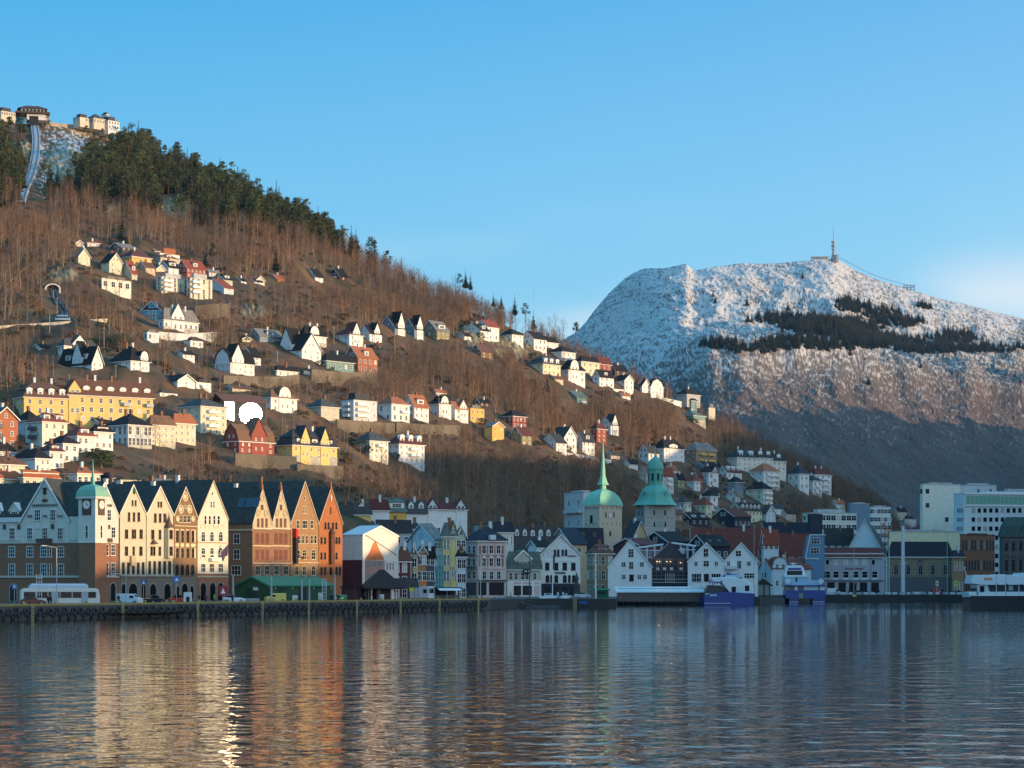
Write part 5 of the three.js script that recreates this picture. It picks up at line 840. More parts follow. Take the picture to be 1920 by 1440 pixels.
{ // pink and white corner hotel
  const t = house({ pxL: 872, pxC: 896, pxR: 949, base: 1119, eave: 1014, ridge: 985, type: 'h', wall: 'pink', roof: 'navy', label: 'pink and white corner house with red brick panels and a black pyramid roof', D: 640, f: 30, wl: 0, wr: 0, st: 1, ch: 2, wallM: M([.64, .50, .47], 'p'), cat: 'building', name: 'corner_house' });
  const w = (f, ww, h, l, o) => putWindows(t, f, ww, h, l, { nx: 2, ny: 2, ...WF, ...o });
  w('R', 8, 15, '907.5,1030 921,1030 934.5,1030'); w('R', 8, 15, '907.5,1054 921,1054 934.5,1054'); w('R', 7.5, 16, '908,1078 921.5,1078 935,1078', { arch: 1 }); w('L', 6, 14, '880,1030 889,1030 880,1054 889,1054 880,1078 889,1078');
  for (const x of [900, 914.3, 927.8, 942.5]) for (const y of [1031, 1055]) boxOn(t, 'R', x - (x > 905 && x < 940 ? .8 : 1.7), y - 8, x + (x > 905 && x < 940 ? .8 : 1.7), y + 8, .05, M('rust', 'b'), 'brick_panel');
  boxOn(t, 'R', 897, 1041, 945, 1045, .06, M('rust', 'b'), 'brick_panel'); boxOn(t, 'R', 896, 1013, 949, 1017, .35, M('pink'), 'cornice'); boxOn(t, 'R', 896, 1065, 949, 1067, .2, M('pink'), 'cornice'); boxOn(t, 'R', 896, 1087, 949, 1090, .4, M('dgrey'), 'cornice');
  for (const x of [907.5, 921, 934.5]) { const [s, y] = onWall(t, 'R', x, 1045.5), g = new MB(); g.prism([[-.9, 0], [.9, 0], [0, .55]], 'z', .02, .25); part('pediment', g, M('white'), t).position.set(s, y, 0); }
  boxOn(t, 'R', 897, 1092, 912, 1116, .04, M('black', 'n', .2), 'shopfront'); boxOn(t, 'R', 917, 1092, 945, 1116, .04, M('black', 'n', .2), 'shopfront'); boxOn(t, 'L', 874, 1092, 893, 1116, .04, M('dgrey', 'n', .2), 'shopfront'); boxOn(t, 'R', 916, 1003, 926, 1012, 1.2, M('lgrey'), 'dormer');
  for (const y of [1036, 1060]) boxOn(t, 'L', 874, y + 2, 892, y + 5, 1.1, M('dgrey'), 'balcony');
}
{ // grey-green house with a pink shopfront
  const t = house({ pxL: 949, pxC: 951, pxR: 1014, base: 1119, eave: 1068, ridge: 1032, type: 'M', wall: 'sage', roof: 'greenroof', label: 'grey-green house with a pedimented dormer over a pink shopfront', D: 655, f: 18, wl: 0, wr: 0, st: 1, ch: 0, cat: 'building', name: 'shop_house' });
  putWindows(t, 'R', 6.5, 13, '957.7,1080 967.5,1080 1002.5,1080', { ...WF }); putWindows(t, 'R', 7, 13, '980,1080 988,1080', { ...WF });
  const g = crossGable(t, 'R', 965, 996, 1048, 1033, M('sage', 'p'), M('greenroof', 's'), 5, { from: onWall(t, 'R', 980, 1068)[1], proud: .2 }); putWindows(t, 'R', 6.5, 12, '976,1059 985,1059', { ...WF, out: .21 });
  boxOn(t, 'R', 951, 1089, 1014, 1118, .12, M('white'), 'shopfront'); for (const [a, b] of [[963, 977], [979.5, 997], [1001.5, 1012]]) { boxOn(t, 'R', a, 1091, b, 1095.5, .17, M('pink'), 'shop_panel'); boxOn(t, 'R', a, 1098, b, 1116, .17, a > 1000 ? M('pink') : M('black', 'n', .2), 'shop_panel'); }
  boxOn(t, 'R', 980, 1066, 993, 1075, .9, M('navy'), 'banner'); letters(t, 'R', 986.5, 1071, 'M  E', 9, M('white'), .92);
}
{ // white gothic gable
  const t = house({ pxL: 1012.5, pxC: 1014, pxR: 1088, base: 1119, eave: 1039, ridge: 1001, type: 'G', wall: 'white', roof: 'dgrey', label: 'white gothic gable house with pointed arches and a dark ground floor', D: 662, f: 14, wl: 0, wr: 0, st: 1, ch: 0, plain: true, cat: 'building', name: 'gothic_house', wallM: M([.80, .79, .75], 'p') });
  const w = (ww, h, l, o) => putWindows(t, 'R', ww, h, l, { frame: M('dgrey', 'n'), nx: 2, ny: 2, ...o });
  w(8, 14, '1026,1062 1043,1062 1059,1062 1075,1062'); w(4.5, 12, '1040.5,1036 1046.5,1036 1055,1036 1061,1036', { arch: 1, ny: 1 }); w(7, 14, '1026.5,1085 1043,1085 1059,1085 1076,1085', { arch: 1 }); w(5, 14, '1034,1085 1067.5,1085', { arch: 1 });
  for (const x of [1024, 1033, 1043.5, 1058, 1068, 1077]) { const [s, y] = onWall(t, 'R', x, 1043), g = new MB(), a = x > 1040 && x < 1060 ? 1.15 : .6, h = x > 1040 && x < 1060 ? 3 : 1.8; for (const q of [-1, 1]) g.prism([[q * a, 0], [q * (a - .15), 0], [q * (a - .15), h * .6], [0, h + .1], [0, h + .35], [q * a, h * .65]], 'z', .01, .16); part('pointed_arch', g, M('white'), t).position.set(s, y, 0); }
  boxOn(t, 'R', 1014, 1050.5, 1088, 1052, .15, M('white'), 'cornice'); boxOn(t, 'R', 1015, 1094, 1087, 1118, .1, M('navy'), 'shopfront'); boxOn(t, 'R', 1040, 1072.5, 1060, 1075.5, .2, M('dgrey'), 'sign'); for (const a of [1020, 1036, 1052, 1068]) boxOn(t, 'R', a, 1100, a + 12, 1115, .14, M('black', 'n', .15), 'shop_window');
  for (const x of [1035, 1064]) boxOn(t, 'R', x, 1041.5, x + 15, 1043.5, .2, M('dgrey'), 'sill');
}
// churches
{
  const t = house({ name: 'church', cat: 'church tower', pxL: 1095, pxC: 1124, pxR: 1166, base: 1125, eave: 948, ridge: 947, type: 'f', wall: 'stone', roof: 'copper', label: 'pale stone church tower with a green square dome and a tall thin spire', D: 800, f: 52, wl: 0, wr: 0, st: 1, wallM: M([.62, .54, .40], 'b') });
  const { W, L, H } = t.hd, c = [W / 2, 0, -L / 2], cop = M([.21, .50, .36], 'p', .6), k = 800 / F, s = Math.SQRT2, rb = (W + L) / 4 + .35;
  const sq = (rows, nm) => { const b = new MB(); for (let i = 0; i < rows.length - 1; i++) { const q = ([r, y]) => { const x = W / 2 + .35, z = L / 2 + .35; return [[-x * r, y, z * r], [x * r, y, z * r], [x * r, y, -z * r], [-x * r, y, -z * r]]; }; const p = q(rows[i]), o = q(rows[i + 1]); for (let j = 0; j < 4; j++) { const n = (j + 1) % 4; b.quad(p[j], p[n], o[n], o[j]); } } const o = part(nm, b, cop, t); o.position.set(c[0], H + .3, c[2]); return o; };
  const dome = sq([[1, 0], [.97, .6], [.88, 2.1], [.72, 3.6], [.5, 4.75], [.25, 5.4], [.16, 5.6], [.15, 7]], 'dome'); sq([[.15, 6.9], [.3, 7.1], [.22, 8], [.13, 10], [.09, 14], [.05, 18], [.012, 22]], 'spire');
  for (let i = -4; i <= 4; i++) { const g = new MB(), x = i / 4.5 * W / 2; const prof = [[1, 0], [.97, .6], [.88, 2.1], [.72, 3.6], [.5, 4.75]]; for (let q = 0; q < prof.length - 1; q++) { const [r0, y0] = prof[q], [r1, y1] = prof[q + 1]; if (Math.abs(i / 4.5) > r1) continue; g.tube([x, y0, (L / 2 + .35) * r0], [x, y1, (L / 2 + .35) * r1], .09, .09, 4, false); } if (!g.empty) part('seam', g, cop, dome); }
  const fin = new MB(); fin.add(new THREE.SphereGeometry(.5, 10, 8), new THREE.Matrix4().makeTranslation(0, 22.3, 0)).tube([0, 22, 0], [0, 25, 0], .06, .04, 5).box(-.5, 24, -.05, .5, 24.15, .05); const f = part('finial', fin, M('gold', 'n', .3), t); f.position.set(c[0], H + .3, c[2]);
  clockOn(t, 'R', 1143.5, 966, .95, .08); const g2 = { frame: M('dgrey'), nx: 1, ny: 1 }; putWindows(t, 'R', 2, 10, '1136,965 1151,965', g2); putWindows(t, 'R', 3, 9, '1144,1000', { ...g2, arch: 1 }); putWindows(t, 'L', 5, 15, '1109,973', { ...g2, arch: 1 });
  for (const x of [1131, 1138, 1147, 1156, 1162]) for (const y of [953, 982]) boxOn(t, 'R', x - .5, y - 2.5, x + .5, y + 2.5, .03, M('dgrey'), 'slit'); for (const x of [1100, 1106, 1113, 1119]) for (const y of [953, 983]) boxOn(t, 'L', x - .5, y - 2.5, x + .5, y + 2.5, .03, M('dgrey'), 'slit');
  boxOn(t, 'R', 1124, 947, 1166, 950, .3, M('stone'), 'cornice'); boxOn(t, 'L', 1095, 947, 1124, 950, .3, M('stone'), 'cornice');
}
{
  const t = house({ name: 'cathedral', cat: 'church tower', pxL: 1191.5, pxC: 1209, pxR: 1266, base: 1125, eave: 948, ridge: 947, type: 'f', wall: 'stone', roof: 'copper', label: 'broad grey stone cathedral tower with a green bell roof and lantern', D: 985, f: 20, wl: 0, wr: 0, st: 1, wallM: M([.50, .48, .43], 'b') });
  const { W, L, H } = t.hd, c = [W / 2, H + .3, -L / 2], cop = M([.12, .40, .31], 'p', .6), r = W / 2 * 1.1, m = 985 / F;
  loft([[r * 1.25, 0], [r * 1.12, .9], [r * 1.0, 2], [r * .9, 3.6], [r * .82, 5.4], [r * .68, 7], [r * .48, 8.1], [r * .44, 8.4]], 8, cop, 'bell_roof', t, c, 0);
  loft([[r * .42, 8.2], [r * .42, 15.4]], 8, cop, 'lantern', t, c); loft([[r * .47, 15.2], [r * .47, 15.8], [r * .42, 17.3], [r * .36, 18.6], [r * .2, 19.9], [r * .06, 20.7], [r * .05, 21.2]], 8, cop, 'lantern_dome', t, c);
  const fin = new MB(); fin.add(new THREE.SphereGeometry(.55, 10, 8), new THREE.Matrix4().makeTranslation(0, 21.6, 0)).tube([0, 21, 0], [0, 25, 0], .08, .05, 5); part('finial', fin, M('gold', 'n', .3), t).position.set(...c);
  for (let i = 0; i < 8; i++) { const a = i / 8 * 6.2832, p = part('lantern_opening', windowGeo(1.3, 3.4, 1, 1, 1), pair(cop, M('black')), t); p.position.set(c[0] + Math.sin(a) * r * .395, c[1] + 12, c[2] + Math.cos(a) * r * .395); p.rotation.y = a; }
  for (let i = 0; i < 4; i++) { const a = i / 4 * 6.2832 + .39, q = new MB(); q.box(-1, 0, -1, 1, 1.6, .4).prism([[-1.2, 1.6], [1.2, 1.6], [0, 2.6]], 'z', -1.2, .5); const p = part('dormer', q, cop, t); p.position.set(c[0] + Math.sin(a) * r * .82, c[1] + 3.6, c[2] + Math.cos(a) * r * .82); p.rotation.y = a; }
  clockOn(t, 'R', 1237, 983, 1.15, .08, M([.28, .42, .42], 'n', .5)); const g2 = { frame: M('dgrey'), nx: 1, ny: 1, arch: 1 }; putWindows(t, 'R', 3, 9, '1226.5,961 1247,961 1227,983 1247.5,983', g2); putWindows(t, 'L', 2, 8, '1198,962 1204,962', g2);
  for (const x of [1215, 1222, 1232, 1241, 1252, 1260]) boxOn(t, 'R', x - .5, 968, x + .5, 972, .03, M('dgrey'), 'slit'); boxOn(t, 'R', 1209, 947, 1266, 949.5, .3, M('stone'), 'cornice'); boxOn(t, 'L', 1191.5, 947, 1209, 949.5, .3, M('stone'), 'cornice');
}
// white boathouses on the harbour front with the glazed hall between them
function boathouse(a, b, eave, apex, D, label, fn) { const t = house({ name: 'boathouse', cat: 'boathouse', pxL: a - .5, pxC: a, pxR: b, base: CY + (EYE - STREET) / D * F, eave, ridge: apex, type: 'G', wall: 'white', roof: 'dbrown', label, D, f: 6, wl: 0, wr: 0, st: 1, plain: true, ch: 0, wallM: M([.80, .80, .79], 'w', .6), over: .35 }); fn((w, h, l, o) => putWindows(t, 'R', w, h, l, { ...WF, fr: .12, ...o }), t); return t; }
boathouse(1140, 1222, 1062, 1010, 690, 'white wooden boathouse standing nearest the church tower', (w, t) => { w(11, 16, '1183,1037', { ny: 3 }); w(9, 9, '1169,1058 1203.5,1058'); w(9, 14, '1183.5,1060', { ny: 2 }); w(8, 8.5, '1169.5,1081.5 1199,1081.5 1209.5,1081.5'); w(10, 14, '1184,1083.5', { nx: 1, ny: 1 }); boxOn(t, 'R', 1176, 1028, 1177, 1093, .1, M('white'), 'board'); boxOn(t, 'R', 1190.5, 1028, 1191.5, 1093, .1, M('white'), 'board'); });
boathouse(1290, 1358, 1052, 1016, 692, 'white wooden boathouse right of the glazed hall with a wide window row', (w) => { w(10, 16, '1323.5,1036', { ny: 2 }); w(7.5, 8.5, '1305,1056.5 1343,1056.5'); w(11, 11, '1324,1056.5'); w(19, 16, '1306,1083', { nx: 4 }); w(11, 16, '1324.5,1083', { nx: 1, ny: 1 }); w(19, 16, '1342.5,1083', { nx: 4 }); });
boathouse(1358, 1421, 1052, 1016, 696, 'white wooden boathouse behind the blue catamaran, outermost of the boathouses', (w, t) => { w(11, 11, '1384.5,1037.5'); w(9, 15, '1386,1058.5', { nx: 3, ny: 1 }); w(8, 8.5, '1404,1056.5'); w(7, 9, '1366,1056.5'); w(20, 9.5, '1405,1079', { nx: 4 }); w(8, 9, '1366,1078'); boxOn(t, 'R', 1359, 1061, 1381, 1067, 1.6, M('lgrey'), 'balcony'); });
{
  const D = 694, t = house({ name: 'glazed_hall', cat: 'building', pxL: 1221.5, pxC: 1223, pxR: 1289.5, base: CY + (EYE - STREET) / D * F, eave: 1050, ridge: 1016, type: 'G', wall: 'navy', roof: 'navy', label: 'dark glass hall with a steel frame between the white boathouses', D, f: 6, wl: 0, wr: 0, st: 1, plain: true, ch: 0, wallM: M([.016, .026, .045], 'n', .12), roofM: M([.02, .03, .045], 'n', .2), over: .2, trim: 'navy' });
  for (const y of [1048, 1071, 1079, 1086, 1092]) boxOn(t, 'R', 1223, y - .5, 1289.5, y + .5, .12, M(y > 1080 ? 'grey' : 'dgrey', 'n', .4), 'transom'); for (const x of [1231, 1240, 1248, 1252, 1256, 1260, 1264, 1272, 1281]) boxOn(t, 'R', x - .4, x > 1245 && x < 1266 ? 1075 : 1050, x + .4, 1093, .14, M(x > 1245 && x < 1266 ? 'beige' : 'dgrey', 'n', .4), 'mullion');
  for (const [x, y] of [[1232, 1053], [1236.5, 1053], [1250, 1053], [1257, 1053], [1276, 1055]]) { const [s, yy] = onWall(t, 'R', x, y), g = new MB(); g.add(new THREE.SphereGeometry(.13, 8, 6)); const m = new THREE.MeshStandardMaterial({ color: 0x332211, emissive: new THREE.Color(1, .62, .3), emissiveIntensity: 2.2 }); part('lamp', g, m, t).position.set(s, yy, .2); const L0 = new THREE.PointLight(new THREE.Color(1, .62, .3), 3, 12); L0.position.set(s, yy, .45); t.add(L0); }
  for (const x of [1233, 1246, 1259, 1277]) boxOn(t, 'R', x - 3, 1064, x + 3, 1069, .05, M('grey', 'n', .4), 'railing');
}
{ // the long low restaurant on piles in front of them
  const D = 668, x0 = at(1158, 0, D).x, x1 = at(1322, 0, D).x, g = new MB(), w = x1 - x0, ry = EYE + (CY - 1094) / F * D, t = thing('restaurant', 'long low glazed restaurant on piles over the water under the boathouses', 'restaurant', V(x0, 0, -D), 0);
  const rf = new MB(); rf.prism([[-8, ry - 1.2], [1.2, ry - 2.6], [1.2, ry - 2.35], [-8, ry - .9]], 'x', -.5, w); rf.p = rf.p; part('roof', rf, M([.62, .66, .68], 'n', .4), t);
  const b = new MB(); b.box(0, 1.2, -7, w, ry - 2.3, .0); part('wall', b, M([.02, .026, .034], 'n', .15), t); const n = 14; for (let i = 0; i <= n; i++) { const p = new MB(); p.box(w * i / n - .09, 1.2, .02, w * i / n + .09, ry - 2.3, .16); part('mullion', p, M('dgrey', 'n', .4), t); }
  for (const y of [1.15, 3.1, 4.6]) { const p = new MB(); p.box(0, y, .03, w, y + .14, .2); part('transom', p, M('dgrey', 'n', .4), t); } const dk = new MB(); dk.box(-.5, .9, -7, w + .5, 1.2, 1.4); part('deck', dk, M('dbrown', 'w'), t);
  for (let i = 0; i <= 16; i++) { const p = new MB(); p.tube([w * i / 16, -1.5, 1], [w * i / 16, .9, 1], .2, .2, 6); part('pile', p, M('black'), t); } for (let i = 1; i < 7; i++) { const p = new MB(), x = w * i / 7; p.prism([[-7.9, ry - 1.15], [1.25, ry - 2.54], [1.25, ry - 2.3], [-7.9, ry - .86]], 'x', x - .05, x + .05); part('roof_seam', p, M('lgrey'), t); }
  for (const [a, c] of [[1296, 1307], [1309, 1320]]) { const p = new MB(); p.box(at(a, 0, D).x - x0, 4.4, .3, at(c, 0, D).x - x0, 5.2, .36); part('sign', p, M('white'), t); }
}
{ // steel roof-terrace frame above the boathouses
  const t = thing('terrace_frame', 'white steel roof terrace frame beside the glazed hall, above the boathouses', 'pergola', at(1199, 1060, 704), 0), k = 704 / F, P = (x, y) => [(x - 1199) * k, (1060 - y) * k], g = new MB(), bar = (a, b, c, d, r) => { const p = P(a, b), q = P(c, d); g.tube([...p, 0], [...q, 0], r, r, 5).tube([...p, -4], [...q, -4], r, r, 5); };
  for (const [a, b, c, d, r] of [[1197, 1027, 1244, 1021, .3], [1199, 1032, 1242, 1032, .14], [1200, 1026, 1200, 1060, .12], [1214, 1025, 1214, 1060, .12], [1228, 1024, 1228, 1060, .12], [1241, 1022, 1241, 1040, .12], [1260, 1018, 1305, 1024, .3], [1266, 1031, 1304, 1031, .14], [1277, 1021, 1277, 1060, .12], [1290, 1023, 1290, 1055, .12], [1301, 1024, 1301, 1050, .12], [1212, 1046, 1230, 1046, .1]]) bar(a, b, c, d, r); part('frame', g, M('lgrey', 'n', .4), t); const pl = new MB(); pl.box(P(1200, 0)[0], P(0, 1062)[1], -4, P(1300, 0)[0], P(0, 1060)[1], .2); part('floor', pl, M('dgrey'), t);
}
row(`
1422 1446 1521 1090 1066 1046 | g | lblue | redroof | low house with a red roof and a white round-headed gable, behind the kiosk | wl=1 wr=3 st=1 D=795 cross=R.22a cw=.36 sky=R3
1423 1426 1465 1090 1052 1032 | g | ivory | maroon | dark red roof between the outermost boathouse and the blue glass annex | wl=1 wr=3 st=2 D=815
1460 1462 1502 1090 1036 1028 | f | lblue | dgrey | white flat-roofed annex with a railing above the low red roofs | wl=1 wr=4 st=3 D=835
`, { f: 12 });
{ // glass annex with a leaning front
  const D = 800, t = thing('glass_annex', 'blue steel annex with a leaning glazed front beside the lilac hotel', 'building', at(1510, 1119, D), 0), k = D / F, b = new MB(), w = 36 * k, y0 = 0, h0 = (1119 - 1046) * k, h1 = (1119 - 1003) * k; b.prism([[0, 0], [w, 0], [w, h1], [1.6, h1], [0, h0]], 'z', -9, 0); part('wall', b, M([.10, .22, .34], 'n', .4), t);
  for (const [x, y] of [[15, 1014], [14, 1032]]) { const p = part('window', windowGeo(17 * k, 11 * k, 3, 2, 0, .18), pair(M('lgrey', 'n', .4), GLASS), t); p.position.set((x + 4) * k, (1119 - y) * k, .03); } const f = new MB(); f.tube([0, h0 - .3, .1], [1.6, h1, .1], .22, .22, 5).tube([0, h0 - .3, .1], [w * .7, h0 - .3, .1], .22, .22, 5).tube([1.6, h1, .1], [w, h1, .1], .2, .2, 5); part('frame', f, M('lgrey', 'n', .4), t);
}
{ // lilac hotel on the right quay
  const t = house({ name: 'hotel', cat: 'hotel', pxL: 1519, pxC: 1522, pxR: 1656, base: 1118, eave: 1045, ridge: 1025, type: 'h', wall: 'lilac', roof: 'maroon', label: 'long lilac grey hotel with a dark red roof on the quay', D: 812, f: 8, wl: 0, wr: 0, st: 1, ch: 0, wallM: M([.42, .42, .46], 'p'), roofM: M([.16, .05, .045], 't') });
  const w = (ww, h, l, o) => putWindows(t, 'R', ww, h, l, { ...WF, nx: 1, ny: 1, ...o }); w(7.5, 10, '1535.5,1054 1551.5,1054 1637.5,1054'); w(7.5, 10, '1567,1054 1586,1054 1604,1054 1621,1054', { glass: M([.5, .52, .44], 'n', .3) }); w(26, 12, '1544,1077', { nx: 3, ny: 2 }); w(11, 12, '1567.5,1077 1586,1077 1604.5,1077 1621.5,1077 1640,1077', { ny: 2 });
  boxOn(t, 'R', 1522, 1045, 1656, 1047, .35, M('dgrey'), 'cornice'); boxOn(t, 'R', 1522, 1037, 1656, 1045, .05, M('lgrey'), 'parapet'); boxOn(t, 'R', 1522, 1088, 1656, 1090, .2, M('dgrey'), 'cornice'); for (const a of [1530, 1551, 1572, 1592, 1612, 1634]) boxOn(t, 'R', a, 1092, a + 14, 1112, .06, M('black', 'n', .15), 'shopfront'); letters(t, 'R', 1601, 1065.5, 'Strand Hotel', 34, M([.35, .04, .05]), .12, 4); for (const x of [1567, 1586, 1604, 1621, 1640]) boxOn(t, 'R', x - 6, 1084, x + 6, 1087, .05, M('lblue'), 'sill_panel');
  boxOn(t, 'R', 1603, 1092, 1607, 1096, .5, M([.6, .05, .08]), 'sign');
}
{ // old bank building with arched windows
  const t = house({ name: 'exchange_hall', cat: 'building', pxL: 1664, pxC: 1668, pxR: 1786, base: 1118, eave: 1044, ridge: 1014, type: 'h', wall: 'ochre', roof: 'navy', label: 'ochre stone hall with five arched windows and a navy hip roof', D: 818, f: 10, wl: 0, wr: 0, st: 1, ch: 0, wallM: M([.30, .23, .145], 'b'), roofM: M([.02, .026, .04], 's') });
  putWindows(t, 'R', 8, 19, '1680,1068 1703,1068 1726,1068 1749,1068 1772,1068', { arch: 1, frame: M('stone'), nx: 2, ny: 3, out: .08 }); for (const x of [1680, 1703, 1726, 1749, 1772]) boxOn(t, 'R', x - 7, 1054.5, x + 7, 1080, .06, M([.2, .19, .17], 'b'), 'window_surround'); boxOn(t, 'R', 1668, 1043.5, 1786, 1048, .3, M([.25, .22, .17]), 'cornice'); boxOn(t, 'R', 1668, 1082, 1786, 1118, .08, M([.13, .13, .14], 'b'), 'stone_base'); letters(t, 'R', 1726, 1051.5, 'ART', 11, M('dgrey'), .15);
}
row(`
1784 1787 1807 1118 1044 1030 | h | ochre | navy | narrow end bay of the ochre hall with tall thin windows | wl=0 wr=4 st=2 D=820 wh=3 ww=.7 f=48
1664 1667 1801 1118 997 993 | f | pale | lgrey | pale yellow blank commercial block behind the ochre hall | wl=0 wr=0 st=1 D=870 f=14
1800 1803 1865 1118 1003 1000 | f | brick | dbrown | dark brick warehouse with three rows of tall narrow windows | wl=0 wr=11 st=3 D=850 f=35 wh=3.6 ww=.8 tex=b frame=dgrey
1725 1730 1801 1118 908 905 | f | ivory | lgrey | cream tower block with scattered windows and roof vents | wl=1 wr=4 st=8 D=930 f=22 skip=.45 wh=1.7 ww=1.6 frame=dgrey
1799 1802 1868 1118 910 906 | f | lgrey | lgrey | grey rooftop storey behind the green glazed office | wl=0 wr=3 st=10 D=960 f=10 skip=.6 ch=0
1856 1868 1990 1118 922 917 | f | lgrey | lgrey | stepped grey roof storey at the picture's edge with aerials | wl=0 wr=3 st=10 D=975 f=10 skip=.6 ch=0
`, { f: 22 });
{
  const t = house({ name: 'office_block', cat: 'office building', pxL: 1788, pxC: 1808, pxR: 2040, base: 1118, eave: 925, ridge: 923, type: 'f', wall: 'white', roof: 'white', label: 'white office block with a green glass top storey and rows of square windows', D: 900, f: 14, wl: 0, wr: 0, st: 1, ch: 0, wallM: M([.72, .74, .74], 'p') });
  const gl = M([.20, .42, .33], 'n', .2); boxOn(t, 'R', 1811, 930, 2036, 947, .1, gl, 'glass_storey'); boxOn(t, 'R', 1808, 924, 2040, 929, .5, M('white'), 'cornice'); boxOn(t, 'R', 1808, 948, 2040, 951, .5, M('white'), 'cornice'); for (let x = 1811; x < 1960; x += 8) boxOn(t, 'R', x - .4, 930, x + .4, 947, .22, M('sage', 'n', .5), 'mullion');
  for (let j = 0; j < 8; j++) for (let i = 0; i < 12; i++) putWindows(t, 'R', 7, 9, `${1825 + i * 10.9},${957 + j * 17}`, { frame: M('lgrey', 'n'), nx: 1, ny: 1, glass: (i * 7 + j * 3) % 5 === 0 ? M([.4, .4, .36], 'n', .3) : GLASS }); for (const y of [957, 974, 991]) putWindows(t, 'L', 2.5, 8, `1796,${y} 1800,${y} 1804,${y}`, { frame: M('lgrey'), nx: 1, ny: 1 }); for (let i = 0; i < 12; i++) boxOn(t, 'R', 1819.5 + i * 10.9 - .6, 952, 1819.5 + i * 10.9 + .6, 1090, .35, M('white'), 'pilaster');
}
{ // dark stone bank at the edge
  const t = house({ name: 'stone_bank', cat: 'building', pxL: 1874, pxC: 1881, pxR: 2010, base: 1118, eave: 1006, ridge: 968, type: 'M', wall: 'dgrey', roof: 'greenroof', label: 'dark stone bank building with a green roof and columns at the picture\'s edge', D: 780, f: 10, wl: 0, wr: 0, st: 1, ch: 1, wallM: M([.135, .12, .10], 'b'), roofM: M([.06, .12, .11], 's'), cross: 'R.42' , cw: .3, trim: 'dgrey' });
  putWindows(t, 'R', 7, 15, '1887,1025 1900,1025 1914,1025 1928,1025', { frame: M([.2, .18, .15]), nx: 2, ny: 2 }); putWindows(t, 'R', 7, 22, '1887,1060 1900,1060 1914,1060 1928,1060', { frame: M([.2, .18, .15]), nx: 2, ny: 3 }); for (const y of [1012, 1036, 1040, 1078]) boxOn(t, 'R', 1881, y, 2010, y + 2, .35, M([.2, .18, .15]), 'cornice'); for (const x of [1893, 1907, 1921]) boxOn(t, 'R', x - 1.2, 1014, x + 1.2, 1078, .3, M([.2, .18, .15], 'b'), 'column');
}

// ---------------------------------------------------------------- trees
const T3 = (r) => (r() - .5) * 2;
function twig(mb, a, b, w) { // a thin two-sided blade
  const d = V(...b).sub(V(...a)), s = V(d.z, .3 * d.x, -d.x).normalize().multiplyScalar(w); mb.tri([a[0] - s.x, a[1] - s.y, a[2] - s.z], [a[0] + s.x, a[1] + s.y, a[2] + s.z], b);
}
function bareTree(seed, h = 12, spread = .32, dense = 1) { // trunk and crown builders
  const r = mulberry(seed), tr = new MB(), cr = new MB(); let p = [0, -.6, 0], rad = h * .017;
  const pts = [p]; for (let i = 1; i <= 6; i++) { const q = [p[0] + T3(r) * h * .018, h * i / 6 * .93, p[2] + T3(r) * h * .018], r2 = rad * .78; tr.tube(p, q, rad, r2, 5, false); p = q; rad = r2; pts.push(q); }
  const nB = Math.round(15 * dense);
  for (let i = 0; i < nB; i++) {
    const f = lerp(.28, .97, (i + r() * .8) / nB), k = Math.min(5, Math.floor(f * 6)), t = f * 6 - k, o = [0, 1, 2].map((j) => lerp(pts[k][j], pts[k + 1][j], t)), a = i * 2.4 + r(), L = h * spread * (1.15 - f * .75) * (.7 + r() * .6), up = .45 + f * .75;
    const e = [o[0] + Math.cos(a) * L, o[1] + L * up, o[2] + Math.sin(a) * L]; tr.tube(o, e, h * .006 * (1.2 - f), h * .0018, 3, false);
    for (let j = 0; j < 5; j++) {
      const g = .25 + .75 * (j + r()) / 5, m = [0, 1, 2].map((q) => lerp(o[q], e[q], g)), b = r() * 6.28, l2 = L * .5 * (1.1 - g * .4), e2 = [m[0] + Math.cos(b) * l2 * .75, m[1] + l2 * (.35 + r() * .5), m[2] + Math.sin(b) * l2 * .75]; twig(cr, m, e2, h * .0032);
      for (let q = 0; q < 4; q++) { const g2 = .3 + .7 * r(), m2 = [0, 1, 2].map((w) => lerp(m[w], e2[w], g2)), l3 = l2 * (.35 + .45 * r()), c = r() * 6.28; twig(cr, m2, [m2[0] + Math.cos(c) * l3 * .8, m2[1] + l3 * (.2 + r() * .8), m2[2] + Math.sin(c) * l3 * .8], h * .0026); }
    }
  }
  return [tr, cr];
}
function clump(mb, c, s, r, n) { for (let i = 0; i < n; i++) { const d = V(T3(r), T3(r) * .6, T3(r)).multiplyScalar(s), a = r() * 6.28, w = s * (.32 + .3 * r()), x = c[0] + d.x, y = c[1] + d.y, z = c[2] + d.z, t = T3(r) * .7; mb.tri([x + Math.cos(a) * w, y + t * w, z + Math.sin(a) * w], [x - Math.cos(a) * w, y - t * w * .4, z - Math.sin(a) * w], [x + Math.sin(a) * w * .7, y + w * (.5 + .5 * r()), z - Math.cos(a) * w * .7]); } }
function pineTree(seed, h = 15) {
  const r = mulberry(seed), tr = new MB(), cr = new MB(); tr.tube([0, -.6, 0], [T3(r) * .4, h * .55, T3(r) * .4], h * .018, h * .012, 5, false).tube([0, h * .55, 0], [0, h * .95, 0], h * .012, h * .004, 5, false);
  for (let i = 0; i < 26; i++) { const f = Math.pow(r(), .8), y = h * lerp(.42, .98, f), R = h * .21 * Math.sqrt(1.06 - f) * (.5 + .6 * r()), a = r() * 6.28, c = [Math.cos(a) * R, y, Math.sin(a) * R]; if (i % 3 === 0) tr.tube([0, y - R * .3, 0], c, h * .005, h * .002, 3, false); clump(cr, c, h * .065, r, 15); }
  return [tr, cr];
}
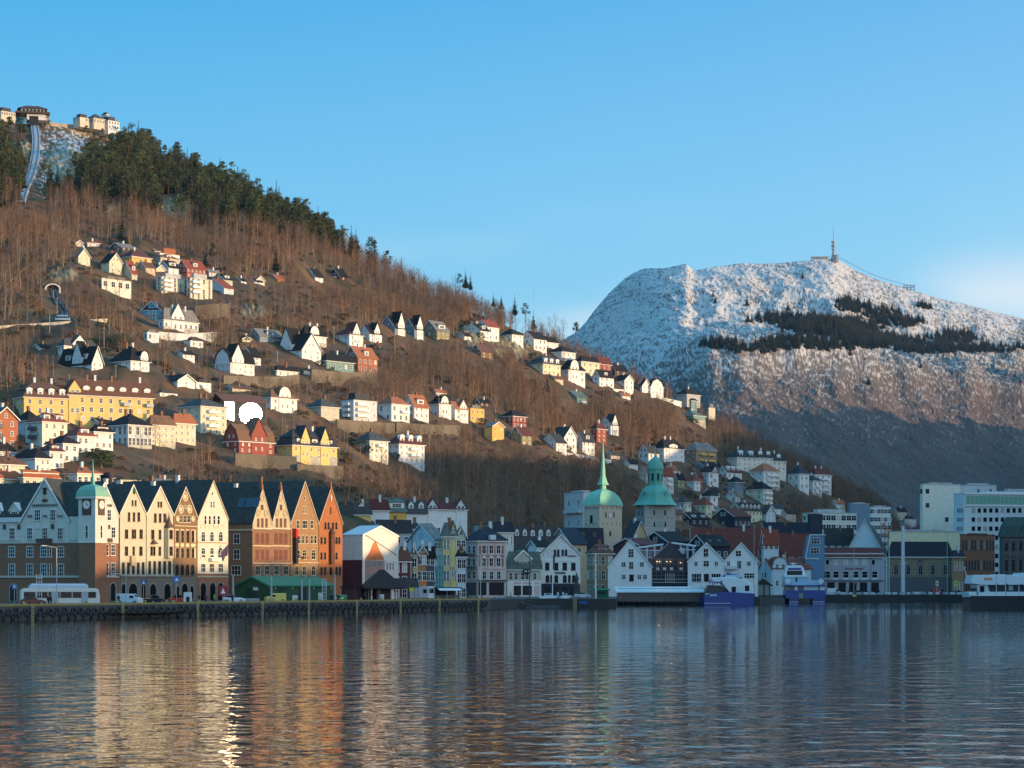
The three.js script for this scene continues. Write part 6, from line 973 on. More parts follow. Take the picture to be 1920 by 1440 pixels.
function spruceTree(seed, h = 16, w = .2) {
  const r = mulberry(seed), tr = new MB(), cr = new MB(); tr.tube([0, -.6, 0], [0, h * .97, 0], h * .016, h * .003, 5, false);
  for (let k = 0; k < 17; k++) { const f = k / 17, y = h * lerp(.1, .97, f), R = h * w * (1.02 - f) * (.8 + .4 * r()), n = Math.max(4, Math.round(9 * (1.1 - f))); for (let i = 0; i < n; i++) { const a = (i + r() * .7) / n * 6.28 + k, R2 = R * (.75 + .4 * r()), dx = Math.cos(a), dz = Math.sin(a), drop = R2 * (.35 + .2 * r()), ww = R2 * .3 + .1; cr.tri([0, y + R2 * .12, 0], [dx * R2 * .75 - dz * ww, y - drop * .7, dz * R2 * .75 + dx * ww], [dx * R2, y - drop, dz * R2]).tri([0, y + R2 * .12, 0], [dx * R2, y - drop, dz * R2], [dx * R2 * .75 + dz * ww, y - drop * .75, dz * R2 * .75 - dx * ww]); clump(cr, [dx * R2 * .6, y - drop * .45, dz * R2 * .6], R2 * .22 + .15, r, 4); } }
  cr.tube([0, h * .93, 0], [0, h * 1.02, 0], h * .012, .01, 4, false); return [tr, cr];
}
function bushShape(seed, s = 1) { const r = mulberry(seed), tr = new MB(), cr = new MB(); tr.tube([0, -.3, 0], [0, s * .6, 0], .08, .05, 4, false); for (let i = 0; i < 42; i++) { const a = r() * 6.28, u = r(), R = s * Math.sqrt(1 - u * u) * (.55 + .45 * r()); clump(cr, [Math.cos(a) * R, s * .9 * u + .15, Math.sin(a) * R], s * .2, r, 10); } return [tr, cr]; }
const barkM = M([.27, .185, .115], 'n', 1), twigM = M([.165, .085, .052], 'n', 1), pineBark = M([.15, .085, .05], 'n', 1), pineM = M([.066, .078, .028], 'n', .9), spruceM = M([.014, .030, .016], 'n', .9), bushM = M([.045, .07, .018], 'n', .9), larchM = M([.20, .085, .035], 'n', 1);
function stuffOf(name, kinds, list) { // instanced mass: [trunk, crown] builders and placements [variant, x, y, z, scale, turn, tint]
  kinds.forEach(([tr, cr, tm, cm], k) => {
    const mine = list.filter((p) => p[0] === k); if (!mine.length) return;
    for (const [geo, m, nm] of [[tr, tm, '_trunks'], [cr, cm, '_crowns']]) {
      const im = new THREE.InstancedMesh(geo.geo(), m, mine.length), mt = new THREE.Matrix4(), q = new THREE.Quaternion(), c = new THREE.Color();
      mine.forEach(([, x, y, z, s, a, tint], i) => { q.setFromEuler(new THREE.Euler(0, a, 0)); mt.compose(V(x, y, z), q, V(s[0], s[1], s[0])); im.setMatrixAt(i, mt); im.setColorAt(i, c.setRGB(...tint)); });
      im.castShadow = im.receiveShadow = true; im.name = numbered(name + nm); im.userData = { kind: 'stuff' }; scene.add(im);
    }
  });
}
const covers = (px, py, w, h, D) => { for (const [x0, y0, x1, y1, Dh] of RECTS) if (Dh > D - 14 && px + w > x0 && px - w < x1 && py > y0 && py - h < y1) return Dh - D < 22 ? 2 : 1; return 0; };
const conifer = (px, py) => { // how much of the wood is pine, from the bearing and height on the hill
  const top = skyY(px), low = table.pine ??= table([[-200, 330], [60, 380], [120, 372], [200, 392], [300, 408], [450, 428], [560, 452], [640, 478], [700, 500], [760, 520], [900, 575], [1100, 660]]);
  const clear = Math.max(1 - smooth(Math.hypot((px - 150) / 110, (py - 258) / 44), .75, 1.1), px < 100 && py < 252 ? 1 : 0), track = 1 - smooth(Math.hypot((px - 92) / 46, (py - 320) / 70), .7, 1.05);
  return [smooth(low(px) + 18 * nz(px / 30, py / 30) - py, -8, 8) * (px < 640 ? 1 : px < 760 ? .35 : .14), Math.max(clear, track)];
};
{
  const r = mulberry(321), bare = [], pine = [], bush = [];
  const N = 36000;
  for (let i = 0; i < N; i++) {
    const px = lerp(-60, 1760, r()), d0 = footD(px), d1 = ridgeD(px), t = lerp(.03, 1.06, r()), D = d0 + (d1 - d0) * t; if (r() > D / 1500) continue;
    const x = (px - CX) / F * D, y = hillH(x, D), py = CY - (y - EYE) / D * F; if (y < 5) continue;
    let rock = 0; for (const [cx, cy, w, q] of CLIFFS) rock = Math.max(rock, 1 - Math.hypot((px - cx) / w, (py - cy) / q)); if (rock > .05 && r() < .95) continue;
    if (px < 252 && t > .985) continue; const [pn, open] = conifer(px, py); if (open > .3 && r() < .94) continue;
    const isP = r() < pn * .86, town = smooth(py, 470, 560) * (1 - smooth(px, 640, 720)), hs = isP ? lerp(.55, 1.2, r()) : lerp(.55, 1.05, r()) * (1 - .25 * town), hp = (isP ? 15 : 12) * hs / D * F;
    const cv = covers(px, py, hp * .16, hp, D); if (cv === 2) continue; if (cv === 1 && r() < .97) { if (r() < .6 && !covers(px, py, 3, 2.2 / D * F, D)) bush.push([r() < .3 ? 0 : 1, x, y, -D, [.6 + r(), .5 + .7 * r()], r() * 6.3, [1, 1, 1].map(() => .45 + .5 * r())]); continue; }
    const thin = town * .3 * (py > 560 ? 1 : .3) + .35 * smooth(py, 640, 700) * smooth(px, 1150, 1240) * (1 - smooth(px, 1400, 1470)); if (!isP && r() < thin) { if (r() < .8) bush.push([r() < .62 ? 0 : 1, x, y, -D, [.8 + r() * 1.3, .6 + r()], r() * 6.3, [1, 1, 1].map(() => .7 + .5 * r())]); continue; }
    if (!isP && r() < .25) bush.push([r() < .35 ? 0 : 1, x + 3 * r(), hillH(x + 3, D), -D, [.7 + r(), .6 + r()], r() * 6.3, [1, 1, 1].map(() => .5 + .5 * r())]); const v = .6 + .8 * r(), warm = fbm(x / 60, D / 60, 2);
    if (isP && r() < .22) continue; if (isP) pine.push([Math.floor(r() * 6), x, y, -D, [hs, hs * (.9 + .25 * r())], r() * 6.3, [v, v * (.95 + .15 * r()), v * .9]]);
    else bare.push([Math.floor(r() * 6), x, y, -D, [hs, hs * (.9 + .3 * r())], r() * 6.3, [v * (1.05 + .5 * warm), v * (1 + .2 * warm), v]]);
  }
  stuffOf('bare_wood', [1, 2, 3, 4, 5, 6].map((s) => [...bareTree(s * 17, 12, s < 4 ? .30 : .24, s % 2 ? 1 : .8), barkM, twigM]), bare);
  stuffOf('pine_wood', [1, 2, 3, 4, 5, 6].map((s) => [...(s < 4 ? pineTree(s * 23) : s < 6 ? spruceTree(s * 23, 16, .2) : spruceTree(s * 23, 13, .26)), pineBark, s < 4 ? pineM : M([.044, .058, .024], 'n', .9)]), pine);
  stuffOf('undergrowth', [1, 2].map((s) => [...bushShape(s * 31, 1.2), barkM, s === 1 ? bushM : larchM]), bush);
}
{ // spruce belts on the snowy mountain
  const r = mulberry(55), list = [];
  const belts = [[1350, 648, 60, 8], [1420, 655, 70, 9], [1500, 645, 90, 12], [1470, 600, 80, 10], [1560, 615, 110, 20], [1640, 640, 110, 16], [1600, 575, 44, 14], [1655, 590, 44, 12], [1745, 575, 28, 7], [1790, 635, 60, 13], [1850, 655, 90, 8], [1750, 655, 90, 10], [1560, 650, 100, 9], [1690, 605, 60, 10]];
  for (let i = 0; i < 20000; i++) {
    const px = lerp(1310, 1960, r()), t = lerp(.45, .93, r()), [x, h, D] = mountH(px, t), py = CY - (h - EYE) / D * F;
    let k = 0; for (const [cx, cy, w, q] of belts) k = Math.max(k, 1 - Math.hypot((px - cx) / w, (py - cy) / q)); k += .34 * fbm(px / 22, py / 9, 2); if (k < .2 || r() > .5 + k) continue;
    const s = .75 + .6 * r(), v = .7 + .6 * r(); list.push([Math.floor(r() * 2), x, h - .5, -D, [s * 1.15, s], r() * 6.3, [v, v, v]]);
  }
  stuffOf('spruce_wood', [1, 2].map((s) => [...spruceTree(s * 41, 15, .2), pineBark, spruceM]), list);
}
// single trees that stand out: [px, py of the foot, height in pixels]
const singles = (name, cat, group, kinds, list, label) => { const made = []; list.forEach(([px, py, hp, lab, dd], i) => { lab ??= cat === 'shrub' ? beside('evergreen shrub', px, py) : cat === 'tree' && px > 150 ? beside('leafless tree', px, py) : undefined;
  const D = dd ?? groundAt(px, py), b = at(px, py, D), h = hp / F * D, k = i % kinds.length; let o;
  if (!made[k]) { const [mk, tm, cm, h0] = kinds[k]; const [tr, cr] = mk; o = made[k] = new THREE.Group(); o.name = numbered(name); scene.add(o); part('trunk', tr, tm, o); part('crown', cr, cm, o); tag(o, lab ?? label, cat, group); o.h0 = h0; }
  else { o = copyOf(made[k], lab ?? label, group); o.userData.label = lab ?? label; o.h0 = made[k].h0; }
  const s = h / o.h0; o.position.copy(b); o.scale.set(s, s, s); o.rotation.y = i * 1.7; if (group) o.userData.group = group;
}); };
singles('spruce_tree', 'spruce tree', 'dark conifers along the ridge and among the bare wood', [[spruceTree(7, 16, .22), pineBark, spruceM, 16], [spruceTree(8, 16, .17), pineBark, spruceM, 16], [pineTree(9, 16), pineBark, spruceM, 16]], [[228, 462, 66, 'big dark fir standing alone above the topmost bungalow'], [517, 510, 52, 'dark spruce with drooping branches alone in the bare wood above the terraced flats'], [400, 500, 44], [385, 500, 36], [600, 495, 30], [725, 515, 45], [752, 525, 44], [795, 548, 42], [775, 545, 26], [873, 540, 36], [882, 545, 34], [862, 545, 32], [925, 575, 26], [965, 592, 40], [985, 605, 36], [940, 580, 28], [1000, 618, 36], [1080, 634, 30, 'single dark pine on the notch between the hill and the mountain'], [1025, 735, 40], [880, 612, 24], [815, 600, 20], [846, 598, 22], [1040, 760, 26], [1080, 628, 22], [480, 575, 18], [640, 560, 22], [660, 480, 30], [690, 495, 24], [615, 450, 34], [630, 462, 30], [560, 430, 30]], 'dark conifer standing out of the bare wood on the ridge');
singles('garden_shrub', 'shrub', 'evergreen shrubs in the hillside gardens', [[bushShape(3, 1), barkM, bushM, 1.1], [bushShape(4, 1), barkM, M([.02, .04, .018], 'n', .9), 1.1]], [[232, 650, 22, 'large rounded green bush between the two white villas'], [420, 640, 14], [445, 648, 14], [460, 640, 12], [388, 690, 12], [600, 690, 14], [620, 700, 12], [615, 682, 10], [1000, 720, 10], [700, 655, 10], [735, 640, 10], [675, 850, 26], [190, 880, 28, 'dark evergreen thicket under the cliff beside the orange-roofed house'], [180, 860, 20], [200, 862, 18], [712, 858, 14], [740, 862, 14], [605, 775, 16], [560, 780, 12], [905, 798, 14], [1005, 838, 12], [1065, 846, 10], [1250, 880, 10], [1290, 935, 16], [1340, 935, 12], [1320, 905, 12], [1285, 955, 12], [1360, 905, 10], [1400, 880, 10], [1330, 800, 14], [1300, 795, 12], [900, 635, 12], [1000, 670, 10], [320, 600, 12], [560, 700, 12], [540, 640, 10]], 'evergreen shrub in a hillside garden');
singles('bare_tree', 'tree', 'leafless trees among the hill houses', [[bareTree(101, 12, .34, 1.2), M([.2, .15, .1], 'n', 1), twigM, 12], [bareTree(102, 12, .38, 1.2), M([.24, .18, .12], 'n', 1), M([.19, .12, .07], 'n', 1), 12], [bareTree(103, 12, .28, 1), M([.26, .2, .14], 'n', 1), twigM, 12]], [[292, 850, 66, 'large bare tree in front of the cream house with a brown roof'], [222, 572, 62, 'pale bare tree before the ivory house with dark windows'], [262, 560, 50], [275, 566, 55], [305, 575, 40], [200, 560, 44], [505, 695, 34, 'slender bare tree in the garden of the white gambrel house'], [38, 545, 110, 'tall pale birch at the picture\'s edge above the light railway'], [18, 590, 120], [60, 565, 100], [78, 575, 90], [8, 600, 100], [50, 600, 90], [120, 480, 60], [100, 470, 60], [140, 470, 50], [686, 845, 50, 'bare tree against the square ivory house at the shade line'], [760, 860, 30], [780, 862, 34], [1090, 870, 40], [300, 860, 40], [310, 870, 40], [340, 880, 40], [1330, 830, 40], [1400, 840, 34], [470, 640, 24], [530, 700, 22], [1060, 720, 26], [930, 700, 30], [950, 660, 26], [740, 690, 30], [690, 720, 34], [210, 645, 26], [10, 660, 50], [30, 680, 50], [845, 560, 30], [855, 548, 34], [700, 505, 34], [745, 515, 30], [770, 535, 30], [650, 470, 26], [1040, 620, 34], [1055, 632, 34], [1030, 625, 30]], 'leafless tree among the houses on the slope');

// ---------------------------------------------------------------- on the hill: summit station, light railway, walls, poles
function wallLine(list, hpx, m, label, th = .7, name = 'stone_wall', cat = 'wall') { // a wall that follows the ground
  const pts = list.map(([px, py, dd]) => { const D = dd ?? groundAt(px, py); return [at(px, py, D), hpx / F * D]; }), c = pts[0][0].clone(), g = new MB();
  for (let i = 0; i < pts.length - 1; i++) { const [a, ha] = pts[i], [b, hb] = pts[i + 1], n = Math.max(1, Math.round(a.distanceTo(b) / 5)); for (let k = 0; k < n; k++) { const p = a.clone().lerp(b, k / n).sub(c), q = a.clone().lerp(b, (k + 1) / n).sub(c), hp = lerp(ha, hb, k / n), hq = lerp(ha, hb, (k + 1) / n), d = q.clone().sub(p).setY(0).normalize(), nx = -d.z * th / 2, nz2 = d.x * th / 2, lo = -4; const B = (v, s, y) => [v.x + s * nx, v.y + y, v.z + s * nz2]; g.quad(B(p, 1, lo), B(q, 1, lo), B(q, 1, hq), B(p, 1, hp)).quad(B(q, -1, lo), B(p, -1, lo), B(p, -1, hp), B(q, -1, hq)).quad(B(p, 1, hp), B(q, 1, hq), B(q, -1, hq), B(p, -1, hp)); if (k === 0) g.quad(B(p, -1, lo), B(p, 1, lo), B(p, 1, hp), B(p, -1, hp)); if (k === n - 1) g.quad(B(q, 1, lo), B(q, -1, lo), B(q, -1, hq), B(q, 1, hq)); } }
  const o = solo(name, g, m, label, cat); o.position.copy(c); return o;
}
const dryStone = M([.21, .175, .125], 'b', .95), whiteWall = M('white', 'p', .8);
wallLine([[418, 720], [470, 722], [520, 722], [560, 718]], 16, dryStone, 'long dry stone wall below the white gambrel house');
wallLine([[583, 716], [640, 722], [705, 722]], 24, dryStone, 'high stone terrace wall under the teal and red houses');
wallLine([[440, 874], [500, 877], [556, 880]], 24, dryStone, 'tall stone wall holding up the red timber house');
wallLine([[556, 884], [600, 886], [642, 888]], 14, dryStone, 'low stone wall under the long yellow house');
wallLine([[630, 804], [690, 808], [740, 812]], 18, dryStone, 'stone wall below the pale modern apartment block');
wallLine([[742, 812], [800, 816], [862, 818]], 20, dryStone, 'rough stone wall below the round-gabled house of the middle row');
wallLine([[296, 634], [350, 638], [405, 634]], 12, whiteWall, 'white terrace wall before the pointed-gable villa');
wallLine([[1150, 734], [1186, 737]], 5, whiteWall, 'short white parapet under the plain lit gable');
wallLine([[1220, 746], [1250, 752], [1277, 758]], 5, whiteWall, 'white parapet running out along the shoulder street');
wallLine([[1052, 852], [1090, 858], [1145, 868]], 5, M('lgrey'), 'pale garden wall above the dark wood by the spire');
wallLine([[86, 236], [130, 240], [200, 250]], 7, M([.4, .33, .25], 'b'), 'stone terrace wall of the summit viewpoint');
wallLine([[-20, 616], [60, 611], [130, 606], [200, 601]], 4, M('beige'), 'pale road parapet slanting across the slope by the light railway');
wallLine([[365, 600], [400, 596], [428, 596]], 26, dryStone, 'round stone bastion above the white villa');
{ // light railway
  const strip = (list, wpx, bedC, label) => { const t = new THREE.Group(); t.name = numbered('railway_track'); scene.add(t); tag(t, label, 'railway track'); const bed = new MB(), rails = [new MB(), new MB()], P = []; const crv = new THREE.CatmullRomCurve3(list.map(([x, y]) => V(x, y, 0))); for (const p of crv.getPoints(40)) { const D = groundAt(p.x, p.y), a = (p.x - CX) / F; P.push(V(a * D, hillH(a * D, D) + .9, -D)); } t.position.copy(P[0]); const c = P[0].clone(); P.forEach((p) => p.sub(c));
    for (let i = 0; i < P.length - 1; i++) { const p = P[i], q = P[i + 1], w = wpx / F * 1450 / 2; bed.quad([p.x - w, p.y, p.z], [p.x + w, p.y, p.z], [q.x + w, q.y, q.z], [q.x - w, q.y, q.z]).quad([p.x - w, p.y - 3, p.z], [p.x - w, p.y, p.z], [q.x - w, q.y, q.z], [q.x - w, q.y - 3, q.z]).quad([p.x + w, p.y, p.z], [p.x + w, p.y - 3, p.z], [q.x + w, q.y - 3, q.z], [q.x + w, q.y, q.z]); [-.55, .55].forEach((s, k) => { const v = (r, e) => [r.x + s * w + e, r.y + .12, r.z]; rails[k].quad(v(p, -.28), v(p, .28), v(q, .28), v(q, -.28)); }); }
    part('trackbed', bed, M(bedC, 'g'), t); rails.forEach((r) => part('rail', r, M('dgrey', 'n', .5), t)); };
  strip([[64, 232], [68, 262], [66, 296], [58, 330], [46, 356], [38, 382]], 15, [.5, .52, .56], 'snow-dusted light railway track climbing to the summit station');
  strip([[99, 548], [108, 570], [119, 588], [124, 602]], 11, [.035, .033, .03], 'lower light railway track coming out of the tunnel mouth');
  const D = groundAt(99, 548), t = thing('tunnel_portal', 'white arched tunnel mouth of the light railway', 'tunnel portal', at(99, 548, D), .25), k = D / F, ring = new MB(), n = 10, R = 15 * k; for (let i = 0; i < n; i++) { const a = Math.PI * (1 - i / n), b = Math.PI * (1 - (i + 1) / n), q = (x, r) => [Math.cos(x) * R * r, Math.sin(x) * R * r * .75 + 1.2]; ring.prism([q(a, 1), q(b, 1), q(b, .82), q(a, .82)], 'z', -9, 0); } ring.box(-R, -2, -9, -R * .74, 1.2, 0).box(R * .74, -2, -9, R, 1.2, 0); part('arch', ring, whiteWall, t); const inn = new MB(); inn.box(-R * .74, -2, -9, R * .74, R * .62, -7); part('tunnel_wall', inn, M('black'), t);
  const c = thing('railcar', 'pale blue railcar with a rounded roof waiting at the lower track', 'railcar', at(119, 604, groundAt(119, 606)).add(V(0, .6, 2)), .1), kk = .185, b = new MB(), w = new MB(); b.prism([[-15 * kk, 0], [15 * kk, 0], [14 * kk, 1.1], [10 * kk, 1.9], [-10 * kk, 1.9], [-14 * kk, 1.1]], 'z', -2.4, 0); part('body', b, M([.35, .5, .62], 'n', .4), c); for (let i = -3; i <= 3; i++) { const p = new MB(); p.box(i * .72 - .28, .75, .01, i * .72 + .28, 1.4, .04); part('window', p, GLASS, c); }
}
{ // poles on the slope
  const list = [[107, 592, 34], [100, 565, 22], [93, 625, 36], [145, 632, 14], [195, 655, 42], [300, 660, 30], [388, 672, 22], [431, 606, 40], [626, 648, 36], [740, 660, 44], [1000, 560, 16], [520, 682, 26], [60, 700, 22], [36, 770, 36], [25, 780, 34], [130, 720, 18], [217, 712, 28], [538, 838, 42], [530, 812, 30], [775, 790, 56], [823, 785, 40], [830, 808, 30], [805, 866, 52], [893, 792, 36], [1232, 750, 16], [1310, 770, 16]];
  const pole = new MB(); pole.tube([0, -1, 0], [0, 9, 0], .14, .1, 6).box(-.7, 8.3, -.05, .7, 8.42, .05); const pg = pole.geo(); let first = null;
  list.forEach(([px, py, h]) => { const D = groundAt(px, py), p = at(px, py, D), s = h / F * D / 9; if (!first) { first = thing('utility_pole', beside('wooden pole', px, py), 'pole', p, 0, 'poles on the slope'); part('pole', pg, M([.42, .33, .24], 'n', .9), first); first.scale.set(1, s, 1); } else { const c = copyOf(first, beside('wooden pole', px, py)); c.position.copy(p); c.scale.set(1, s, 1); c.rotation.y = px; } });
}
{ // house whose big panes throw the sun back: the main glass towards the viewer, the side bay, added and tilted to throw glitter on the water
  const D = groundAt(470, 800), mid = at(470, 776, D), half = (y) => sunDir.clone().add(V(-mid.x, y - mid.y, D).normalize()).normalize(), nrm = half(EYE), low = half(-EYE), turn = Math.atan2(nrm.x, nrm.z), k = D / F, c = Math.cos(turn), base = at(470, 804, D);
  const t = thing('glass_house', 'brown house whose big panes mirror the low sun, above the red timber house', 'house', base, turn), per = k / (c + Math.sin(turn) * (470 - CX) / F), x0 = -42 * per, x1 = 25 * per, H = 50 * k, b = new MB(); b.box(x0, -4, -9, x1, H, -.02); part('wall', b, M([.15, .07, .045], 'w'), t); const rf = gableRoof(x1 - x0, 9, H, 2.6, .5, .25, 'x'); for (let i = 0; i < rf.p.length; i += 3) rf.p[i] += x0; part('roof', rf, M('brownroof', 't'), t);
  const mir = new THREE.MeshStandardMaterial({ color: new THREE.Color().setRGB(.015, .017, .02), roughness: 0 }), mirLow = new THREE.MeshStandardMaterial({ color: new THREE.Color().setRGB(.015, .017, .02), roughness: .085 }), fr = M([.12, .07, .05], 'n', .6), aim = (n) => { const l = n.clone().applyAxisAngle(V(0, 1, 0), -turn); return [Math.atan2(l.x, l.z), -Math.asin(l.y)]; };
  const pane = (xa, xb, ya, yb, n) => { const [ry, rx] = aim(n), g = new MB(), w = xb - xa, h = yb - ya; g.box(-w / 2 + .012, -h / 2 + .012, -.02, w / 2 - .012, h / 2 - .012, .02); const q = part('window', g, n === low ? mirLow : mir, t); q.position.set((xa + xb) / 2, (ya + yb) / 2, .05); q.rotation.order = 'YXZ'; q.rotation.set(rx, ry, 0); };
  for (let i = 0; i < 3; i++) for (let j = 0; j < 2; j++) pane(per * (-23 + i * 15.4), per * (-23 + (i + 1) * 15.4), k * (4 + j * 23), k * (4 + (j + 1) * 23), nrm);
  for (let j = 0; j < 2; j++) pane(per * -40, per * -25.5, k * (6 + j * 21), k * (6 + (j + 1) * 21), low);
  const f = new MB(), e = .14; for (const [xa, xb, ya, yb] of [[per * -23.2, per * 23.4, k * 3.8, k * 50], [per * -40.2, per * -25.2, k * 5.8, k * 48.2]]) f.box(xa - e, ya - e, -.1, xa, yb, .1).box(xb, ya - e, -.1, xb + e, yb, .1).box(xa, ya - e, -.1, xb, ya, .1); part('frame', f, fr, t);
}
// ---------------------------------------------------------------- summit mast on the snowy mountain
{
  const D = 4385, t = thing('radio_mast', 'tall radio mast with ringed platforms on the snowy summit', 'mast', at(1563, 487, D), 0), u = D / F, g = new MB(), m = M([.34, .34, .36], 'n', .6);
  g.tube([0, 0, 0], [0, 16 * u, 0], 5.5 * u, 2.2 * u, 8).tube([0, 16 * u, 0], [0, 34 * u, 0], 1.9 * u, 1.6 * u, 8).tube([0, 34 * u, 0], [0, 54 * u, 0], 1.0 * u, .8 * u, 6); part('tower', g, m, t); const a = new MB(); a.tube([0, 54 * u, 0], [0, 67 * u, 0], .55 * u, .3 * u, 6); part('antenna', a, m, t); for (const y of [19, 24, 27, 33]) { const p = new MB(); p.add(new THREE.CylinderGeometry(4.4 * u, 4.4 * u, (y === 33 ? 3 : 1.6) * u, 10), new THREE.Matrix4().makeTranslation(0, y * u, 0)); part('platform', p, m, t); }
  const b = new MB(); b.box(3 * u, -4 * u, -8, 8 * u, 9 * u, 8); part('base_building', b, m, t);
  const s = thing('summit_building', 'long low building beside the summit mast', 'building', at(1541, 487, D), 0), w = new MB(); w.box(-19 * u, -6, -6, 12 * u, 3.6 * u, 6); part('wall', w, M([.5, .47, .42]), s); const rf = new MB(); rf.box(-20 * u, 3.6 * u, -7, 13 * u, 5.2 * u, 7); part('roof', rf, M([.3, .3, .3]), s); for (let i = 0; i < 6; i++) { const p = new MB(); p.box((-16 + i * 4.5) * u, .8 * u, 6.02, (-13.6 + i * 4.5) * u, 2.6 * u, 6.2); part('window', p, GLASS, s); }
  const f = thing('steel_frame', 'square steel lattice frame on the mountain\'s shoulder, holding the cable', 'lattice frame', at(1704, 545, 4500), 0), l = new MB(), v = 4500 / F; for (const x of [-10, -4, 3, 10]) l.tube([x * v, -4, 0], [(x + 1) * v, 11 * v, 0], .55, .55, 4); for (const y of [3, 7, 11]) l.tube([-10 * v, y * v, 0], [10 * v, (y - 1) * v, 0], .55, .55, 4); for (const x of [-10, -4, 3]) l.tube([x * v, 3 * v, 0], [(x + 7) * v, 10 * v, 0], .4, .4, 4); part('lattice', l, M('dgrey'), f);
  const p0 = at(1574, 483, D), p1 = at(1698, 534, 4500), cb = new THREE.TubeGeometry(new THREE.CatmullRomCurve3([p0, p0.clone().lerp(p1, .5).add(V(0, -6, 0)), p1]), 24, .42, 5); solo('cable', cb, M('dgrey', 'n', .6), 'thin cable sagging from the summit mast to the lattice frame', 'cable');
}
// ---------------------------------------------------------------- quay: kerb, tyres, ladders
const along = Math.atan2(-qDir[1], qDir[0]);                    // turn that lays x along the wharf
const onQuay = (px, off) => { const [x0, z0] = Q(0, off), a = (px - CX) / F, s = (a * -z0 - x0) / (qDir[0] - a * -qDir[1]); return V(x0 + qDir[0] * s, STREET, z0 + qDir[1] * s); };
{
  const g = new MB(), s0 = -120, s1 = 186, q0 = Q(s0), len = s1 - s0; g.box(0, -1.2, -.6, len, STREET, .25); const w = struct('quay_wall', g, M([.10, .092, .082], 'b', .95)); w.position.set(q0[0], 0, q0[1]); w.rotation.y = along;
  const k = new MB(); k.box(0, STREET, -.15, len, STREET + .34, .2); part('kerb', k, M([.33, .26, .07], 'w', .7), w);
  const ty = new THREE.TorusGeometry(.47, .16, 7, 14), rub = M([.035, .036, .04], 'n', .8), r = mulberry(4); for (let s = 3, i = 0; s < len - 2; s += 1.12, i++) { if (s < 80) continue; const m = part('tyre', ty, rub, w); m.position.set(s + .3 * T3(r), 1.35 - (i % 2) * .55 + .2 * T3(r), .44); m.scale.set(1, 1.15, 1); m.rotation.z = T3(r); }
  for (const px of [60, 229, 370, 491, 578, 668, 750, 823, 896]) { const p = onQuay(px, .5), s = Math.hypot(p.x - q0[0], p.z - q0[1]), l = new MB(); for (const x of [-.28, .28]) l.tube([x, -1, 0], [x, 2.7, 0], .06, .06, 5); for (let y = -.7; y < 2.5; y += .4) l.tube([-.28, y, 0], [.28, y, 0], .05, .05, 4); part('ladder', l, M([.55, .48, .22], 'n', .6), w).position.set(s, 0, .66); }
  for (let s = 118; s < len; s += 9) { const b = new MB(); b.tube([0, STREET + .2, 0], [0, STREET + .75, 0], .17, .22, 7).tube([-.35, STREET + .62, 0], [.35, STREET + .62, 0], .09, .09, 6); part('bollard', b, M([.42, .34, .08], 'n', .6), w).position.set(s, 0, -.5); }
}
{ const rd = new MB(); rd.box(-200, STREET + .004, -17, 130, STREET + .008, -9); const o = struct('road', rd, M([.05, .05, .053], 'g', .9)); o.position.set(Q(60)[0], 0, Q(60)[1]); o.rotation.y = along; const pv = new MB(); pv.box(-200, STREET, -24, 130, STREET + .13, -17); const p = struct('pavement', pv, M([.2, .19, .18], 'g', .9)); p.position.copy(o.position); p.rotation.y = along; }
// ---------------------------------------------------------------- vehicles
const boxPart = (t, name, m, ...b) => { const g = new MB(); g.box(...b); return part(name, g, m, t); };
const PAINT = (c) => M(c, 'n', .25), TYRE = M([.02, .02, .022], 'n', .8), RIM = M([.4, .4, .42], 'n', .35, { metalness: .6 });
function wheels(t, list, r, w) { for (const [x, z] of list) { const g = new THREE.CylinderGeometry(r, r, .24, 14).rotateX(Math.PI / 2), o = part('wheel', g, TYRE, t); o.position.set(x, r, z); part('rim', new THREE.CylinderGeometry(r * .6, r * .6, .26, 10).rotateX(Math.PI / 2), RIM, o); } }
function bevelled(pts, w, bev = .08) { const s = new THREE.Shape(pts.map((p) => new THREE.Vector2(...p))), g = new THREE.ExtrudeGeometry(s, { depth: w - 2 * bev, bevelThickness: bev, bevelSize: bev, bevelSegments: 2, steps: 1 }); g.translate(0, 0, -(w - 2 * bev) / 2); return g; }
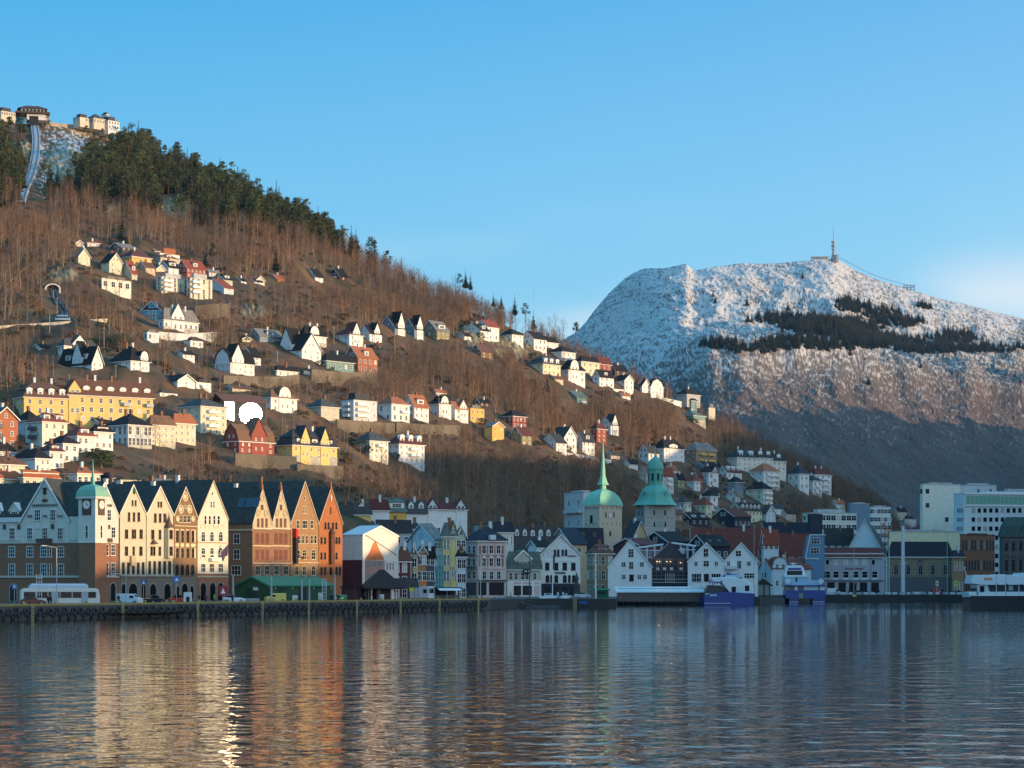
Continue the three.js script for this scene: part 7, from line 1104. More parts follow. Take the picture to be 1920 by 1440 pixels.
function car(label, pos, turn, color, o = {}) {
  const L = o.L ?? 4.3, H = o.H ?? 1.5, W = 1.8, t = thing(o.name ?? 'car', label, o.cat ?? 'car', pos, turn), h = L / 2, van = o.van;
  part('body', bevelled(van ? [[-h + .1, .32], [h - .1, .32], [h - .06, .95], [h - .75, 1.15], [h - 1.5, H - .12], [-h + .15, H - .08], [-h + .08, .9]] : [[-h + .1, .3], [h - .1, .3], [h - .06, .72], [h - .95, .95], [-h + .35, .98], [-h + .06, .85]], W), PAINT(color), t);
  if (!van) { part('cabin', bevelled([[h - 1.35, .9], [h - 1.95, H - .06], [-h + 1.0, H - .06], [-h + .3, .9]], W - .2, .1), GLASS, t); part('roof', bevelled([[h - 1.9, H - .1], [h - 2.0, H], [-h + 1.1, H], [-h + .85, H - .1]], W - .26, .04), PAINT(color), t); for (const z of [-.78, .78]) { const g = new MB(); g.box(-.05, .9, z - .06, .05, H - .06, z + .06); part('pillar', g, PAINT(color), t); } }
  else { for (const z of [-1, 1]) { const g = new MB(); g.box(h - 1.9, 1.1, z * .905 - .015, h - 1.05, H - .35, z * .905 + .015); part('window', g, GLASS, t); } const g = new MB(); g.quad([h - .8, 1.2, .75], [h - .8, 1.2, -.75], [h - 1.42, H - .2, -.7], [h - 1.42, H - .2, .7]); const ws = part('windscreen', g, GLASS, t); ws.position.set(.09, .06, 0); const rg = new MB(); rg.box(-h + .02, 1.1, -.7, -h + .06, H - .3, .7); part('rear_window', rg, GLASS, t); }
  wheels(t, [[h - .8, .8], [h - .8, -.8], [-h + .8, .8], [-h + .8, -.8]], .33);
  for (const z of [-.65, .65]) { const a = new MB(), b = new MB(); a.box(h - .1, .62, z - .17, h + .01, .78, z + .17); b.box(-h - .01, .72, z - .14, -h + .12, .92, z + .14); part('headlight', a, M('lgrey', 'n', .15), t); part('tail_light', b, M([.5, .02, .02], 'n', .3), t); }
  return t;
}
function bus(label, pos, turn, L, H, body, roofC, o = {}) {
  const t = thing('bus', label, 'bus', pos, turn), h = L / 2, W = 2.5; part('body', bevelled([[-h, .35], [h, .35], [h, H * .55], [h - .25, H - .15], [h - .5, H], [-h + .4, H], [-h, H - .4]], W, .12), PAINT(body), t);
  const rf = new MB(); rf.box(-h + .3, H, -1, h - .6, H + .22, 1); part('roof', rf, PAINT(roofC), t); const n = Math.round(L / 2.1);
  for (const z of [-1, 1]) for (let i = 0; i < n; i++) { const g = new MB(), x0 = -h + .35 + (L - .9) * i / n; g.box(x0 + .06, H * .45, z * (W / 2 + .005) - .015, x0 + (L - .9) / n - .06, H * .84, z * (W / 2 + .005) + .015); part('window', g, GLASS, t); }
  for (const x of [-h * .15, h * .62]) { const g = new MB(); g.box(x - .6, .4, W / 2, x + .6, H * .86, W / 2 + .04); part('door', g, M([.3, .38, .44], 'n', .2), t); } const w = new MB(); w.box(h - .02, H * .42, -1.1, h + .015, H * .85, 1.1); part('windscreen', w, GLASS, t);
  if (o.panel) { boxPart(t, 'blue_panel', M([.02, .03, .2]), h * .12, H * .62, W / 2 + .01, h * .6, H * .8, W / 2 + .05); for (let i = 0; i < 4; i++) boxPart(t, 'panel_mark', M('white'), h * (.18 + i * .1), H * .66, W / 2 + .05, h * (.23 + i * .1), H * .74, W / 2 + .06); } wheels(t, [[h - 2.2, 1.1], [h - 2.2, -1.1], [-h + 2.4, 1.1], [-h + 2.4, -1.1], ...(L > 13 ? [[0, 1.1], [0, -1.1]] : [])], .48);
}
bus('cream city bus with dark windows standing on the quay', onQuay(112, -7), .32, 13.6, 2.75, [.66, .64, .58], [.62, .5, .36]);
bus('white coach with a pale blue roof behind the cream bus', onQuay(110, -13), .32, 10.5, 3.55, [.52, .62, .74], [.6, .72, .84], { panel: 1 });
car('dark red car with lit lamps beside the cream bus', onQuay(62, -4), .3, [.12, .02, .02]);
car('white van with blue rear doors parked on the quay', onQuay(243, -7), -.35 , [.72, .74, .76], { van: 1, L: 4.7, H: 1.9, name: 'van', cat: 'van' });
car('black car with red tail lamps on the quay road', onQuay(289, -8), 1.0, [.02, .02, .024], { H: 1.6 });
car('red car with white stripe behind the white meter cabinet', onQuay(338, -9), .4, [.45, .04, .03], { H: 1.6 });
car('white parked car before the green shed', onQuay(438, -5), .25, [.72, .76, .82]);
car('yellow delivery van beside the green shed', onQuay(516, -5), 3.5, [.68, .56, .14], { van: 1, L: 4.2, H: 1.85, name: 'van', cat: 'van' });
for (const [px, D, c, l, n] of [[1092, 612, [.5, .55, .6], 'silver car parked at the pier beside the statue', 0], [1563, 792, [.72, .74, .76], 'white van with its lamp on before the lilac hotel', 1], [1760, 800, [.4, .08, .06], 'red lorry cab before the ochre hall', 1], [1797, 800, [.03, .03, .035], 'black car near the ferry\'s bow', 0], [1722, 800, [.6, .62, .66], 'pale car before the ochre hall', 0], [1612, 802, [.05, .06, .08], 'dark car before the lilac hotel', 0]]) car(l, V(at(px, 0, D).x, STREET, -D), .1, c, n ? { van: 1, L: 5, H: 2.3, name: 'van', cat: 'van' } : {});
// ---------------------------------------------------------------- green shed and other things on the quay
{
  const D = -onQuay(504, -8).z, t = house({ name: 'harbour_shed', cat: 'shed', pxL: 441, pxC: 504, pxR: 624, base: CY + (EYE - STREET) / D * F, eave: 1099, ridge: 1080, type: 'g', wall: 'green', roof: 'green', label: 'long dark green harbour shed with a wide gable on the quay', D, f: PHI, wl: 0, wr: 0, st: 1, plain: true, ch: 0, wallM: M([.012, .07, .03], 'w', .6), roofM: M([.02, .17, .075], 'w', .6), trim: 'green', over: .3 });
  boxOn(t, 'L', 461, 1102, 474, 1120, .06, M([.008, .04, .02]), 'door'); boxOn(t, 'L', 475, 1101, 484, 1107, .1, M('lgrey'), 'sign'); boxOn(t, 'L', 476, 1107, 483, 1126, .04, M([.06, .035, .03]), 'door'); boxOn(t, 'R', 521, 1103, 534, 1124, .05, M([.008, .045, .02]), 'door'); boxOn(t, 'R', 562, 1102, 574, 1126, .05, M('black'), 'doorway'); for (const x of [516, 548, 588, 620]) boxOn(t, 'R', x - .6, 1102, x + .6, 1104, .1, M('white'), 'wall_lamp');
}
const simple = (name, label, cat, px, off, fn, turn = along) => { const t = thing(name, label, cat, onQuay(px, off), turn); fn(t); return t; };
for (const [px, off, lab, c] of [[628, -5, 'black lidded rubbish skip beside the green one', [.02, .04, .03]], [641, -5, 'green lidded rubbish skip at the end of the shed', [.03, .25, .10]]]) simple('rubbish_skip', lab, 'skip', px, off, (t) => { part('bin', bevelled([[-.85, .15], [.85, .15], [1, 1.1], [-1, 1.1]], 1.2, .05), PAINT(c), t); part('lid', bevelled([[-1.02, 1.1], [1.02, 1.1], [.8, 1.35], [-.8, 1.35]], 1.25, .04), PAINT(c.map((v) => v * 1.3)), t); for (const x of [-.7, .7]) { const w = part('wheel', new THREE.CylinderGeometry(.12, .12, .1, 8).rotateX(Math.PI / 2), TYRE, t); w.position.set(x, .12, .5); } boxPart(t, 'label', M('white'), -.2, .5, .605, .2, .9, .64); }, .3);
for (const [px, off, w, h, lab] of [[352, -4, 1.5, 2.1, 'white cabinet with a black doorway on the quay edge'], [553, -4, 1.0, 1.35, 'white notice board in front of the green shed'], [601, -5, .9, 1.8, 'pale grey cabinet by the lattice mast'], [716, -4, .8, 1.4, 'white notice board before the open pavilion']]) simple('notice_board', lab, 'board', px, off, (t) => { part('panel', bevelled([[-w / 2, .1], [w / 2, .1], [w / 2, h], [-w / 2, h]], .3, .04), PAINT([.6, .62, .63]), t); boxPart(t, 'print', M(px === 352 ? 'black' : [.4, .43, .45]), -w * .22, .3, .16, w * .22, h * .6, .18); for (const x of [-w * .4, w * .4]) boxPart(t, 'foot', M('dgrey'), x - .06, 0, -.3, x + .06, .1, .3); }, .25);
simple('hoarding', 'grey slatted hoarding beside the white parked car', 'fence', 470, -4.5, (t) => { for (let i = 0; i < 12; i++) boxPart(t, 'slat', M([.35, .38, .42]), -1.8 + i * .3, .05, 0, -1.55 + i * .3, .85, .05); boxPart(t, 'rail', M('grey'), -1.8, .75, -.05, 1.8, .82, 0); }, .25);
{ // open pavilion with a steep roof
  const t = thing('pavilion', 'open quayside pavilion with a steep dark hipped roof on timber posts', 'pavilion', onQuay(716, -7), .3), hr = hipRoof(7.6, 6.4, 2.7, 4.2, .6, .2); for (let i = 0; i < hr.p.length; i += 3) { hr.p[i] -= 3.8; hr.p[i + 2] += 3.2; } part('roof', hr, M([.045, .03, .028], 's', .9), t); for (let i = 0; i < 8; i++) { const a = (i + .5) / 8 * 6.283, g = new MB(); g.tube([Math.cos(a) * 3.6, 0, Math.sin(a) * 3], [Math.cos(a) * 3.6, 2.8, Math.sin(a) * 3], .14, .14, 6).tube([Math.cos(a) * 3.6, 1.8, Math.sin(a) * 3], [Math.cos(a) * 2.6, 2.8, Math.sin(a) * 2.2], .09, .09, 5); part('post', g, M([.4, .34, .27], 'w'), t); } boxPart(t, 'kiosk_core', M([.1, .06, .05], 'w'), -1.7, 0, -1.7, 1.7, 2.7, 1.7);
  const w = new MB(); w.prism([[-1.8, 2.9], [1.8, 2.9], [0, 5]], 'x', 3, 8.2); part('wing_roof', w, M([.045, .03, .028], 's', .8), t); const gb = new MB(); gb.prism([[-1.6, 2.9], [1.6, 2.9], [0, 4.75]], 'x', 8.2, 8.3); part('wing_gable', gb, M('lblue'), t); for (const z of [-1.5, 1.5]) boxPart(t, 'post', M([.4, .34, .27], 'w'), 7.8, 0, z - .1, 8, 2.9, z + .1);
}
simple('kiosk', 'low dark kiosk with a flat roof left of the pavilion', 'kiosk', 668, -12, (t) => { boxPart(t, 'wall', M([.09, .03, .035], 'w'), -4, 0, -1.5, 4, 3, 1.5); boxPart(t, 'roof', M('black'), -4.3, 3, -1.8, 4.3, 3.25, 1.8); boxPart(t, 'poster', M('grey'), 1, .9, 1.5, 2, 2.2, 1.55); boxPart(t, 'door', M('black'), 2.6, 0, 1.5, 3.5, 2.1, 1.54); });
simple('market_stall', 'long market stall with a dark awning and lit counter', 'stall', 822, -9, (t) => { boxPart(t, 'counter', M([.12, .12, .13]), -5, 0, -1.4, 5, 1.1, 1); boxPart(t, 'roof', M([.04, .04, .05]), -5.4, 2.7, -1.8, 5.4, 2.95, 1.8); for (const x of [-5, -1.6, 1.6, 5]) boxPart(t, 'post', M('grey'), x - .08, 0, 1.3, x + .08, 2.7, 1.46); const g = new MB(); g.prism([[1.4, 2.7], [3.1, 2.15], [3.1, 2.25], [1.4, 2.85]], 'x', -1, 4.6); part('awning', g, M('lblue'), t); boxPart(t, 'back_wall', M([.05, .04, .04]), -5, 1.1, -1.4, 5, 2.7, -1.3); }, .45);
simple('delivery_truck', 'white box truck with a dark windscreen beside the market stall', 'truck', 791, -8, (t) => { part('body', bevelled([[-2.6, .5], [2.6, .5], [2.6, 3.1], [-2.6, 3.1]], 2.2, .08), PAINT([.62, .64, .68]), t); boxPart(t, 'windscreen', GLASS, 2.62, 1.6, -.95, 2.68, 2.7, .95); boxPart(t, 'window', GLASS, 1.2, 1.6, 1.11, 2.2, 2.5, 1.14); wheels(t, [[1.7, .95], [1.7, -.95], [-1.7, .95], [-1.7, -.95]], .42); }, -.6);
// sign panels on posts
for (const [px, off, y, w, h, c, lab] of [[27, -8, 3.2, .75, .75, [.03, .15, .45], 'blue parking sign on a post at the picture\'s edge'], [269, -9, 4.0, .9, .9, [.02, .10, .42], 'blue pedestrian sign between the vans on the wharf road'], [331, -9, 4.6, 1.3, 1.1, [.03, .17, .5], 'large blue sign above the red car'], [772, -7, 2.9, 1.1, 1.5, [.6, .75, .03], 'lime yellow banner on a post beside the pavilion'], [795, -8, 3.9, 1.1, .8, [.75, .17, .02], 'orange sign above the market stall'], [418, -11, 2.3, 1.7, 1.9, [.3, .02, .04], 'red poster stand at the wharf arcade']]) simple('street_sign', lab, 'sign', px, off, (t) => { const g = new MB(); g.tube([0, 0, 0], [0, y + h / 2, 0], .05, .05, 6); part('post', g, M('grey', 'n', .4), t); part('panel', bevelled([[-w / 2, y - h / 2], [w / 2, y - h / 2], [w / 2, y + h / 2], [-w / 2, y + h / 2]], .08, .02), PAINT(c), t).position.z = .08; const q = new MB(); if (px === 27) { const e = part('symbol', textGeo('P', .55, .02), M('white'), t); e.position.set(0, y, .13); } else { q.prism([[-w * .28, y - h * .28], [w * .28, y - h * .28], [0, y + h * .3]], 'z', .12, .14); part('symbol', q, M(px === 772 || px === 795 ? c.map((v) => v * .5) : 'white'), t); } }, .4);
// masts, lamps and flagpoles
{
  const mast = (name, cat, label, pos, h, r, m, extra) => { const t = thing(name, label, cat, pos, .3), g = new MB(); g.tube([0, 0, 0], [0, h, 0], r, r * .7, 8); part('pole', g, m, t); extra?.(t, h); return t; };
  const arm = (t, h) => { const g = new MB(); g.tube([0, h, 0], [-1.8, h + .35, 0], .06, .05, 5); part('arm', g, M('grey', 'n', .5), t); boxPart(t, 'lamp_head', M('lgrey', 'n', .4), -2.6, h + .28, -.15, -1.7, h + .42, .15); };
  const G = M([.4, .41, .42], 'n', .5), lat = (t, h) => { for (let y = .5; y < h; y += .7) boxPart(t, 'rung', M('lgrey', 'n', .5), -.42, y, -.04, .42, y + .08, .04); for (const x of [-.42, .42]) boxPart(t, 'rail', M('lgrey', 'n', .5), x - .05, 0, -.05, x + .05, h, .05); };
  mast('street_lamp', 'street lamp', 'tall street lamp with a single arm before the clock tower house', onQuay(106, -3), 10, .09, G, arm); mast('street_lamp', 'street lamp', 'street lamp with a single arm before the cream wharf houses', onQuay(236, -3), 5.2, .07, G, arm);
  mast('lattice_mast', 'mast', 'white ladder mast beside the cream bus', onQuay(73.5, -3), 5.4, .06, G, lat); mast('lattice_mast', 'mast', 'white ladder mast in front of the right half of the green shed', onQuay(608, -3), 4.8, .06, G, lat);
  for (const [px, h, l] of [[437, 5.6, 'grey square column at the gable corner of the green shed'], [509, 5.6, 'grey column in front of the green shed\'s near roof edge'], [566, 5, 'grey column before the green shed, first of a close pair'], [580, 5, 'grey column before the green shed, second of a close pair'], [628, 5.8, 'grey column at the far end of the green shed']]) mast('mooring_column', 'column', l, onQuay(px, -4), h, .2, M('grey', 'p', .8), (t, hh) => boxPart(t, 'cap', M('dgrey'), -.26, hh, -.26, .26, hh + .2, .26));
  const far = (px, py, D, top, r, m, label, extra, name = 'flagpole') => mast(name, name === 'flagpole' ? 'flagpole' : 'mast', label, V(at(px, 0, D).x, STREET, -D), EYE + (CY - top) / F * D - STREET, r, m, extra);
  const W = M('white', 'n', .4), tf = (t, h) => part('truck_ball', new THREE.SphereGeometry(.14, 8, 6), M('gold', 'n', .3), t).position.y = h;
  far(1693, 1110, 795, 986, .75, M([.6, .62, .64], 'n', .5), 'thick pale mast rising high before the ochre hall', (t, h) => boxPart(t, 'crosstree', M('lgrey'), -1.2, h * .45, -.1, 1.2, h * .45 + .25, .1), 'ship_mast'); far(1776, 1110, 797, 1000, .12, G, 'thin grey flagpole before the end bay of the ochre hall', tf); far(1667, 1110, 797, 1010, .13, W, 'white flagpole between the lilac hotel and the ochre hall', tf); far(1601, 1110, 796, 990, .1, G, 'thin flagpole before the middle of the lilac hotel', tf); far(1633, 1110, 796, 1036, .14, M('dgrey'), 'dark post before the lilac hotel\'s last window', tf); far(1414, 1110, 690, 985, .09, G, 'thin pole rising above the long red roof', tf); far(1473, 1110, 745, 1035, .16, M([.5, .4, .22]), 'wooden mast beside the second catamaran', tf); far(1117, 1118, 604, 1038, .2, W, 'white flagpole on the pier left of the boathouse', tf); far(1036, 1118, 606, 1034, .13, W, 'white flagpole before the white gothic house', (t, h) => { tf(t, h); const g = new MB(); g.quad([.1, h - 4.8, 0], [.5, h - 4.6, .2], [.6, h - 1, .25], [.1, h - 1, 0]); part('pennant', g, M('dgrey'), t); }); far(993, 1118, 640, 1040, .16, M('dgrey'), 'dark post before the grey-green house', tf); far(773, 1110, 575, 996, .15, M([.06, .05, .05]), 'dark tapering ship mast in front of the pale blue gable', null, 'ship_mast');
  far(901, 1110, 612, 1040, .07, W, 'leaning flagpole with a long yellow flag at the pink corner house', (t, h) => { const g = new MB(); for (let i = 0; i < 6; i++) { const a = [i * .28, h - .2 - i * .75 , (i % 2) * .18], b = [(i + 1) * .28, h - .2 - (i + 1) * .75, ((i + 1) % 2) * .18]; g.quad(a, [a[0] + .5, a[1] - .9, a[2]], [b[0] + .5, b[1] - .9, b[2]], b); } part('flag', g, M([.62, .5, .16]), t); });
}
// ---------------------------------------------------------------- pier, statue, market boats
{
  const D = 591, t = thing('pier_fittings', 'yellow ladder and blue name board on the stone pier front', 'pier ladder', V(at(1078, 0, D).x, 0, -D), 0), l = new MB(); for (const x of [-.3, .3]) l.tube([x, -1, .15], [x, 2.6, .15], .06, .06, 5); for (let y = -.6; y < 2.5; y += .4) l.tube([-.3, y, .15], [.3, y, .15], .05, .05, 4); part('ladder', l, M([.55, .46, .2]), t); boxPart(t, 'board', M([.03, .09, .35]), 1.2, 1.0, .02, 3.0, 1.7, .1);
  const st = thing('statue', 'dark statue on a tall plinth before the white gothic house', 'statue', V(at(1081, 0, 625).x, STREET, -625), .2); boxPart(st, 'plinth', M([.05, .055, .06], 'b'), -.8, 0, -.8, .8, 3.4, .8); loft([[.55, 3.4], [.5, 4.4], [.62, 5.2], [.45, 5.9], [.18, 6.05], [.26, 6.3], [.2, 6.6]], 8, M([.04, .05, .05], 'n', .5), 'figure', st, [0, 0, 0]);
  const k = thing('kiosk', 'green kiosk with a canopy at the end of the pier', 'kiosk', V(at(1128, 0, 612).x, STREET, -612), .1); boxPart(k, 'wall', M([.015, .12, .06], 'w'), -1.7, 0, -1.2, 1.7, 2.1, 1.2); const r = new MB(); r.prism([[-1.5, 2.1], [1.5, 2.1], [1.2, 2.5], [-1.2, 2.5]], 'x', -2.1, 2.1); part('roof', r, M([.02, .2, .1]), k); boxPart(k, 'hatch', M('black'), -1, .9, 1.2, 1, 1.8, 1.25);
  for (const [px, w, l] of [[1028, 5, 'small white motor boat hauled out on the pier'], [1060, 3, 'little white dinghy among the market posts']]) { const b = thing('small_boat', l, 'boat', V(at(px, 0, 606).x, STREET, -606), .1); part('hull', bevelled([[-w / 2, .5], [-w / 2 + .3, 0], [w / 2 - .8, 0], [w / 2, .65]], 1.5, .12), PAINT([.62, .68, .72]), b); boxPart(b, 'cabin', PAINT([.6, .66, .7]), -w * .2, .5, -.5, w * .15, 1.3, .5); boxPart(b, 'window', GLASS, -w * .15, .85, .5, w * .1, 1.2, .53); }
}
{ // gangway between the quay and the pier
  const D = 586, t = thing('gangway', 'sloping steel gangway between the long quay and the stone pier', 'gangway', V(at(928, 0, D).x, 0, -D), 0), g = new MB(), L = 10; g.tube([0, 2.4, 0], [L, .7, 0], .08, .08, 5).tube([0, 3.3, 0], [L, 1.6, 0], .05, .05, 5); for (let i = 0; i <= 8; i++) g.tube([L * i / 8, 2.4 - 1.7 * i / 8, 0], [L * i / 8, 3.3 - 1.7 * i / 8, 0], .04, .04, 4); part('railing', g, M('dgrey', 'n', .5), t); const d = new MB(); d.quad([0, 2.4, 0], [L, .7, 0], [L, .7, -1.4], [0, 2.4, -1.4]); part('deck', d, M('grey'), t); boxPart(t, 'pontoon', M([.08, .08, .085]), L - 2, 0, -3, L + 6, .6, 1);
}
// ---------------------------------------------------------------- ferries
{ // side view catamaran
  const D = 660, x = at(1320, 0, D).x, L = (1415 - 1320) / F * D, k = D / F, t = thing('catamaran', 'blue and white passenger catamaran moored side on before the boathouses', 'ferry', V(x, 0, -D), 0), navy = PAINT([.008, .04, .24]), wh = PAINT([.74, .77, .80]), P = (px, py) => [(px - 1320) * k, EYE + (CY - py) * k];
  for (const z of [-2.2, -7.2]) { const h = part('hull', bevelled([P(1320, 1118), P(1321, 1136), P(1366, 1136), P(1412, 1136), P(1415, 1114), P(1370, 1111), P(1345, 1112)], 2.4, .15), navy, t); h.position.z = z + 1.2; } const st = new MB(); st.box(P(1321, 0)[0], P(0, 1131.6)[1], .23, P(1370, 0)[0], P(0, 1130.6)[1], .3); part('waterline_stripe', st, M('lgrey'), t);
  const cab = part('cabin', bevelled([P(1371, 1112), P(1354, 1092), P(1337, 1090), P(1334, 1084), P(1372, 1083), P(1398, 1088), P(1408, 1096), P(1413, 1112)], 8.4, .2), wh, t); cab.position.z = -4.4; const sw = part('superstructure', bevelled([P(1356, 1092), P(1362, 1080), P(1392, 1080), P(1396, 1092)], 7, .2), PAINT([.42, .56, .64]), t); sw.position.z = -4.2;
  const bow = part('bow_deck', bevelled([P(1322, 1112), P(1330, 1098), P(1352, 1099), P(1368, 1112)], 6, .15), M([.05, .05, .06], 'n', .4), t); bow.position.z = -4.6; const top = part('canopy', bevelled([P(1357, 1081), P(1360, 1078.5), P(1374, 1077.5), P(1388, 1078.5), P(1391, 1081)], 5.4, .15), PAINT([.012, .05, .28]), t); top.position.z = -4.2;
  for (const [a, b, c, d] of [[1372, 1100, 1380, 1110], [1397, 1098, 1405, 1108]]) boxPart(t, 'window', GLASS, P(a, 0)[0], P(0, d)[1], -.2, P(b === 1100 ? c : c, 0)[0], P(0, b)[1], -.12); for (const [a, c] of [[1382, 1387], [1389, 1394]]) boxPart(t, 'door', PAINT([.6, .7, .76]), P(a, 0)[0], P(0, 1112)[1], -.2, P(c, 0)[0], P(0, 1098)[1], -.1); boxPart(t, 'window_band', GLASS, P(1362, 0)[0], P(0, 1089)[1], -.72, P(1392, 0)[0], P(0, 1083)[1], -.6); boxPart(t, 'name_board', PAINT([.3, .45, .62]), P(1331, 0)[0], P(0, 1118)[1], .24, P(1344, 0)[0], P(0, 1114)[1], .3); const e = part('lettering', textGeo('Fjord', 1.1, .05), M([.05, .08, .2]), t); e.position.set(...P(1342, 1093), -.1); const md = new MB(); md.tube([...P(1377, 1080), -4], [...P(1377, 1068), -4], .1, .06, 5).tube([...P(1371, 1074), -4], [...P(1383, 1074), -4], .06, .06, 5); part('radar_mast', md, wh, t);
}
{ // stern view catamaran
  const D = 740, k = D / F, t = thing('catamaran', 'blue and white catamaran seen from its stern with round life raft canisters', 'ferry', V(at(1508, 0, D).x, 0, -D), -.06), navy = PAINT([.009, .045, .27]), wh = PAINT([.72, .76, .80]), P = (px, py) => [(px - 1508) * k, EYE + (CY - py) * k], bx = (n, m, a, b, c, d, z0, z1) => boxPart(t, n, m, P(a, 0)[0], P(0, d)[1], z0, P(c, 0)[0], P(0, b)[1], z1);
  for (const [a, b] of [[1480, 1497], [1524, 1546]]) { bx('hull', navy, a, 1108, b, 1134, -16, 0); bx('waterline_stripe', M('lgrey'), a, 1128, b, 1129.2, -.02, .04); } bx('stern', navy, 1473, 1107, 1547, 1122, -15, .3); bx('stern_door', M([.2, .22, .2], 'n', .3), 1498, 1112, 1506, 1122, .3, .36); bx('upper_rail', navy, 1470, 1097, 1548, 1099, -15, .4);
  bx('deck_house', PAINT([.1, .12, .16]), 1474, 1099, 1546, 1107, -14, -.4); for (const [a, b, m] of [[1474, 1481, M([.3, .28, .16])], [1490, 1496, wh], [1507, 1534, PAINT([.5, .62, .66])], [1537, 1546, wh]]) bx('panel', m, a, 1099.5, b, 1106.5, -.35, -.2); bx('cabin', PAINT([.34, .56, .70]), 1472, 1082, 1517, 1097, -14, -1); bx('cabin_roof', wh, 1470, 1079.5, 1518, 1082, -14.5, -.8); for (const [a, b] of [[1492, 1495]]) bx('door', M('black'), a, 1083, b, 1091, -.98, -.9); bx('side_cabin', PAINT([.4, .58, .68]), 1517, 1088, 1540, 1097, -13, -1.5);
  part('wheelhouse', bevelled([P(1473, 1080), P(1476, 1064), P(1480, 1061.5), P(1504, 1061.5), P(1508, 1066), P(1511, 1080)], 7, .2), wh, t).position.z = -8; bx('window', GLASS, 1477, 1070, 1506, 1078, -4.5, -4.38); bx('window', PAINT([.02, .04, .2]), 1479, 1064.5, 1504, 1068.5, -4.5, -4.36); for (const x of [1477, 1539]) { const g = new THREE.CylinderGeometry(5 * k, 5 * k, 1.3, 18).rotateX(Math.PI / 2), o = part('life_raft', g, wh, t); o.position.set(...P(x, 1090), .2); } const md = new MB(); md.tube([...P(1490, 1062), -8], [...P(1490, 1054), -8], .15, .1, 5).tube([...P(1484, 1056.5), -8], [...P(1497, 1056.5), -8], .1, .1, 5); part('radar_mast', md, wh, t); boxPart(t, 'flag', M([.5, .06, .08]), P(1500, 0)[0], P(0, 1062)[1], -6, P(1504, 0)[0], P(0, 1059)[1], -5.95);
}
{ // car ferry at the edge
  const D = 560, k = D / F, t = thing('ferry', 'white harbour ferry with a dark hull cut by the picture\'s edge', 'ferry', V(at(1818, 0, D).x, 0, -D), 0), wh = PAINT([.70, .76, .80]), P = (px, py) => [(px - 1818) * k, EYE + (CY - py) * k];
  part('hull', bevelled([P(1818, 1120), P(1821, 1143), P(2040, 1143), P(2040, 1118), P(1821, 1118)], 9, .15), PAINT([.018, .024, .032]), t).position.z = -4.5; part('bulwark', bevelled([P(1818, 1119), P(1817, 1111), P(1831, 1110), P(1831, 1117), P(2040, 1117), P(2040, 1119)], 8.6, .08), wh, t).position.z = -4.4; part('deck_house', bevelled([P(1835, 1118), P(1833, 1094), P(2040, 1094), P(2040, 1118)], 7.6, .1), M([.03, .04, .05], 'n', .2), t).position.z = -4.5;
  for (const [a, b] of [[1835, 1852]]) { const m = part('bow_cabin', bevelled([P(a, 1117), P(a - 2, 1097), P(b, 1097), P(b + 6, 1117)], 8, .08), PAINT([.55, .62, .62]), t); m.position.z = -4.4; boxPart(t, 'window', GLASS, P(1838, 0)[0], P(0, 1110)[1], -.35, P(1846, 0)[0], P(0, 1099)[1], -.28); } for (const [a, b] of [[1838, 1868], [1870, 1885], [1888, 2040]]) { part('side_wall', bevelled([P(a, 1118), P(a, 1110), P(b, 1110), P(b, 1118)], 8.2, .06), wh, t).position.z = -4.4; } for (const x of [1869, 1886, 1911]) boxPart(t, 'pillar', PAINT([.5, .56, .6]), P(x - .8, 0)[0], P(0, 1118)[1], -.6, P(x + .8, 0)[0], P(0, 1094)[1], -.3);
  for (const [a, b, c] of [[1822, 1867, 1079], [1869, 1885, 1078], [1887, 1913, 1079], [1914, 2040, 1075]]) part('upper_deck', bevelled([P(a, 1093), P(a + (a === 1822 ? 3 : .5), c), P(b, c), P(b, 1096), P(a + (a === 1822 ? 20 : 4), 1096)], 8.6, .12), wh, t).position.z = -4.4; boxPart(t, 'window', PAINT([.3, .36, .36]), P(1892, 0)[0], P(0, 1107)[1], -.6, P(1900, 0)[0], P(0, 1098)[1], -.4); boxPart(t, 'emblem', PAINT([.7, .16, .06]), P(1846, 0)[0], P(0, 1087)[1], -.08, P(1860, 0)[0], P(0, 1083)[1], .0); boxPart(t, 'emblem_stripe', PAINT([.75, .7, .3]), P(1849, 0)[0], P(0, 1085.6)[1], 0, P(1857, 0)[0], P(0, 1084.4)[1], .04); const md = new MB(); md.tube([...P(1817, 1082), -3], [...P(1812, 1062), -3], .14, .08, 5).tube([...P(1809, 1068), -3], [...P(1816, 1063), -3], .07, .07, 4); part('bow_mast', md, M('beige'), t); for (let i = 0; i < 12; i++) boxPart(t, 'railing_post', M('dgrey'), P(1836 + i * 7, 0)[0], P(0, 1079)[1], -1, P(1836 + i * 7, 0)[0] + .06, P(0, 1075)[1], -.94);
}
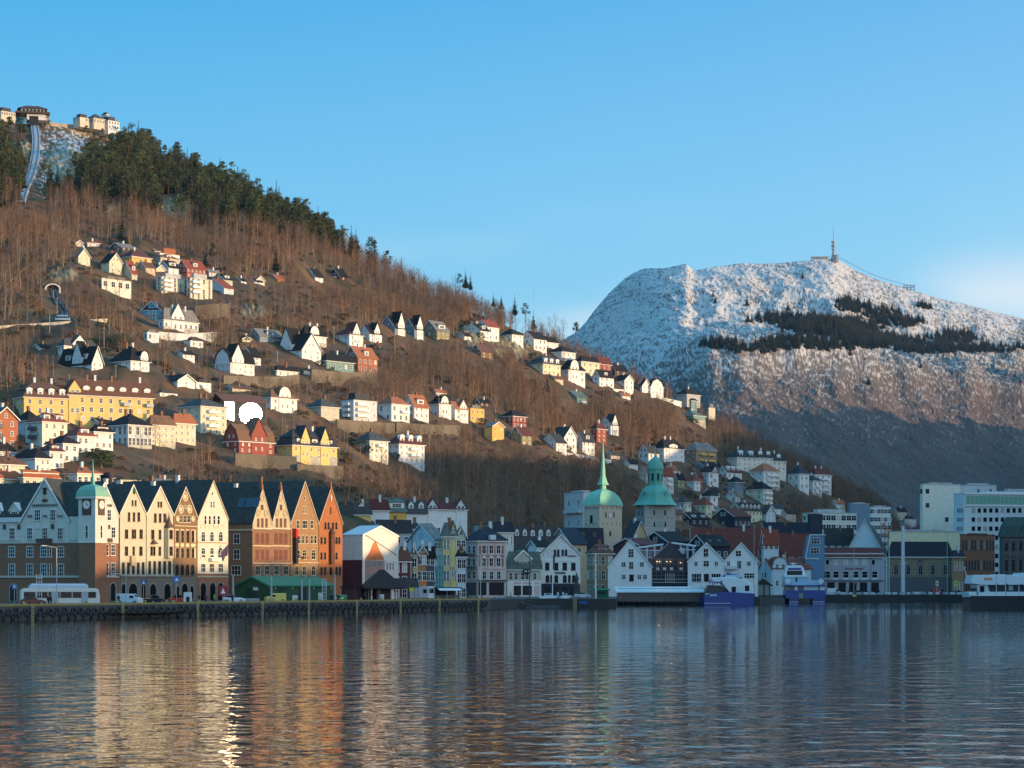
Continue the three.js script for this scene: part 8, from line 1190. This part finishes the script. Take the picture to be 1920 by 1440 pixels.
{ // timber kiosk and quay fittings on the right
  const D = 705, k = D / F, t = thing('timber_kiosk', 'dark timber kiosk with two pale shutters between the catamarans', 'kiosk', V(at(1431, 0, D).x, 1.2, -D), 0), P = (px, py) => [(px - 1431) * k, EYE - 1.2 + (CY - py) * k]; const w = new MB(); w.prism([P(1419, 1121), P(1444, 1121), P(1444, 1097), P(1431, 1087), P(1419, 1097)], 'z', -4, 0); part('wall', w, M([.07, .065, .05], 'w'), t); const r = new MB(); for (const s of [-1, 1]) r.prism([P(1431 + s * 18, 1097.5), P(1431, 1084.5), P(1431, 1086.3), P(1431 + s * 18, 1099)], 'z', -4.4, .6); part('roof', r, M([.16, .12, .08], 't'), t); for (const [a, b] of [[1421, 1431], [1434, 1442]]) boxPart(t, 'shutter', M([.26, .3, .27], 'w'), P(a, 0)[0], P(0, 1116)[1], .01, P(b, 0)[0], P(0, 1097)[1], .08); boxPart(t, 'float', M([.1, .1, .1]), P(1416, 0)[0], -1.4, -5, P(1470, 0)[0], P(0, 1121)[1], 2);
  const n = thing('quay_barrier', 'row of pale barrier boards along the right quay edge', 'barrier', V(at(1550, 0, 788).x, STREET, -788), -.03), wd = at(1812, 0, 795).x - at(1550, 0, 788).x; for (let i = 0; i < 20; i++) boxPart(n, 'board', i % 3 === 1 ? M([.3, .34, .38]) : M([.55, .62, .66]), wd * i / 20 + .2, .25, 0, wd * (i + 1) / 20 - .3 - (i % 4) * .25, .95, .1); for (let i = 0; i <= 20; i++) boxPart(n, 'post', M('dgrey'), wd * i / 20 - .06, 0, -.05, wd * i / 20 + .06, 1.05, .05);
  for (const [px, c, l] of [[1793, [.6, .72, .03], 'lime yellow sign on a post at the far quay end'], [1757, [.7, .6, .4], 'cream column sign before the ochre hall']]) { const s = thing('street_sign', l, 'sign', V(at(px, 0, 792).x, STREET, -792), 0); boxPart(s, 'post', M('grey'), -.06, 0, -.06, .06, 4.2, .06); boxPart(s, 'panel', PAINT(c), -.5, 3, .07, .5, 4.8, .16); boxPart(s, 'print', M('dgrey'), -.3, 3.6, .16, .3, 4.0, .18); }
  const y = thing('marker_buoy', 'small yellow marker block on the right quay edge', 'marker', V(at(1602, 0, 785).x, STREET - .5, -785), 0); boxPart(y, 'block', M([.62, .62, .08]), -.6, 0, -.2, .6, .6, .2); boxPart(y, 'bracket', M('dgrey'), -.1, -.4, -.2, .1, 0, .2);
  singles('christmas_tree', 'christmas tree', null, [[spruceTree(77, 6, .26), pineBark, spruceM, 6]], [[1889, 1112, 46, 'small christmas tree before the dark stone bank', 770]], 'x');
  const sc = thing('scaffold', 'tower scaffold with orange sheets behind the lilac hotel', 'scaffold', V(at(1660, 0, 835).x, STREET, -835), 0), kk = 835 / F, pole = M('dgrey', 'n', .5); for (const x of [-7, 0, 7]) for (const z of [0, -2]) { const g = new MB(); g.tube([x * kk, 0, z], [x * kk, 135 * kk, z], .09, .09, 5); part('pole', g, pole, sc); } for (let j = 0; j < 9; j++) boxPart(sc, 'platform', M([.28, .24, .2]), -7.5 * kk, (50 + j * 9.5) * kk, -2.1, 7.5 * kk, (50.8 + j * 9.5) * kk, .1); for (const [x, y] of [[-1, 110], [3, 120], [-3, 128]]) boxPart(sc, 'sheet', M([.6, .16, .05]), (x - 3) * kk, y * kk, .12, (x + 3) * kk, (y + 5) * kk, .16);
  const nt = thing('scaffold', 'narrow scaffold hung with teal netting beside the ornate yellow house', 'scaffold', V(at(824, 0, 612).x, STREET, -612), .3), k2 = 612 / F; boxPart(nt, 'netting', M([.05, .28, .27], 'p', .8), -8 * k2, 0, -.1, 8 * k2, 60 * k2, .1); boxPart(nt, 'upper_netting', M([.08, .36, .34], 'p', .8), -3 * k2, 60 * k2, -.1, 6 * k2, 82 * k2, .1); for (const x of [-8, -2.5, 3, 8]) boxPart(nt, 'pole', M('grey', 'n', .5), x * k2 - .05, 0, .12, x * k2 + .05, 84 * k2, .22); for (let j = 1; j < 6; j++) boxPart(nt, 'rail', M('grey', 'n', .5), -8 * k2, j * 13 * k2, .22, 8 * k2, j * 13 * k2 + .08, .28);
}
// ---------------------------------------------------------------- people: one continuous body, clothes in a second skin, many copies
{
  const bones = (legs) => [[[0, 1.0, 0], [0, 1.38, 0], .14, .17], [[-.1, .95, 0], [-.1 - legs * .02, .5, legs * .16], .085, .06], [[-.1 - legs * .02, .5, legs * .16], [-.1, .06, legs * .2 - .02], .06, .045], [[.1, .95, 0], [.1, .5, -legs * .1], .085, .06], [[.1, .5, -legs * .1], [.1, .06, -legs * .3], .06, .045], [[-.1, .05, legs * .2], [-.1, .04, legs * .2 + .16], .045, .035], [[.1, .05, -legs * .3], [.1, .04, -legs * .3 + .15], .045, .035], [[-.2, 1.4, 0], [-.27, 1.12, -legs * .08], .055, .045], [[-.27, 1.12, -legs * .08], [-.26, .86, legs * .06], .042, .034], [[.2, 1.4, 0], [.27, 1.12, legs * .1], .055, .045], [[.27, 1.12, legs * .1], [.25, .86, legs * .2], .042, .034], [[0, 1.4, 0], [0, 1.56, .01], .055, .05], [[0, 1.62, .02], [0, 1.68, .01], .088, .092], [[0, 1.6, .1], [0, 1.63, .11], .02, .018]];
  const meshOf = (list, lo, size, n, grow = 0) => { const mc = new MarchingCubes(n, new THREE.MeshBasicMaterial(), true, false, 60000), f = mc.field; for (let z = 0; z < n; z++) for (let y = 0; y < n; y++) for (let x = 0; x < n; x++) { const p = [lo[0] + size * x / (n / 1) , lo[1] + size * y / n, lo[2] + size * z / n]; let d = 0, first = true; for (const [a, b, ra, rb] of list) { const ab = [b[0] - a[0], b[1] - a[1], b[2] - a[2]], ap = [p[0] - a[0], p[1] - a[1], p[2] - a[2]], t = clamp((ap[0] * ab[0] + ap[1] * ab[1] + ap[2] * ab[2]) / (ab[0] ** 2 + ab[1] ** 2 + ab[2] ** 2 + 1e-9), 0, 1), q = Math.hypot(ap[0] - ab[0] * t, ap[1] - ab[1] * t, ap[2] - ab[2] * t) - lerp(ra, rb, t) - grow; if (first) { d = q; first = false; } else { const k = .035, h = clamp(.5 + .5 * (d - q) / k, 0, 1); d = lerp(d, q, h) - k * h * (1 - h); } } f[x + y * n + z * n * n] = -d; } mc.isolation = 0; mc.update(); const c = mc.count, pos = Array.from(mc.positionArray.slice(0, c * 3)), nor = Array.from(mc.normalArray.slice(0, c * 3)); const g = new THREE.BufferGeometry(); for (let i = 0; i < pos.length; i += 3) { pos[i] = lo[0] + size * (pos[i] + 1) / 2; pos[i + 1] = lo[1] + size * (pos[i + 1] + 1) / 2; pos[i + 2] = lo[2] + size * (pos[i + 2] + 1) / 2; } g.setAttribute('position', new THREE.Float32BufferAttribute(pos, 3)); g.setAttribute('normal', new THREE.Float32BufferAttribute(nor, 3)); return g; };
  const make = (legs) => { const b = bones(legs); return { body: meshOf(b, [-.95, -.02, -.95], 1.9, 62), coat: meshOf([b[0], b[7], b[8], b[9], b[10]].map((q, i) => i === 0 ? [[0, .78, 0], [0, 1.4, 0], .17, .17] : i % 2 === 0 ? [q[0], [lerp(q[0][0], q[1][0], .8), lerp(q[0][1], q[1][1], .8), lerp(q[0][2], q[1][2], .8)], q[2], q[3]] : q), [-.95, -.02, -.95], 1.9, 54, .022), trousers: meshOf([b[1], b[2], b[3], b[4]], [-.95, -.02, -.95], 1.9, 54, .018), hair: meshOf([[[0, 1.71, -.02], [0, 1.69, -.03], .092, .095]], [-.3, 1.45, -.3], .6, 30) }; };
  const walk = make(1), stand = make(.15), skin = M([.45, .28, .2], 'n', .6), hairM = M([.06, .04, .03], 'n', .8);
  const person = (kind, label, pos, turn, coat, legs) => { const t = thing('person', label, 'person', pos, turn); part('body', kind.body, skin, t); part('coat', kind.coat, M(coat, 'n', .8), t); part('trousers', kind.trousers, M(legs, 'n', .8), t); part('hair', kind.hair, hairM, t); };
  const K = [.02, .02, .024], N = [.03, .04, .08];
  [[91, -3.4, stand, K, N, 'person in black standing close beside another at the bus\'s side'], [95.5, -3.4, stand, [.03, .025, .03], K, 'second person in dark clothes of the pair before the cream bus'], [180, -8, walk, K, [.1, .1, .12], 'person in black walking before the arcade with lit shop windows'], [222, -6, walk, [.05, .04, .04], [.3, .3, .3], 'person in brown with pale trousers at the back of the white van'], [374, -8, stand, K, K, 'person in black before the terracotta arcade'], [386, -9, walk, [.16, .02, .04], K, 'person in a dark red coat before the terracotta arcade'], [402, -7, walk, [.12, .35, .03], K, 'person in a lime vest near the red poster stand'], [436, -3.6, stand, [.02, .03, .06], N, 'person in dark blue beside the white parked car'], [876, -7, stand, K, K, 'person in black at the corner of the pink house']].forEach(([px, off, k, c, l, lab], i) => person(k, lab, onQuay(px, off), i * 1.3, c, l));
  [[903, 620, stand, K, K, 'person in black beside the red lamp at the pink house'], [958, 630, stand, [.5, .42, .4], K, 'person in a pale coat before the pink shopfront'], [972, 632, walk, K, N, 'person in black walking past the pink shopfront'], [1046, 612, stand, [.5, .5, .52], [.4, .4, .42], 'person in pale grey on the market pier'], [1055, 612, stand, [.5, .52, .55], K, 'person in a white jacket on the market pier'], [1592, 798, walk, K, K, 'person in black before the lilac hotel doorway'], [1626, 799, stand, N, N, 'person in dark blue outside the lilac hotel'], [1649, 799, walk, K, K, 'person in black at the far corner of the lilac hotel'], [1762, 796, walk, [.4, .42, .45], K, 'person in a grey jacket before the ochre hall'], [1767, 796, walk, K, N, 'person in black following another before the ochre hall']].forEach(([px, D, k, c, l, lab], i) => person(k, lab, V(at(px, 0, D).x, STREET, -D), i * 1.1, c, l));
}

renderer.render(scene, camera);
